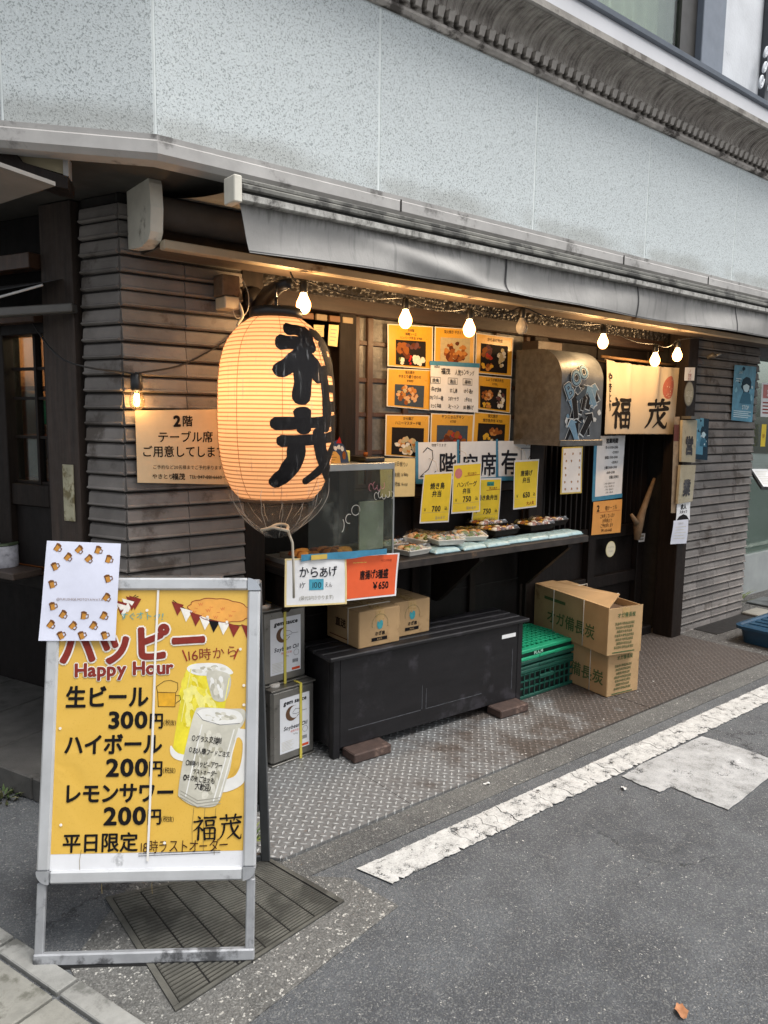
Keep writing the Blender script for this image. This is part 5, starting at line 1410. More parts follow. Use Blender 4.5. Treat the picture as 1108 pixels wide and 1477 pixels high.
for k, t_ in enumerate(('月~木 17:00~23:00', '~22:30LO', '金曜日 17:00~24:00', '~23:30LO', '土曜日 16:00~24:00', '~15:00~23:00', '日曜日 定休日')): XT(s, t_, .52 if len(t_) > 9 else .66, .79 - .083 * k, .055, BLK, bold=.016, sx=.78, jit=.1)
for k in range(4): XT(s, 'ご予約・宴会承ります'[:10 - k], .5, .20 - .05 * k, .032, BLK)
done(s)
s = sign('orange_notice', *[(4.209, 3.018, 1.008), (4.542, 3.018, 1.008), (4.538, 3.018, 0.774), (4.203, 3.018, 0.783)], paper('orange_note', '#d99a4f'), 'orange handwritten notice about upstairs tables under the opening hours', 'notice', seed=9)
XT(s, '2', .17, .70, .26, BLK, jit=.1, bold=.03); XT(s, '階テーブル', .62, .72, .15, BLK, jit=.4, sx=.8); s.line([(.1 * s.w, .66 * s.h), (.95 * s.w, .68 * s.h)], .002, RED, 2)
for k, t_ in enumerate(('ご用意しています', '20名様まで', 'ご予約承ります', '047-881-6660')): XT(s, t_, .5, .50 - .145 * k, .125, BLK, jit=.5, sx=.75, seed=k)
done(s)
mb = MB(); q = Vector((4.436, 3.02, 0.665)); k = 24
s = Sheet(q + Vector((-.06, 0, .06)), q + Vector((.06, 0, .06)), q + Vector((.06, 0, -.06)), q + Vector((-.06, 0, -.06)), 0, 0)
s.disc(s.w / 2, s.h / 2, .056, paper('round_white', '#cfc79a'), 0, 28); s.disc(s.w / 2, s.h / 2, .050, paper('round_pale', '#d3ceb6'), 1, 28)
XT(s, 'テイクアウト', .5, .56, .12, GLD, jit=.3, sx=.9); XT(s, 'できます', .5, .34, .11, GLD, jit=.3)
tag(s.put('round_sticker'), 'round pale yellow sticker low on the sliding door', 'sticker')
s = sign('small_door_sticker', *[(4.771, 3.018, 0.744), (4.851, 3.018, 0.742), (4.848, 3.018, 0.681), (4.768, 3.018, 0.684)], WHT, 'tiny white sticker on the dark door right of the round one', 'sticker', seed=1)
s.frac(.2, .55, .8, .85, GLD, 1); s.frac(.2, .2, .8, .42, GLD, 1); done(s)
# plaques on the door post
s = sign('white_plate', *[(4.799, 2.76, 1.914), (4.933, 2.76, 1.921), (4.934, 2.76, 1.832), (4.801, 2.76, 1.826)], WHT, 'small white plate at the top of the dark door post', 'plate', seed=1)
XT(s, 'ノ', .5, .62, .3, RED); XT(s, '営業', .5, .30, .28, RED); XT(s, '許可', .5, .03, .26, RED); done(s)
q = Vector((4.873, 2.76, 1.74)); s = Sheet(q + Vector((-.07, 0, .10)), q + Vector((.07, 0, .10)), q + Vector((.07, 0, -.10)), q + Vector((-.07, 0, -.10)), 0, 0)
s.disc(s.w / 2, s.h / 2, .062, M('plaque_grey', '#5f594c', .4, .3), 0, 26, .085); s.disc(s.w / 2, s.h / 2, .055, M('plaque_olive', '#8a8672', .4, .2), 1, 26, .077); XT(s, '認証', .5, .42, .20, GLS); XT(s, '店', .5, .24, .18, GLS)
tag(s.put('oval_plaque'), 'oval grey plaque on the door post below the white plate', 'plaque')
# wrapped hanging boards: the open-for-business board in a plastic sleeve
PLK = M('board_cream', '#a39a82', .6, var=.15, scale=8, dirt=('#77705c', 9, .58))
hb = thing('hanging_board', 'cream hanging board with two grey brush characters in wrinkled plastic on the door post', 'hanging board', (4.834, 2.74, 1.089))
Q1 = [(4.779, 2.74, 1.56), (4.968, 2.74, 1.562), (4.977, 2.74, 1.268), (4.795, 2.74, 1.277)]; Q2 = [(4.78, 2.735, 1.254), (4.98, 2.735, 1.249), (4.964, 2.735, 0.996), (4.775, 2.735, 0.987)]
for q, ch in ((Q1, '営'), (Q2, '業')):
    mb = MB(); c = [Vector(p) for p in q]; mb.hexa([c[3], c[2], c[1], c[0]] + [p + Vector((0, .018, 0)) for p in (c[3], c[2], c[1], c[0])], PLK)
    o = build('plaque', mb, hb)
    s = Sheet(*[p + Vector((0, -.001, 0)) for p in c], 0, 0)
    XT(s, ch, .5, .22, .46, ink('grey_brush', '#34343a'), bold=.05, sx=.8)
    s.put('lettering', o)
mb = MB(); a = Vector((4.762, 2.735, 1.56)); 
mb.grid(lambda i, j: Vector(Q1[0]).lerp(Vector(Q1[1]), i * 1.1 - .05).lerp(Vector(Q2[3]).lerp(Vector(Q2[2]), i * 1.1 - .05), j) + Vector((0, -.014 - .006 * math.sin(i * 9 + j * 14) - .004 * math.sin(j * 31 + i * 4), 0)), 16, 50, CLEAR); build('plastic_sleeve', mb, hb)
mb = MB(); mb.box(hb.location.x - .02, hb.location.x + .10, 2.70, 2.77, 1.569, 1.588, M('bracket_grey', '#5c5a55', .5, .4)); build('hanger', mb, hb)
mb = MB(); s = Sheet(*[(4.715, 2.765, 1.582), (4.785, 2.765, 1.583), (4.817, 2.765, 0.919), (4.745, 2.765, 0.924)], 0, 0); s.face(M('old_poster_edge', '#8d7a63', .8, var=.4, scale=20)); s.frac(0, .75, .9, .92, f9, 1)
tag(s.put('side_leaflets'), 'strip of faded leaflets along the edge of the door post', 'leaflet')
s = sign('black_notice', *[(4.801, 2.755, 0.989), (4.973, 2.755, 0.988), (4.979, 2.755, 0.859), (4.797, 2.755, 0.863)], WHT, 'small white and black notice directly under the hanging board', 'notice', seed=2)
s.poly([(.02 * s.w, .02 * s.h), (.95 * s.w, .02 * s.h), (.75 * s.w, .28 * s.h), (.5 * s.w, .36 * s.h), (.2 * s.w, .25 * s.h)], BLK, 1); XT(s, '求人', .5, .66, .3, BLK, bold=.04); XT(s, 'スタッフ', .5, .42, .2, BLK, bold=.03); done(s)
s = sign('white_notice', *[(4.743, 2.745, 0.873), (4.951, 2.745, 0.868), (4.944, 2.745, 0.695), (4.727, 2.745, 0.71)], paper('white_sleeve', '#c4c6d0'), 'white printed sheet hanging lowest on the door post', 'notice', seed=5, bulge=.006)
XT(s, 'お知らせ', .5, .82, .11, GLD); 
for k in range(5): s.frac(.15, .70 - .12 * k, .85 - .1 * (k % 2), .725 - .12 * k, GLS, 1)
done(s)
def gig(q, lab, seed, dark):
    s = sign('gig_poster', *q, M('poster_blue' + str(seed), '#4b87a0', .6, var=.35, scale=11, bump=.1), lab, 'poster', seed=seed)
    rnd = random.Random(seed)
    pal = [ink('poster_navy', '#1d3442'), ink('poster_pale', '#7fb0c0'), ink('poster_white', '#b9cfd6'), ink('poster_mid', '#39677c')]
    # head and shoulders figure in blue tones
    s.disc(.60 * s.w, .66 * s.h, .23 * s.w, pal[0], 1, 18, .15 * s.h, .1, rnd); s.disc(.60 * s.w, .62 * s.h, .14 * s.w, pal[2], 1.4, 16, .09 * s.h, .06, rnd)
    s.poly([(.40 * s.w, .70 * s.h), (.60 * s.w, .76 * s.h), (.80 * s.w, .69 * s.h), (.76 * s.w, .64 * s.h), (.60 * s.w, .68 * s.h), (.45 * s.w, .64 * s.h)], pal[0], 1.8)
    s.poly([(.32 * s.w, .32 * s.h), (.88 * s.w, .32 * s.h), (.80 * s.w, .50 * s.h), (.62 * s.w, .55 * s.h), (.44 * s.w, .50 * s.h)], pal[3], 1.2)
    for k in range(14): s.disc(rnd.uniform(.08, .92) * s.w, rnd.uniform(.35, .95) * s.h, rnd.uniform(.02, .06) * s.w, rnd.choice(pal), 1 + k * .01, 8, None, .4, rnd)
    if dark:
        s.frac(.0, .0, 1, .12, pal[0], 2); s.frac(.6, .0, 1, 1, pal[0], .8)
    else:
        XT(s, 'STOP', .62, .22, .10, pal[2], bold=.04); XT(s, 'LIVE', .3, .85, .06, pal[2], bold=.02)
        for k in range(4): s.frac(.08, .17 - .035 * k, .9 - .12 * (k % 2), .185 - .035 * k, pal[2], 1.5)
        s.frac(.1, .75, .35, .765, pal[2], 2); s.frac(.1, .71, .30, .725, pal[2], 2)
    done(s)
gig([(5.542, 2.792, 1.974), (5.878, 2.792, 1.977), (5.877, 2.792, 1.554), (5.548, 2.792, 1.567)], 'pale blue gig poster high on the right tile pier', 21, False)
gig([(5.002, 2.77, 1.581), (5.183, 2.77, 1.573), (5.192, 2.77, 1.276), (5.019, 2.77, 1.29)], 'torn dark blue gig poster half hidden behind the hanging board', 22, True)

# ================================================================ COUNTER, SHOWCASE, FOOD
CTR = M('counter_black', '#171311', .5, spec=.3, var=.35, scale=9, bump=.2)
ct = thing('counter_shelf', 'long black timber counter shelf along the kitchen window', 'counter', (2.6, 2.75, .86))
mb = MB(); mb.box(1.61, 3.52, 2.55, 3.00, .872, .905, CTR, .004); build('top', mb, ct)
mb = MB(); mb.box(1.61, 3.52, 2.544, 2.5495, .868, .902, M('counter_edge', '#2b2521', .4, var=.6, scale=14, dirt=('#5d4a36', 16, .6)), .002); build('front_edge', mb, ct)
for x in (1.66, 2.72, 3.44):
    mb = MB(); mb.prism([(x, 2.98, .87), (x, 2.62, .87), (x, 2.62, .83), (x, 2.93, .56), (x, 2.98, .56)], (.035, 0, 0), WOOD); build('bracket', mb, ct)

def food_mb(mats, n, w_, d_, r, seed, z):
    rnd = random.Random(seed); mb = MB()
    for k in range(n):
        x, y = rnd.uniform(-.5, .5) * w_, rnd.uniform(-.5, .5) * d_; rr = r * rnd.uniform(.7, 1.3); m = rnd.choice(mats); ph = rnd.uniform(0, 6)
        mb.lathe([(rr * (1 + .15 * math.sin(ph)), 0), (rr * 1.02, rr * .4), (rr * .7, rr * .85), (.0005, rr)], (x, y, z), m, 9, False, rnd.uniform(.8, 1.4), rnd.uniform(.8, 1.1))
    return mb
STL = M('stainless_rim', '#a5a7a5', .35, .7, var=.15, scale=7)
gc = thing('glass_showcase', 'smeared glass fried chicken showcase with a steel rim at the left end of the counter', 'showcase', (1.95, 2.75, .906))
X0, X1, Y0, Y1, Z0, Z1 = 1.66, 2.115, 2.57, 2.93, .906, 1.350
mb = MB()
mb.box(X0, X1, Y0, Y0 + .012, Z1 - .03, Z1, STL, .002); mb.box(X0, X1, Y1 - .012, Y1, Z1 - .03, Z1, STL, .002); mb.box(X0, X0 + .012, Y0 + .0125, Y1 - .0125, Z1 - .03, Z1, STL); mb.box(X1 - .012, X1, Y0 + .0125, Y1 - .0125, Z1 - .03, Z1, STL); mb.box(X0 + .013, X1 - .013, Y0 + .013, Y1 - .013, Z1 - .008, Z1 - .002, STL)
mb.box(X0, X1, Y0, Y1, Z0, Z0 + .02, STL); mb.box(X1 - .008, X1, Y0, Y0 + .008, Z0 + .021, Z1 - .031, STL)
build('frame', mb, gc)
g = NG('smeared_glass'); tr = g.n('ShaderNodeBsdfTransparent'); tr.inputs[0].default_value = (.80, .84, .80, 1); gl = g.n('ShaderNodeBsdfGlossy'); gl.inputs['Roughness'].default_value = .06
df = g.n('ShaderNodeBsdfDiffuse'); df.inputs[0].default_value = (.34, .34, .30, 1)
sm = smooth01(g, g.noise(5, 6, .7, g.mapping((1, 1, .6))), .5, .8)
m1 = g.n('ShaderNodeMixShader'); g.l(g.math('MULTIPLY_ADD', sm, .34, .02), m1.inputs[0]); g.l(tr.outputs[0], m1.inputs[1]); g.l(df.outputs[0], m1.inputs[2])
m2 = g.n('ShaderNodeMixShader'); m2.inputs[0].default_value = .03; g.l(m1.outputs[0], m2.inputs[1]); g.l(gl.outputs[0], m2.inputs[2]); g.l(m2.outputs[0], g.out.inputs[0]); SMEAR = g.m
mb = MB(); mb.box(X0 + .002, X1 - .009, Y0 + .002, Y0 + .006, Z0 + .021, Z1 - .031, SMEAR); build('front_pane', mb, gc)
mb = MB(); mb.box(X1 - .006, X1 - .003, Y0 + .009, Y1 - .013, Z0 + .021, Z1 - .031, SMEAR); build('side_pane', mb, gc)
mb = MB(); mb.box(1.965, X1 - .012, Y0 + .06, Y0 + .07, Z0 + .05, Z0 + .27, M('pale_upright_panel', '#98988a', .5, .1, var=.3, scale=5), .003); mb.box(X0 + .02, X1 - .02, Y0 + .03, Y1 - .095, Z0 + .021, Z0 + .045, M('steel_tray', '#6f6c5f', .4, .5, var=.3)); build('inner_tray', mb, gc)  # pale upright panel behind the right of the front pane, then the flat tray
fm_ = food_mb([f1, f2, f1, f3], 40, .26, .14, .024, 5, .952)
for v_ in fm_.v: v_.x += 1.80; v_.y += 2.68
build('fried_chicken', fm_, gc)
mb = MB(); CH = M('chalk_pen', '#cfcdc4', .7); CHP = M('pink_pen', '#b57a80', .7)
def doodle(pts, mat): mb.tube([(p[0], Y0 - .0008, p[2]) for p in pts], .0013, mat, 5)
def curl(cx, cy, rx, ry, a0, a1, mat): doodle([(0.582, 2.57, 2.749) if False else Vector((cx + rx * math.cos(R(a)), 0, cy + ry * math.sin(R(a)))) for a in range(a0, a1, 15)], mat)
for (px0, zz, mt, n_) in ((2.00, 1.245, CHP, 4), (2.03, 1.205, CH, 5)):
    for k in range(n_): curl(px0 + k * .022 - .02, zz + .006 * (k % 2), .010, .016, 30 + 60 * k, 300 + 40 * k, mt)
curl(1.90, 1.15, .022, .022, -20, 330, CH); curl(1.865, 1.115, .018, .02, 60, 300, CH); curl(1.825, 1.09, .014, .03, -80, 70, CH)
build('pen_doodle', mb, gc)
# things on the showcase
t = thing('counter_card', 'blue and orange pop-up display card standing on the showcase', 'display card', (1.99, 2.70, 1.351))
NAVY = paper('card_navy', '#28364f'); 
s = Sheet(*[(1.805, 2.66, 1.45), (1.936, 2.66, 1.449), (1.938, 2.66, 1.334), (1.805, 2.66, 1.338)], 0, 0)
s.poly([(0, 0), (s.w * .95, 0), (s.w * .86, s.h * .5), (s.w * .70, s.h * .80), (s.w * .45, s.h), (s.w * .25, s.h * .85), (0, s.h * .9)], NAVY, 0)
s.poly([(.02 * s.w, .03 * s.h), (.60 * s.w, .03 * s.h), (.55 * s.w, .38 * s.h), (.40 * s.w, .55 * s.h), (.02 * s.w, .56 * s.h)], paper('card_orange', '#d39a3f'), 1)
for k in range(5): s.disc((.12 + .13 * k) * s.w, (.66 + .05 * (k % 2)) * s.h, .075 * s.w, f4, 2 + k * .1, 8, None, .3)
s.poly([(.40 * s.w, .86 * s.h), (.62 * s.w, .86 * s.h), (.54 * s.w, 1.12 * s.h)], RED2, 2); s.disc(.72 * s.w, .40 * s.h, .07 * s.w, f1, 2, 12, .16 * s.h)
for k in range(4): s.frac(.08, .12 + .1 * k, .30 + .06 * (k % 3), .135 + .1 * k, BLK, 2)
s.put('front_card', t)
mb = MB(); q = (1.896, 2.67, 1.371); mb.box(q[0], q[0] + .05, 2.675, 2.72, 1.351, 1.40, paper('price_tag_yellow', '#d9cf6a'), .003); build('side_tab', mb, t)
mb = MB(); mb.box(1.99, 2.10, 2.62, 2.80, 1.351, 1.372, BLKW, .006); mb.tube([(2.05, 2.70, 1.372), (2.05, 2.70, 1.39)], .010, f1, 8)
tag(build('black_tray', mb), 'small black tray on the right corner of the showcase roof', 'tray')

GEL = M('gel_pack_blue', '#8eaab0', .3, var=.15, scale=14, bump=.2, bscale=30)
GG = 'pale blue gel packs in a row on the counter'
gp = MB(); c = Vector((0, 0, 0))
def gelfn(i, j):
    a, b = abs(i * 2 - 1), abs(j * 2 - 1)
    e = (1 - a ** 6) * (1 - b ** 6)
    return Vector(((i - .5) * .165, (j - .5) * .12, .006 + .016 * max(e, 0) ** .3 * (1 + .06 * math.sin(i * 19) * math.cos(j * 12))))
gp.grid(gelfn, 24, 16, GEL); gp.grid(lambda i, j: Vector(((i - .5) * .165, (j - .5) * .12, .002)), 1, 1, GEL)
gp.grid(lambda i, j: Vector(((.5 - .5) if False else (i - .5) * .165, -.06, .002 + .004 * j)), 6, 1, GEL)
words_ = ['first', 'second', 'third', 'fourth', 'fifth', 'sixth', 'seventh']
rnd = random.Random(9); proto_g = None
gel_x = [2.46, 2.64, 2.81, 2.98, 3.14, 3.29, 3.43]
for k, x in enumerate(gel_x):
    lab = ('pale blue gel pack at the left end of the row, under the clear food packs' if k == 0 else 'pale blue gel pack at the right end of the counter row' if k == 6 else f'pale blue gel pack, {words_[k]} from the left in the counter row')
    if proto_g is None:
        proto_g = build('gel_pack', gp); tag(proto_g, lab, 'gel pack', GG); o = proto_g
        base_z = .906
    else:
        o = proto_g.copy(); COL.objects.link(o); o['label'] = lab
    o.location = (x, 2.635 + rnd.uniform(-.006, .006), .907); o.rotation_euler = (0, 0, rnd.uniform(-.05, .05))

# clear food packs and black lunch trays
g = NG('clear_lid'); tr = g.n('ShaderNodeBsdfTransparent'); gl = g.n('ShaderNodeBsdfGlossy'); gl.inputs['Roughness'].default_value = .09
n = g.noise(40, 3); b_ = g.n('ShaderNodeBump'); b_.inputs['Strength'].default_value = .6; b_.inputs['Distance'].default_value = .01; g.l(n, b_.inputs['Height']); g.l(b_.outputs[0], gl.inputs['Normal'])
mx = g.n('ShaderNodeMixShader'); g.l(g.math('MULTIPLY_ADD', smooth01(g, n, .5, .7), .35, .10), mx.inputs[0]); g.l(tr.outputs[0], mx.inputs[1]); g.l(gl.outputs[0], mx.inputs[2]); g.l(mx.outputs[0], g.out.inputs[0]); LID = g.m
PACKW = M('pack_white', '#c9c6bd', .35, var=.1)
def pack(name, lab, group, w_, d_, h_, base, foods, seed, lidh):
    t = thing(name, lab, 'food pack' if name == 'clear_food_pack' else 'lunch box', (0, 0, 0), group)
    mb = MB(); a, b = w_ / 2, d_ / 2; k = .85
    mb.hexa([(-a * k, -b * k, 0), (a * k, -b * k, 0), (a * k, b * k, 0), (-a * k, b * k, 0), (-a, -b, h_), (a, -b, h_), (a, b, h_), (-a, b, h_)], base)
    for (x0, x1, y0, y1) in ((-a, a, -b - .004, -b + .003), (-a, a, b - .003, b + .004), (-a - .004, -a + .003, -b + .0035, b - .0035), (a - .003, a + .004, -b + .0035, b - .0035)): mb.box(x0, x1, y0, y1, h_ + .0005, h_ + .005, base)
    build('tray', mb, t)
    build('food', food_mb(foods, 26 if name == 'clear_food_pack' else 34, w_ * .8, d_ * .78, .013, seed, h_ + .001), t)
    mb = MB(); k = .88; z0 = h_ + .0055; z1 = h_ + lidh
    V = [(-a, -b, z0), (a, -b, z0), (a, b, z0), (-a, b, z0), (-a * k, -b * k, z1), (a * k, -b * k, z1), (a * k, b * k, z1), (-a * k, b * k, z1)]
    mb.add(V, [(4, 5, 6, 7), (0, 1, 5, 4), (1, 2, 6, 5), (2, 3, 7, 6), (3, 0, 4, 7)], LID); build('lid', mb, t)
    return t
F_A = [f2, f1, f8, f12, f5]; F_B = [f3, f1, f4, f11, f3]
GP = 'clear packs of fried food on the counter'; GBX = 'black lunch boxes on the counter'
spots = [((2.30, 2.66, .907), .1, 'clear pack of fried food at the front left corner of the counter beside the showcase'), ((2.31, 2.84, .907), -.05, 'clear pack of fried food against the window directly right of the showcase'), ((2.46, 2.79, .93), .5, 'clear pack of fried food leaning askew in the middle of the clear packs'),
         ((2.52, 2.655, .936), -.25, 'clear pack of fried food lying on the leftmost gel pack'), ((2.62, 2.86, .907), .15, 'clear pack of fried food under the yakitori price card'), ((2.73, 2.70, .936), -.45, 'clear pack of fried food at the right end of the clear packs, turned askew')]
p0 = pack('clear_food_pack', spots[0][2], GP, .15, .115, .022, PACKW, F_A, 1, .03)
for i, (l, r_, lab) in enumerate(spots):
    if i == 0: p0.location = l; p0.rotation_euler = (0, 0, r_)
    else: dup(p0, l, (.12 if i in (2, 5) else 0, 0, r_), lab)
spots = [((2.90, 2.84, .907), .0, 'black lunch box under the hamburger price card'), ((2.96, 2.72, .938), .05, 'black lunch box on the gel packs in the middle of the counter'), ((3.04, 2.88, .945), -.03, 'black lunch box at the back of the middle stack, against the window'),
         ((3.26, 2.87, .907), .03, 'black lunch box farthest back on the right, under the fried chicken price card'), ((3.28, 2.74, .938), -.04, 'black lunch box on the gel packs left of the last one on the right'), ((3.44, 2.77, .945), .04, 'black lunch box at the right end of the counter')]
p1 = pack('lunch_box', spots[0][2], GBX, .20, .135, .026, f7, F_B, 4, .024)
for i, (l, r_, lab) in enumerate(spots):
    if i == 0: p1.location = l; p1.rotation_euler = (0, 0, r_)
    else: dup(p1, l, (0, 0, r_), lab)

# ================================================================ EXHAUST HOOD
GALV = M('galvanised_mottle', '#5d5b58', .42, .4, var=.32, scale=26, bump=.1, dirt=('#4f4a42', 5, .55))
HX0, HX1, HY0, HZ0, HZ1 = 3.357, 3.735, 2.65, 1.425, 1.945
hd = thing('exhaust_hood', 'dull metal exhaust hood with a rounded front and blue graffiti beside the door curtain', 'hood', ((HX0 + HX1) / 2, 2.85, HZ0))
def hprof(e=0.0):
    P = [(2.985, HZ0), (HY0 - e, HZ0)]
    rr = .17
    for k in range(13):
        a = R(k * 90 / 12); P.append((HY0 + rr - (rr + e) * math.cos(a), HZ1 - rr + (rr + e) * math.sin(a)))
    P.append((2.985, HZ1 + e)); return P
mb = MB(); pr = hprof()
mb.add([(HX0, y, z) for y, z in pr], [list(range(len(pr)))], GALV); build('side_plate', mb, hd); mb = MB(); mb.add([(HX1, y, z) for y, z in pr], [list(range(len(pr)))[::-1]], GALV)
build('side_plate', mb, hd)
mb = MB(); n = len(pr)
mb.add([(x, y, z) for x in (HX0, HX1) for y, z in pr], [(i, n + i, n + i + 1, i + 1) for i in range(1, n - 1)], M('hood_front_grey', '#565b60', .5, .3, var=.25, scale=14, bump=.1, dirt=('#4a4844', 6, .58)), True); build('front_plate', mb, hd)
mb = MB(); mb.box(HX0 - .006, HX1 + .006, HY0 - .012, HY0 - .001, HZ0 - .022, HZ0 + .012, GALV, .003); mb.box(HX0 - .006, HX0 - .001, HY0, 2.98, HZ0 - .02, HZ0 + .01, GALV); build('bottom_flange', mb, hd)
s = Sheet((HX0, HY0 - .0012, HZ1 - .17), (HX1, HY0 - .0012, HZ1 - .17), (HX1, HY0 - .0012, HZ0 + .015), (HX0, HY0 - .0012, HZ0 + .015), 0, 0)
GB1 = ink('spray_blue', '#6f8fa5'); GB2 = ink('spray_slate', '#3f4d59'); GW = ink('spray_white', '#c9cdcd'); GK = ink('spray_black', '#1c1d20'); GY = ink('spray_olive', '#8a8136')
for k, (ch, u, v, z) in enumerate((('B', .14, .66, .115), ('O', .26, .86, .105), ('O', .45, .98, .095))):
    for b_, m_, l_ in ((.11, GW, 8), (.075, GB2, 9), (.02, GB1, 10)): s.text(ch, u * s.w, v * s.h, z, m_, l_ + k * .1, bold=b_, rot=.55)
rnd = random.Random(31)
def blot(cx, cy, pts, m_, lay, out=None):
    P = [((cx + x) * s.w, (cy + y) * s.h) for x, y in pts]
    if out: 
        mx_ = sum(p[0] for p in P) / len(P); my_ = sum(p[1] for p in P) / len(P)
        s.poly([(mx_ + (p[0] - mx_) * 1.12, my_ + (p[1] - my_) * 1.09) for p in P], out, lay - .5)
    s.poly(P, m_, lay)
# loose wild-style strokes: arrows, drips and bubbles
for k in range(22):
    cx, cy = .52 + rnd.uniform(-.30, .30), rnd.uniform(.06, .78); a = rnd.uniform(.4, 2.4); L = rnd.uniform(.10, .24); w_ = rnd.uniform(.03, .06)
    c_, s_ = math.cos(a), math.sin(a)
    q = lambda x, y: (x * c_ - y * s_, x * s_ + y * c_)
    blot(cx, cy, [q(-L, -w_), q(L * .5, -w_ * 1.2), q(L * .5, -w_ * 2.2), q(L, 0), q(L * .5, w_ * 2.2), q(L * .5, w_ * 1.1), q(-L, w_)], rnd.choice([GK, GB2, GK, GB1]), 3 + k * .2, GW)
for k in range(16): s.disc(rnd.uniform(.1, .92) * s.w, rnd.uniform(.03, .9) * s.h, rnd.uniform(.008, .022), rnd.choice([GB1, GW, GB2, GK]), 2.4 + k * .05, 12, None, .2, rnd)
s.disc(.36 * s.w, .07 * s.h, .028, GY, 6, 16, .012); s.disc(.36 * s.w, .07 * s.h, .018, GK, 6.4, 16, .007)
# keep the paint on the plate
for v_ in s.mb.v:
    v_.x = min(max(v_.x, HX0 + .004), HX1 - .004); v_.z = max(v_.z, HZ0 + .014)
    if v_.z > HZ1 - .17:
        a = min((v_.z - (HZ1 - .17)) / .17, 1.4); lift = HY0 - v_.y
        v_.y = HY0 + .17 - (.17 + lift) * math.cos(a); v_.z = HZ1 - .17 + (.17 + lift) * math.sin(a)
build('graffiti', s.mb, hd)
mb = MB(); mb.box(3.42, 3.64, 2.88, 3.0, 1.947, 2.0, M('rear_board_wood', '#3d322b', .6, var=.3, scale=5), .003); build('rear_board', mb, hd)  # added board standing in for the lit wood behind the hood, no duct

# ================================================================ NOREN
g = NG('noren_cloth'); n = g.noise(4, 4); col = g.mix(n, hexc('#a39783'), hexc('#b7ab98')); g.l(col, g.b.inputs['Base Color']); g.b.inputs['Roughness'].default_value = .9
wv = g.n('ShaderNodeTexNoise'); wv.inputs['Scale'].default_value = 500; g.l(g.tc, wv.inputs[0]); g.bump(wv.outputs['Fac'], .25, .001)
NOR = g.m
class Cloth(Sheet):
    def at(s, u, v, lift=0.0):
        a = u / s.w; b = v / s.h
        p = (s.bl * (1 - a) + s.br * a) * (1 - b) + (s.tl * (1 - a) + s.tr * a) * b
        k = .35 + .65 * b
        d = .013 * math.sin(a * 21 + 1) * k + .010 * math.sin(a * 37 + b * 3) * b + .020 * math.sin(a * 6.2 + 2 + b)
        p = p + s.nrm * (d + lift); p.z -= .010 * math.sin(a * 3.14) * b
        return p
nr = thing('door_curtain', 'short cream door curtain with two black brush characters over the shop door', 'door curtain', (4.455, 2.86, 1.468))
s = Cloth(*[(4.032, 2.86, 1.929), (4.91, 2.86, 1.919), (4.837, 2.86, 1.463), (4.041, 2.86, 1.465)], 0, 0, .0012)
s.face(NOR, 60)
KN = ink('noren_ink', '#1d1b1c', .9)
s.brush(FUKU, .13 * s.w, .09 * s.h, .27 * s.w, .42 * s.h, KN, 2, 1.15); s.brush(SHIGE, .60 * s.w, .09 * s.h, .27 * s.w, .42 * s.h, KN, 2, 1.1)
s.text('やきとり', .045 * s.w, .72 * s.h, .062, KN, 2, vert=True, bold=.035, jit=.2)
ST = ink('stamp_red', '#9a5a4d', .9); s.discg(.84 * s.w, .70 * s.h, .052, .080, ST, 1.2)
rnd = random.Random(3)
for k in range(12): s.disc(.84 * s.w + rnd.uniform(-.04, .04), .70 * s.h + rnd.uniform(-.065, .065), .004, NOR, 2.2 + k * .01, 6, None, .3, rnd)
s.line([(s.w * .96, s.h * .62), (s.w * .84, s.h * .92)], .003, M('cloth_fold', '#8c7d68', .9), 1.8) if False else None
build('cloth', s.mb, nr)
mb = MB(); mb.grid(lambda i, j: s.at(i * s.w, s.h * (.0 + .016 * j), .0012), 60, 1, M('noren_hem', '#a39580', .9)); build('hem', mb, nr)
mb = MB(); a = Vector((4.016, 2.87, 1.946)); b = Vector((4.953, 2.87, 1.936)); mb.tube([a, b], .009, M('bamboo_rod', '#7a5a35', .5, var=.3), 10)
for p in (a.lerp(b, .04), a.lerp(b, .97)): mb.tube([p, p + Vector((0, .0, -.03)), p + Vector((0, .06, -.02)), p + Vector((0, .15, .0))], .006, M('rod_hook', '#5f4a33', .5), 6)
build('rod', mb, nr)
mb = MB(); mb.prism([(4.975, 2.78, 2.014), (5.075, 2.78, 1.958), (4.993, 2.78, 1.944)], (0, .01, 0), BROWN); mb.tube([(5.099, 2.77, 1.997), (5.116, 2.74, 2.015), (5.128, 2.72, 2.001)], [.012, .02, .016], M('lamp_grey', '#4c4a47', .5), 10); mb.tube([(5.126, 2.72, 2.01), (5.153, 2.7, 2.025)], .008, STL, 8)
tag(build('wall_lamp', mb), 'small grey wall spotlight above the right tile pier', 'spotlight')

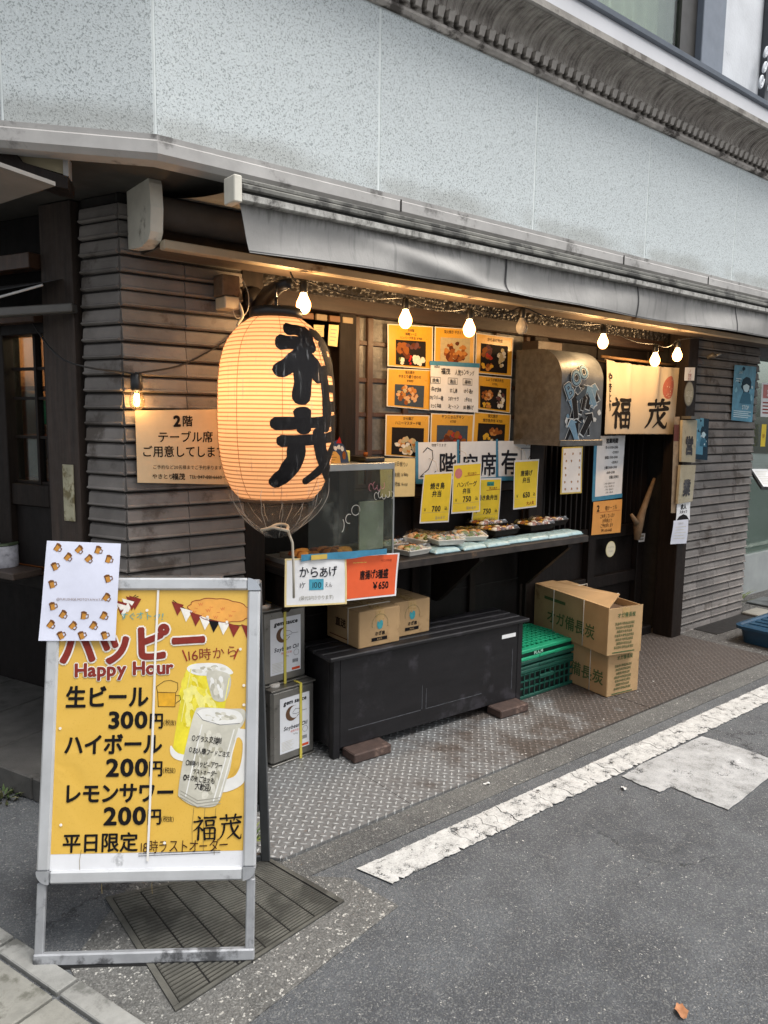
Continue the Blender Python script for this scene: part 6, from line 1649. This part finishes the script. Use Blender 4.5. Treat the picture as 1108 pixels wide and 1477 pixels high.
# ================================================================ BENCH AND WHAT STANDS AROUND IT
BB = M('bench_black', '#19181a', .52, spec=.3, var=.25, scale=7, bump=.25, bscale=90, bdist=.001, stretch=(.6, 3, 3), dirt=('#2f2d31', 5, .55))
BA = Vector((1.835, 2.640, 0)); bd = Vector((1.205, -.062, 0)).normalized(); bn2 = Vector((-bd.y, bd.x, 0)); Rb3 = Matrix((bd, bn2, Vector((0, 0, 1)))).transposed()
def kb_(mb, u0, u1, v0, v1, z0, z1, mat, bev=.003): mb.obox(BA + bd * ((u0 + u1) / 2) + bn2 * ((v0 + v1) / 2) + Vector((0, 0, (z0 + z1) / 2)), (u1 - u0, v1 - v0, z1 - z0), Rb3, mat, bev)
bh = thing('bench', 'long black slatted storage bench standing on bricks under the counter', 'bench', (2.43, 2.74, 0))
L = 1.19
mb = MB()
for k in range(4): kb_(mb, -.03, L + .03, -.025 + k * .072, .040 + k * .072, .475 + (.001 if k % 2 else 0), .495, BB, .008)
build('seat_slat', mb, bh)
mb = MB(); kb_(mb, .0365, L - .0365, -.003, .012, .060, .474, BB, .002); build('front_panel', mb, bh)
mb = MB(); kb_(mb, .0365, L - .0365, .225, .24, .060, .474, BB, .002); build('back_panel', mb, bh)
for u in (.0, L - .018):
    mb = MB(); kb_(mb, u, u + .018, .037, .21, .060, .474, BB, .002); build('side_panel', mb, bh)
SC_ = M('scuff_grey', '#3c3d41', .7, var=.6, scale=40)
for (u0, u1, z0, z1) in ((.08, .50, .135, .139), (.53, .90, .135, .139), (.505, .509, .14, .26), (.53, .534, .14, .24), (L - .075, L - .071, .12, .34)): 
    mb = MB(); kb_(mb, u0, u1, -.0042, -.0032, z0, z1, SC_, 0); build('scuff_mark', mb, bh)
for u in (0, L - .035):
    for v in (-.004, .21):
        mb = MB(); kb_(mb, u, u + .036, v, v + .036, .012, .474, BB, .003); build('leg', mb, bh)
mb = MB(); kb_(mb, L - .155, L - .055, -.0055, -.0035, .405, .425, WHT, 0); build('label_strip', mb, bh)
BRK2 = M('dark_brick', '#3f302a', .8, var=.3, scale=20, bump=.5, bscale=120, bdist=.003, dirt=('#6d5a50', 12, .56))
for (u, lab) in ((.055, 'dark red brick under the left end of the black bench'), (.955, 'dark red brick under the right end of the black bench')):
    mb = MB(); kb_(mb, u, u + .205, -.095, .01, .0155, .0585, BRK2, .005)
    tag(build('brick', mb), lab, 'brick', 'bricks propping the bench')

# oil cans
TIN = M('tin_plate', '#7d7b76', .32, .75, var=.2, scale=6, bump=.08, bscale=30, bdist=.002, dirt=('#55534e', 7, .58))
LBL = paper('label_white', '#c9cbcf'); BRB = ink('crescent_brown', '#5b4433'); REDL = ink('label_red', '#c24b2c')
def oil_can(x0, y0, ang, z, lab):
    d = Vector((math.cos(ang), math.sin(ang), 0)); n = Vector((-d.y, d.x, 0)); Rm = Matrix((d, n, Vector((0, 0, 1)))).transposed()
    o = Vector((x0, y0, z)); w_ = .238
    sx_ = .155 if 'lower' in lab else .118
    t = thing('oil_can', lab, 'oil can', tuple(o + d * w_ / 2 + n * w_ / 2), 'square soybean oil cans')
    mb = MB(); mb.obox(o + d * w_ / 2 + n * w_ / 2 + Vector((0, 0, .174)), (w_, w_, .336), Rm, TIN, .012); build('body', mb, t)
    mb = MB()
    for zz in (.004, .344):
        mb = MB(); mb.obox(o + d * w_ / 2 + n * w_ / 2 + Vector((0, 0, zz)), (w_ + .005, w_ + .005, .008), Rm, TIN, .003); build('rim', mb, t)
    mb = MB(); mb.lathe([(.025, .0), (.025, .012), (.001, .012)], o + d * .05 + n * .05 + Vector((0, 0, .348)), M('can_cap', '#b5b3ac', .4), 16); build('cap', mb, t)
    u0, u1 = .042, .205
    s = Sheet(o + d * u0 - n * .0012 + Vector((0, 0, .302)), o + d * u1 - n * .0012 + Vector((0, 0, .302)), o + d * u1 - n * .0012 + Vector((0, 0, .048)), o + d * u0 - n * .0012 + Vector((0, 0, .048)), 0, 0, .0004)
    s.face(LBL, 3)
    XT(s, 'gem sauce', .5, .87, .105, BLK, bold=.035, shear=.15, sx=1.08, track=-.01)
    C_ = (.40 * s.w, .69 * s.h); rr = .135 * s.h
    out = [(C_[0] + rr * math.cos(R(a)), C_[1] + rr * math.sin(R(a))) for a in range(70, 331, 13)]; inn = [(C_[0] + .016 * 1 + rr * .83 * math.cos(R(a)), C_[1] + .004 + rr * .83 * math.sin(R(a))) for a in range(70, 331, 13)]
    P = out + inn; m_ = len(out); s.mb.add([s.at(u, v, 2 * s.step) for u, v in P], [(i, i + 1, m_ + i + 1, m_ + i) for i in range(m_ - 1)], BRB)
    s.line([(.42 * s.w, .70 * s.h), (.52 * s.w, .755 * s.h), (.64 * s.w, .74 * s.h), (.72 * s.w, .69 * s.h), (.90 * s.w, .685 * s.h)], .0016, DBLUE, 3); s.line([(.42 * s.w, .68 * s.h), (.55 * s.w, .66 * s.h), (.70 * s.w, .68 * s.h)], .0016, DBLUE, 3)
    XT(s, 'Soybean Oil', .52, .41, .10, DBLUE, bold=.02, shear=.2, sx=.98); XT(s, '食用大豆油', .52, .345, .045, REDL); XT(s, '16.5kg', .52, .29, .035, DBLUE)
    for k in range(14):
        a = R(k * 26); s.line([(.85 * s.w + .014 * math.cos(a), .33 * s.h + .014 * math.sin(a)), (.85 * s.w + .014 * math.cos(a + .46), .33 * s.h + .014 * math.sin(a + .46))], .0012, DBLUE, 2)
    for k in range(7): s.frac(.05, .20 - .026 * k, .45 - .05 * (k % 3), .208 - .026 * k, GLS, 1.5)
    for k in range(9): s.frac(.72 + .022 * k, .15, .728 + .022 * k + .006 * (k % 2), .215, DBLUE, 1.5)
    s.frac(.70, .02, .97, .065, REDL, 1.5); s.put('label', t)
    YS = M('yellow_strap', '#bdb04a', .45, var=.1)
    mb = MB(); mb.obox(o + d * sx_ - n * .0035 + Vector((0, 0, .174)), (.013, .003, .350), Rm, YS, 0); mb.obox(o + d * sx_ + n * w_ / 2 + Vector((0, 0, .3505)), (.013, w_ + .01, .002), Rm, YS, 0); build('strap', mb, t)
CA = (1.571, 2.725, 0)
oil_can(CA[0] + .004, CA[1] + .004, .09, .0155, 'lower square tin of soybean oil standing on the chequer plate')
oil_can(CA[0] - .016, CA[1] + .050, .07, .3655, 'upper square tin of soybean oil stacked on the other one')

# cardboard boxes
CARD = M('cardboard', '#a3855e', .8, var=.12, scale=7, bump=.12, bscale=60, bdist=.001, dirt=('#7f6240', 5, .6))
CARDI = M('cardboard_inside', '#4f3a26', .9)
TEAL = ink('print_teal', '#3f8c93'); GRN = ink('print_green', '#4a5a3a'); PTAPE = M('packing_tape', '#a88a5c', .3, var=.12, scale=20, bump=.1); TWINE = M('white_twine', '#b9b2a5', .8)
def carton(name, lab, o, ang, w_, d_, h_, z, group, front=None, left=None, open_=False, twine=(), tilt=0):
    d = Vector((math.cos(ang), math.sin(ang), 0)); n = Vector((-d.y, d.x, 0)); Rm = Matrix((d, n, Vector((0, 0, 1)))).transposed(); Z = Vector((0, 0, 1))
    o = Vector((o[0], o[1], z)); c = o + d * w_ / 2 + n * d_ / 2
    t = thing(name, lab, 'cardboard box', tuple(c), group)
    mb = MB(); e = .005
    if not open_:
        mb.obox(c + Z * h_ / 2, (w_, d_, h_), Rm, CARD, .004); mb.obox(c + Z * (h_ + .0003), (w_ * .98, .003, .0016), Rm, CARDI)
    else:
        for (uu, vv, ww, dd) in ((w_ / 2, e / 2, w_, e), (w_ / 2, d_ - e / 2, w_, e), (e / 2, d_ / 2, e, d_ - 2 * e), (w_ - e / 2, d_ / 2, e, d_ - 2 * e)): mb.obox(o + d * uu + n * vv + Z * h_ / 2, (ww, dd, h_), Rm, CARD, .001)
        mb.obox(c + Z * .006, (w_ - 2 * e, d_ - 2 * e, .008), Rm, CARDI)
    build('carton', mb, t)
    mb = MB(); mb.obox(o + d * w_ / 2 - n * .0006 + Z * (h_ - .03), (.048, .0008, .055), Rm, PTAPE)
    if not open_: mb.obox(c + Z * (h_ + .0016), (.048, d_ - .004, .0008), Rm, PTAPE)
    build('packing_tape', mb, t)
    if open_:
        # a pair of long flaps closed at the back, and lifted at the front corner
        def flap(P):
            mb = MB(); mb.prism(P, Z * .005, CARD); build('flap', mb, t)
        q = lambda u, v, zz: o + d * u + n * v + Z * zz
        flap([q(0, .0, h_ + .001), q(w_ * .52, .06, h_ + .055), q(w_ * .52, d_ * .99, h_ + .012), q(0, d_, h_ + .001)])
        flap([q(w_, .20, h_ + .001), q(w_, d_, h_ + .001), q(w_ * .53, d_, h_ + .002), q(w_ * .53, .24, h_ + .005)])
        flap([q(w_ * .30, .0, h_ + .001), q(w_, .0, h_ + .001), q(w_ * .94, .05, h_ - .03), q(w_ * .36, .05, h_ - .02)])
        mb = MB(); mb.obox(c + Z * (h_ - .04), (w_ - .012, d_ - .012, .004), Rm, CARDI); build('inner_board', mb, t)
    if front:
        s = Sheet(o - n * .0010 + Z * h_, o + d * w_ - n * .0010 + Z * h_, o + d * w_ - n * .0010, o - n * .0010, 0, 0, .0004); front(s); build('print', s.mb, t)
    if left:
        a = o + n * d_ - d * .0010; s = Sheet(a + Z * h_, o - d * .0010 + Z * h_, o - d * .0010, a, 0, 0, .0004); left(s); build('print', s.mb, t)
    for (v, full) in twine:
        mb = MB(); k = .0025
        P = [o + n * v - d * k + Z * .004, o + n * v - d * k + Z * (h_ + k), o + n * v + d * (w_ + k) + Z * (h_ + k + (.02 if open_ else 0)), o + n * v + d * (w_ + k) + Z * .004]
        mb.tube([p for a_, b_ in zip(P, P[1:]) for p in (a_, a_.lerp(b_, .5))] + [P[-1]], .0028, TWINE, 6); build('twine', mb, t)
    return t
def emblem(s):
    c = (.5 * s.w, .60 * s.h)
    for k in range(26):
        a = R(-20 + k * 8.6); s.line([(c[0] + .044 * math.cos(a), c[1] + .044 * math.sin(a)), (c[0] + .047 * math.cos(a + .03), c[1] + .047 * math.sin(a + .03))], .0024, GRN, 1.5)
    s.poly([(c[0] + x * .02, c[1] + y * .02 - .004) for x, y in ((-.7, 1), (-.2, .5), (.2, 1.1), (.8, .8), (.9, 0), (.6, -.9), (0, -1.1), (-.6, -.9), (-.9, 0))], TEAL, 1.5)
    XT(s, 'さざ浪', .5, .30, .11, BLK, bold=.04, jit=.2); s.frac(.30, .14, .68, .235, BLK, 1.5); XT(s, '直送品', .49, .165, .055, CARD, layer=2.4)
def sidep(s):
    XT(s, '直送', .45, .45, .26, ink('print_dark', '#3a2a1e'), bold=.03); s.frac(.1, .12, .7, .15, f3, 1.5)
zb = .4965
carton('cardboard_box', 'tan cardboard box with a teal emblem in front on the bench, tied with white twine', (1.983, 2.649, 0.48)[:2], -.03, .236, .27, .172, zb, 'tan boxes with teal emblems on the bench', emblem, sidep, False, ((.085, 1),))
carton('cardboard_box', 'tan cardboard box on the bench set back right of the one tied with twine', (2.222, 2.690), -.03, .225, .25, .172, zb, 'tan boxes with teal emblems on the bench', emblem)
def gfront(s):
    XT(s, 'オガ備長炭', .52, .80, .11, GRN, bold=.02, sx=.9)
    for k in range(7): XT(s, '国産原木使用品質保証'[: 10 - k % 3], .48, .64 - .085 * k, .062, GRN, jit=.2, sx=.85, bold=.01)
    s.frac(.15, .035, .80, .06, GRN, 1.5)
def gleft(s): XT(s, 'オガ備長炭', .52, .26, .33, GRN, bold=.018, sx=1.0); s.frac(.15, .75, .45, .82, GRN, 1.5)
GCB = 'brown charcoal boxes stacked beside the door'
carton('charcoal_box', 'lower brown cardboard box with green print standing beside the green crates', (3.487, 2.352), -.14, .252, .50, .258, .0155, GCB, gfront, gleft, False, ((.13, 1),))
carton('charcoal_box', 'upper brown cardboard box with a lifted flap and green print, on the other one', (3.425, 2.322), -.235, .243, .66, .262, .2745, GCB, gfront, gleft, True, ((.20, 1), (.47, 1)))

# green crates
CG1 = M('crate_green', '#1f9068', .4, var=.12, scale=6, bump=.1); CG2 = M('crate_dark_green', '#12463a', .45, var=.2, scale=6, bump=.1)
def crate(lab, z, h_, mat, top):
    x0, x1, y0, y1 = 3.045, 3.545, 2.612, 2.975
    t = thing('crate', lab, 'crate', ((x0 + x1) / 2, (y0 + y1) / 2, z), 'green plastic crates beside the bench')
    mb = MB(); b = .014
    for zz0, zz1 in ((z, z + .018), (z + h_ - .02, z + h_)):
        mb.box(x0, x1, y0, y0 + b, zz0, zz1, mat, .003); mb.box(x0, x1, y1 - b, y1, zz0, zz1, mat, .003); mb.box(x0, x0 + b, y0 + b, y1 - b, zz0, zz1, mat, .003); mb.box(x1 - b, x1, y0 + b, y1 - b, zz0, zz1, mat, .003)
    if not top:
        for k in range(12):
            x = x0 + .006 + k * (x1 - x0 - .018) / 11; mb.box(x, x + .007, y0 + .002, y0 + .009, z + .0185, z + h_ - .0205, mat); mb.box(x, x + .007, y1 - .009, y1 - .002, z + .0185, z + h_ - .0205, mat)
        for zz in (.055, .095, .135):
            mb.box(x0 + .013, x1 - .013, y0 + .0035, y0 + .0115, z + zz, z + zz + .007, mat); mb.box(x0 + .003, x0 + .010, y0 + .015, y1 - .015, z + zz, z + zz + .007, mat)
        for k in range(8):
            y = y0 + .02 + k * .042; mb.box(x0 + .002, x0 + .0025 + .007, y, y + .007, z + .0185, z + h_ - .0205, mat)
        mb.box(x0 + .18, x0 + .30, y0 - .003, y0 + .012, z + h_ - .075, z + h_ - .052, mat, .003)
        build('basket', mb, t)
        mb = MB(); mb.box(x0 + .014, x1 - .014, y0 + .03, y1 - .02, z + .006, z + h_ - .03, M('crate_contents', '#131816', .7)); build('lining', mb, t)
    else:
        n1, n2 = 12, 9
        mb.box(x0 + .012, x1 - .012, y0 + .0135, y0 + .05, z + h_ - .018, z + h_ - .003, mat, .002)
        for k in range(n1):
            x = x0 + .03 + k * (x1 - x0 - .06) / (n1 - 1); mb.box(x - .006, x + .006, y0 + .0505, y1 - .0145, z + h_ - .014, z + h_ - .004, mat)
        for k in range(n2):
            y = y0 + .075 + k * .034; mb.box(x0 + .0145, x1 - .0145, y, y + .013, z + h_ - .0125, z + h_ - .0025, mat)
        mb.box(x0 + .17, x0 + .31, y0 - .004, y0 + .002, z + .006, z + .018, mat, .002)
        build('lid', mb, t)
        mb = MB(); mb.box(x0 + .02, x1 - .02, y0 + .02, y1 - .02, z + .002, z + h_ - .03, M('crate_inner', '#0f3a30', .6)); build('inner_tray', mb, t)
        if mat is not CG1: return
        s = Sheet((x0 + .02, y0 - .001, z + h_ - .002), (x1 - .02, y0 - .001, z + h_ - .002), (x1 - .02, y0 - .001, z + .022), (x0 + .02, y0 - .001, z + .022), 0, 0, .0004)
        XT(s, 'M.A.M', .30, .12, .7, ink('crate_text', '#9fc9b5'), bold=.03); build('lettering', s.mb, t)
crate('dark green lattice crate at the bottom, beside the right end of the bench', .0155, .165, CG2, False)
crate('dark green shallow crate in the middle of the crate stack', .1815, .05, CG2, True)
crate('bright green crate on top of the crate stack', .2325, .062, CG1, True)

# ================================================================ RIGHT AND LEFT EDGES
WALLN = M('neighbour_dark', '#2b2b2b', .5, var=.2); NG_ = M('neighbour_grey', '#8f9392', .6, var=.15, scale=4)
nb2 = thing('neighbour_shop', 'neighbouring shop front with a dark frame and pale glass door beyond the right tile pier', 'shop', (7.2, 3.4, 0))
mb = MB(); mb.box(6.0, 6.14, 3.05, 3.25, 0, 2.34, WALLN); mb.box(6.0, 9.6, 3.06, 3.24, 2.1, 2.34, WALLN); mb.box(7.6, 7.7, 3.06, 3.24, 0, 2.1, WALLN); build('frame', mb, nb2)
mb = MB(); mb.box(6.14, 7.6, 3.14, 3.146, .38, 2.1, GLASS); mb.box(7.7, 9.6, 3.14, 3.146, .38, 2.1, GLASS); build('pane', mb, nb2)
mb = MB(); mb.box(6.14, 9.6, 3.10, 3.2, 0.01, .379, NG_); mb.box(6.145, 7.59, 3.16, 3.17, .38, 1.05, M('pale_green_film', '#7d8882', .4, var=.06)); build('base_panel', mb, nb2)
mb = MB(); mb.box(5.97, 10, 5.0, 5.05, 0, 2.4, M('neighbour_room', '#7f877f', .8, var=.2)); build('back_wall', mb, nb2)
s = sign('red_notice', *[(6.669, 3.11, 1.897), (6.945, 3.11, 1.902), (6.956, 3.11, 1.602), (6.691, 3.11, 1.605)], WHT, 'white and red notice in the neighbouring shop window', 'notice', seed=1)
s.frac(.1, .55, .9, .95, M('notice_pink', '#b56a66'), 1); XT(s, '求', .5, .62, .25, WHT, bold=.03); 
for k in range(4): s.frac(.12, .40 - .1 * k, .88, .44 - .1 * k, RED, 1)
done(s)
s = sign('yellow_notice', *[(6.727, 3.11, 1.539), (6.819, 3.11, 1.539), (6.825, 3.11, 1.343), (6.732, 3.11, 1.344)], YEL, 'narrow yellow sticker in the neighbouring shop window', 'sticker', seed=1); XT(s, '営業中', .5, .4, .2, RED, sx=.4); done(s)
ms = thing('menu_stand', 'black menu stand with a tilted white menu in front of the neighbouring shop', 'menu stand', (6.50, 2.82, 0))
mb = MB(); q = [(6.043, 2.86, 1.179), (6.612, 2.86, 1.161), (6.416, 2.72, 1.022), (5.963, 2.72, 1.048)]; mb.prism([q[3], q[2], q[1], q[0]], (0, .005, -.02), M('menu_backing', '#2b2c2d', .5)); build('board', mb, ms)
s = Sheet(Vector(q[0]) + Vector((.02, -.003, .003)), Vector(q[1]) + Vector((0, -.003, .003)), Vector(q[2]) + Vector((0, -.003, .006)), Vector(q[3]) + Vector((.02, -.003, .006)), 0, 0); s.face(WHT, 3); s.line([(s.w * .5, 0), (s.w * .5, s.h)], .004, GLD, 1)
for k in range(8): s.frac(.06, .85 - .1 * k, .44 - .05 * (k % 3), .875 - .1 * k, GLS, 1)
s.put('menu_sheet', ms)
pb = Vector((7.648, 3.456, 0)); 
mb = MB(); top = Vector((6.245, 2.8, 1.046)); mb.tube([(6.52, 2.83, .02), (6.52, 2.83, 1.05)], .016, WALLN, 10); build('pole', mb, ms)
mb = MB(); mb.box(6.36, 6.68, 2.70, 2.96, .013, .030, M('stand_base', '#6b6d6e', .4, .5), .004); build('base', mb, ms)
# plant at the foot of the neighbour's wall
rnd = random.Random(12); LEAF = M('leaf_yellow_green', '#6f7a35', .6, var=.35, scale=30); LEAF2 = M('leaf_green', '#43552a', .6, var=.35, scale=30)
def tuft(name, lab, c, n, L, r_, mats, w_=.012, up=.8):
    mb = MB()
    for k in range(n):
        a = rnd.uniform(0, 6.28); l = L * rnd.uniform(.5, 1.1); sp = rnd.uniform(.25, 1.0); d = Vector((math.cos(a), math.sin(a), 0)); p = Vector((-d.y, d.x, 0)); P = []
        b = Vector(c) + d * rnd.uniform(0, r_)
        for t_ in (0, .35, .7, 1):
            q = b + d * (l * sp * t_) + Vector((0, 0, l * up * (t_ - .55 * sp * t_ * t_))); ww = w_ * (1 - t_ * .92) * (1 if t_ else .6)
            P += [q - p * ww, q + p * ww]
        mb.add(P, [(0, 1, 3, 2), (2, 3, 5, 4), (4, 5, 7, 6)], rnd.choice(mats))
    return tag(build(name, mb), lab, 'plant')
tuft('plant', 'yellow green grassy plant growing at the foot of the right tile pier', (6.06, 2.98, .012), 90, .30, .06, [LEAF, LEAF, LEAF2])
tuft('weed', 'small green weed behind the right leg of the A-board', (1.225, 2.30, .005), 26, .10, .03, [LEAF2, LEAF], .008)
tuft('weed', 'pale dusty weeds along the foot of the concrete step at the left edge', (.60, 3.20, .0), 60, .07, .09, [M('weed_dusty', '#7d7a58', .8, var=.3), LEAF2], .008)
# blue tub
TUB = M('tub_blue', '#16364d', .4, var=.25, scale=8, bump=.15)
TX, TY = 5.47, 2.24
tb = thing('tub', 'dark blue plastic tub at the right edge on the pavement', 'tub', (TX, TY, .016))
mb = MB()
def rr_(w_, d_, r, z):
    P = []
    for cx, cy, a0 in ((w_ - r, d_ - r, 0), (-w_ + r, d_ - r, 90), (-w_ + r, -d_ + r, 180), (w_ - r, -d_ + r, 270)):
        for k in range(6): a = R(a0 + k * 18); P.append(Vector((TX + cx + r * math.cos(a), TY + cy + r * math.sin(a), z)))
    return P
rings = [rr_(.29, .19, .06, .0165), rr_(.31, .21, .07, .115), rr_(.31, .21, .07, .117), rr_(.335, .235, .07, .118), rr_(.335, .235, .07, .138), rr_(.31, .21, .06, .141), rr_(.29, .20, .05, .132)]
n = len(rings[0]); mb.add([p for r_ in rings for p in r_], [(i * n + k, i * n + (k + 1) % n, (i + 1) * n + (k + 1) % n, (i + 1) * n + k) for i in range(len(rings) - 1) for k in range(n)] + [list(range(n))[::-1], [(len(rings) - 1) * n + k for k in range(n)]], TUB); build('body', mb, tb)
mb = MB(); mb.box(TX - .28, TX + .28, TY - .005, TY + .005, .1325, .139, TUB)
for k in range(5): mb.box(TX - .20 + k * .09, TX - .19 + k * .09, TY - .18, TY - .006, .1325, .138, TUB); mb.box(TX - .20 + k * .09, TX - .19 + k * .09, TY + .006, TY + .18, .1325, .138, TUB)
build('lid_ribs', mb, tb)
mb = MB(); mb.box(5.22, 6.1, 2.62, 2.82, .0125, .016, M('drain_channel_dark', '#1c1a19', .6)); mb.box(5.95, 6.2, 2.64, 2.80, .0165, .035, M('broken_slab', '#7f7c74', .8, var=.2), .004)
struct('gutter_drain', mb)
# wrought-iron scrolls on the far upper wall
IRON = M('white_iron', '#c9ccd1', .6, var=.1)
mb = MB()
for (c, r_) in (((4.862, 2.4, 3.806), .04), ((4.859, 2.4, 3.718), .04), ((4.828, 2.4, 3.625), .045), ((4.937, 2.4, 3.63), .035)):
    mb.tube([Vector(c) + Vector((r_ * (1 - k / 40) * math.cos(k * .45) * .6, -.01, r_ * (1 - k / 40) * math.sin(k * .45 + r_ * 60))) for k in range(26)], .007, IRON, 6)
a = Vector((4.912, 2.42, 4.048)); b = Vector((4.95, 2.42, 3.595)); mb.box(a.x, a.x + .05, 2.405, 2.445, 3.49, 5.0, M('down_pipe', '#3a3d42', .5))
tag(build('scroll_ironwork', mb), 'white scrolled ironwork beside a dark pipe on the upper wall at the right edge', 'ironwork')
# left edge: roll on the ledge, canopy bar
mb = MB(); c = LP(.74, .02, .893); mb.lathe([(.062, 0), (.064, .004), (.064, .088), (.06, .094), (.045, .094), (.044, .07), (.001, .07)], c, M('tin_label', '#a7a6ac', .6, var=.3, scale=40, dirt=('#5f5c60', 30, .58)), 28); mb.lathe([(.066, .094), (.068, .10), (.062, .104), (.045, .104)], c, M('tin_rim_green', '#4f5a44', .4, .4), 28)
tag(build('ashtray_tin', mb), 'round printed tin with a green rim on the side window ledge', 'tin')
cp_ = thing('side_canopy', 'folded grey canopy bar with a white rod above the side window', 'canopy', tuple(LP(.5, .2, 1.93)))
mb = MB(); mb.bar(LP(.215, .03, 1.94), LP(.70, .26, 1.905), .05, .032, M('canopy_bar', '#5d5b58', .5, .3, var=.2), bev=.004); build('bar', mb, cp_)
mb = MB(); mb.tube([LP(.30, .10, 2.02), LP(.72, .29, 1.90)], .005, M('white_rod', '#b9b9b9', .4, .3), 8); build('rod', mb, cp_)
mb = MB(); mb.grid(lambda i, j: LP(.30 + .6 * i, .09 + .25 * i * 1.0 - .3 * j, 2.03 - .10 * i + .10 * j), 6, 6, M('canopy_cloth', '#4a4a4c', .8, var=.1)); build('cloth', mb, cp_)
# inside the side window: shelves of bottles and a green card
INB = M('bottle_amber', '#8a6a3a', .3, var=.3); 
sh_ = thing('bottle_shelf', 'lit shelf of bottles and jars seen through the side window', 'shelf', tuple(LP(.6, -.5, .9)))
mb = MB()
for z in (1.20, 1.42, 1.66): LB(mb, .42, 1.25, -.62, -.45, z, z + .02, RM, .002)
build('board', mb, sh_)
rnd = random.Random(5)
for z in (1.222, 1.442, 1.682):
    for k in range(5):
        mb = MB(); r_ = rnd.uniform(.03, .05); h_ = rnd.uniform(.10, .17); mb.lathe([(r_, 0), (r_, h_ * .6), (r_ * .5, h_ * .78), (r_ * .42, h_), (.001, h_)], LP(.48 + k * .15, -.52, z), rnd.choice([INB, PACKW, f6, INB]), 14); build('bottle', mb, sh_)
mb = MB(); LB(mb, .54, .60, -.105, -.10, 1.50, 1.60, ink('card_green', '#1d7a52'), 0); tag(build('green_card', mb), 'green card behind the side window glass', 'card')
# litter
rnd = random.Random(77)
LIT_ = [((2.237, 2.073, 0), .014, 'white_scrap', 'white paper scrap lying between the plate edge and the road line', 'scrap'), ((2.675, 1.697, 0), .016, 'white_scrap', 'white flattened scrap on the road beside the faded patch', 'scrap'), ((1.744, 0.9, 0), .026, 'dry_leaf', 'brown dry leaf on the asphalt at the bottom edge', 'leaf')]
for (p, r_, nm, lab, cat) in LIT_:
    mb = MB(); m_ = M('dry_leaf_brown', '#9a6a48', .8, var=.3, scale=60) if cat == 'leaf' else M('scrap_white', '#c9c9c6', .7)
    ang = rnd.uniform(0, 3)
    mb.grid(lambda i, j: Vector(p) + Vector((r_ * (i - .5) * 2 * math.cos(ang) - r_ * .7 * (j - .5) * 2 * (1 - abs(i - .5) * 1.2) * math.sin(ang), r_ * (i - .5) * 2 * math.sin(ang) + r_ * .7 * (j - .5) * 2 * (1 - abs(i - .5) * 1.2) * math.cos(ang), .006 + .008 * abs(j - .5) + .004 * math.sin(i * 6))), 8, 6, m_)
    tag(build(nm, mb), lab, cat)
mb = MB()
for k in range(46):
    x, y = rnd.uniform(.3, 4.6), rnd.uniform(.9, 2.1); r_ = rnd.uniform(.002, .006)
    if rnd.random() < .3: x, y = rnd.uniform(2.2, 4.4), rnd.uniform(2.15, 2.5)
    mb.add([(x + r_ * math.cos(a) * rnd.uniform(.6, 1.2), y + r_ * math.sin(a) * rnd.uniform(.6, 1.2), .0165 if y > 2.12 else .0095) for a in (0, 1.2, 2.4, 3.6, 5)], [(0, 1, 2, 3, 4)], M('grit_white', '#b5b3ae', .8))
struct('road_grit', mb, 'stuff')

# memo slips under the lintel of the serving opening, and a plate of the dark kitchen behind
for (q, lab, sd) in (([(2.022, 2.96, 1.974), (2.081, 2.96, 1.976), (2.074, 2.96, 1.876), (2.018, 2.96, 1.879)], 'cream order slip hanging under the lintel behind the lantern', 1), ([(1.954, 2.98, 1.97), (2.012, 2.98, 1.972), (2.008, 2.98, 1.918), (1.95, 2.98, 1.917)], 'short yellow order slip under the lintel beside the longer one', 2)):
    s = sign('order_slip', *q, CREAM, lab, 'slip', seed=sd, bulge=.003)
    for k in range(4): s.frac(.2, .75 - .17 * k, .8 - .1 * (k % 2), .79 - .17 * k, GLD, 1)
    done(s)
mb = MB(); 
for k in range(6): mb.box(1.74 + k * .075, 1.80 + k * .075, 2.975, 2.99, 2.008 - .016, 2.008 + .012, M('tag_wood' + str(k % 2), ['#6d4a2b', '#8a7a5f'][k % 2], .6), .002)
s_ = thing('name_tag_rail', 'row of small wooden tags on a rail under the lintel', 'tag rail', (1.95, 2.98, 2.0))
build('tags', mb, s_)
mb = MB(); mb.box(1.72, 2.10, 2.991, 3.0, 2.0, 2.012, WOODH); build('rail', mb, s_)
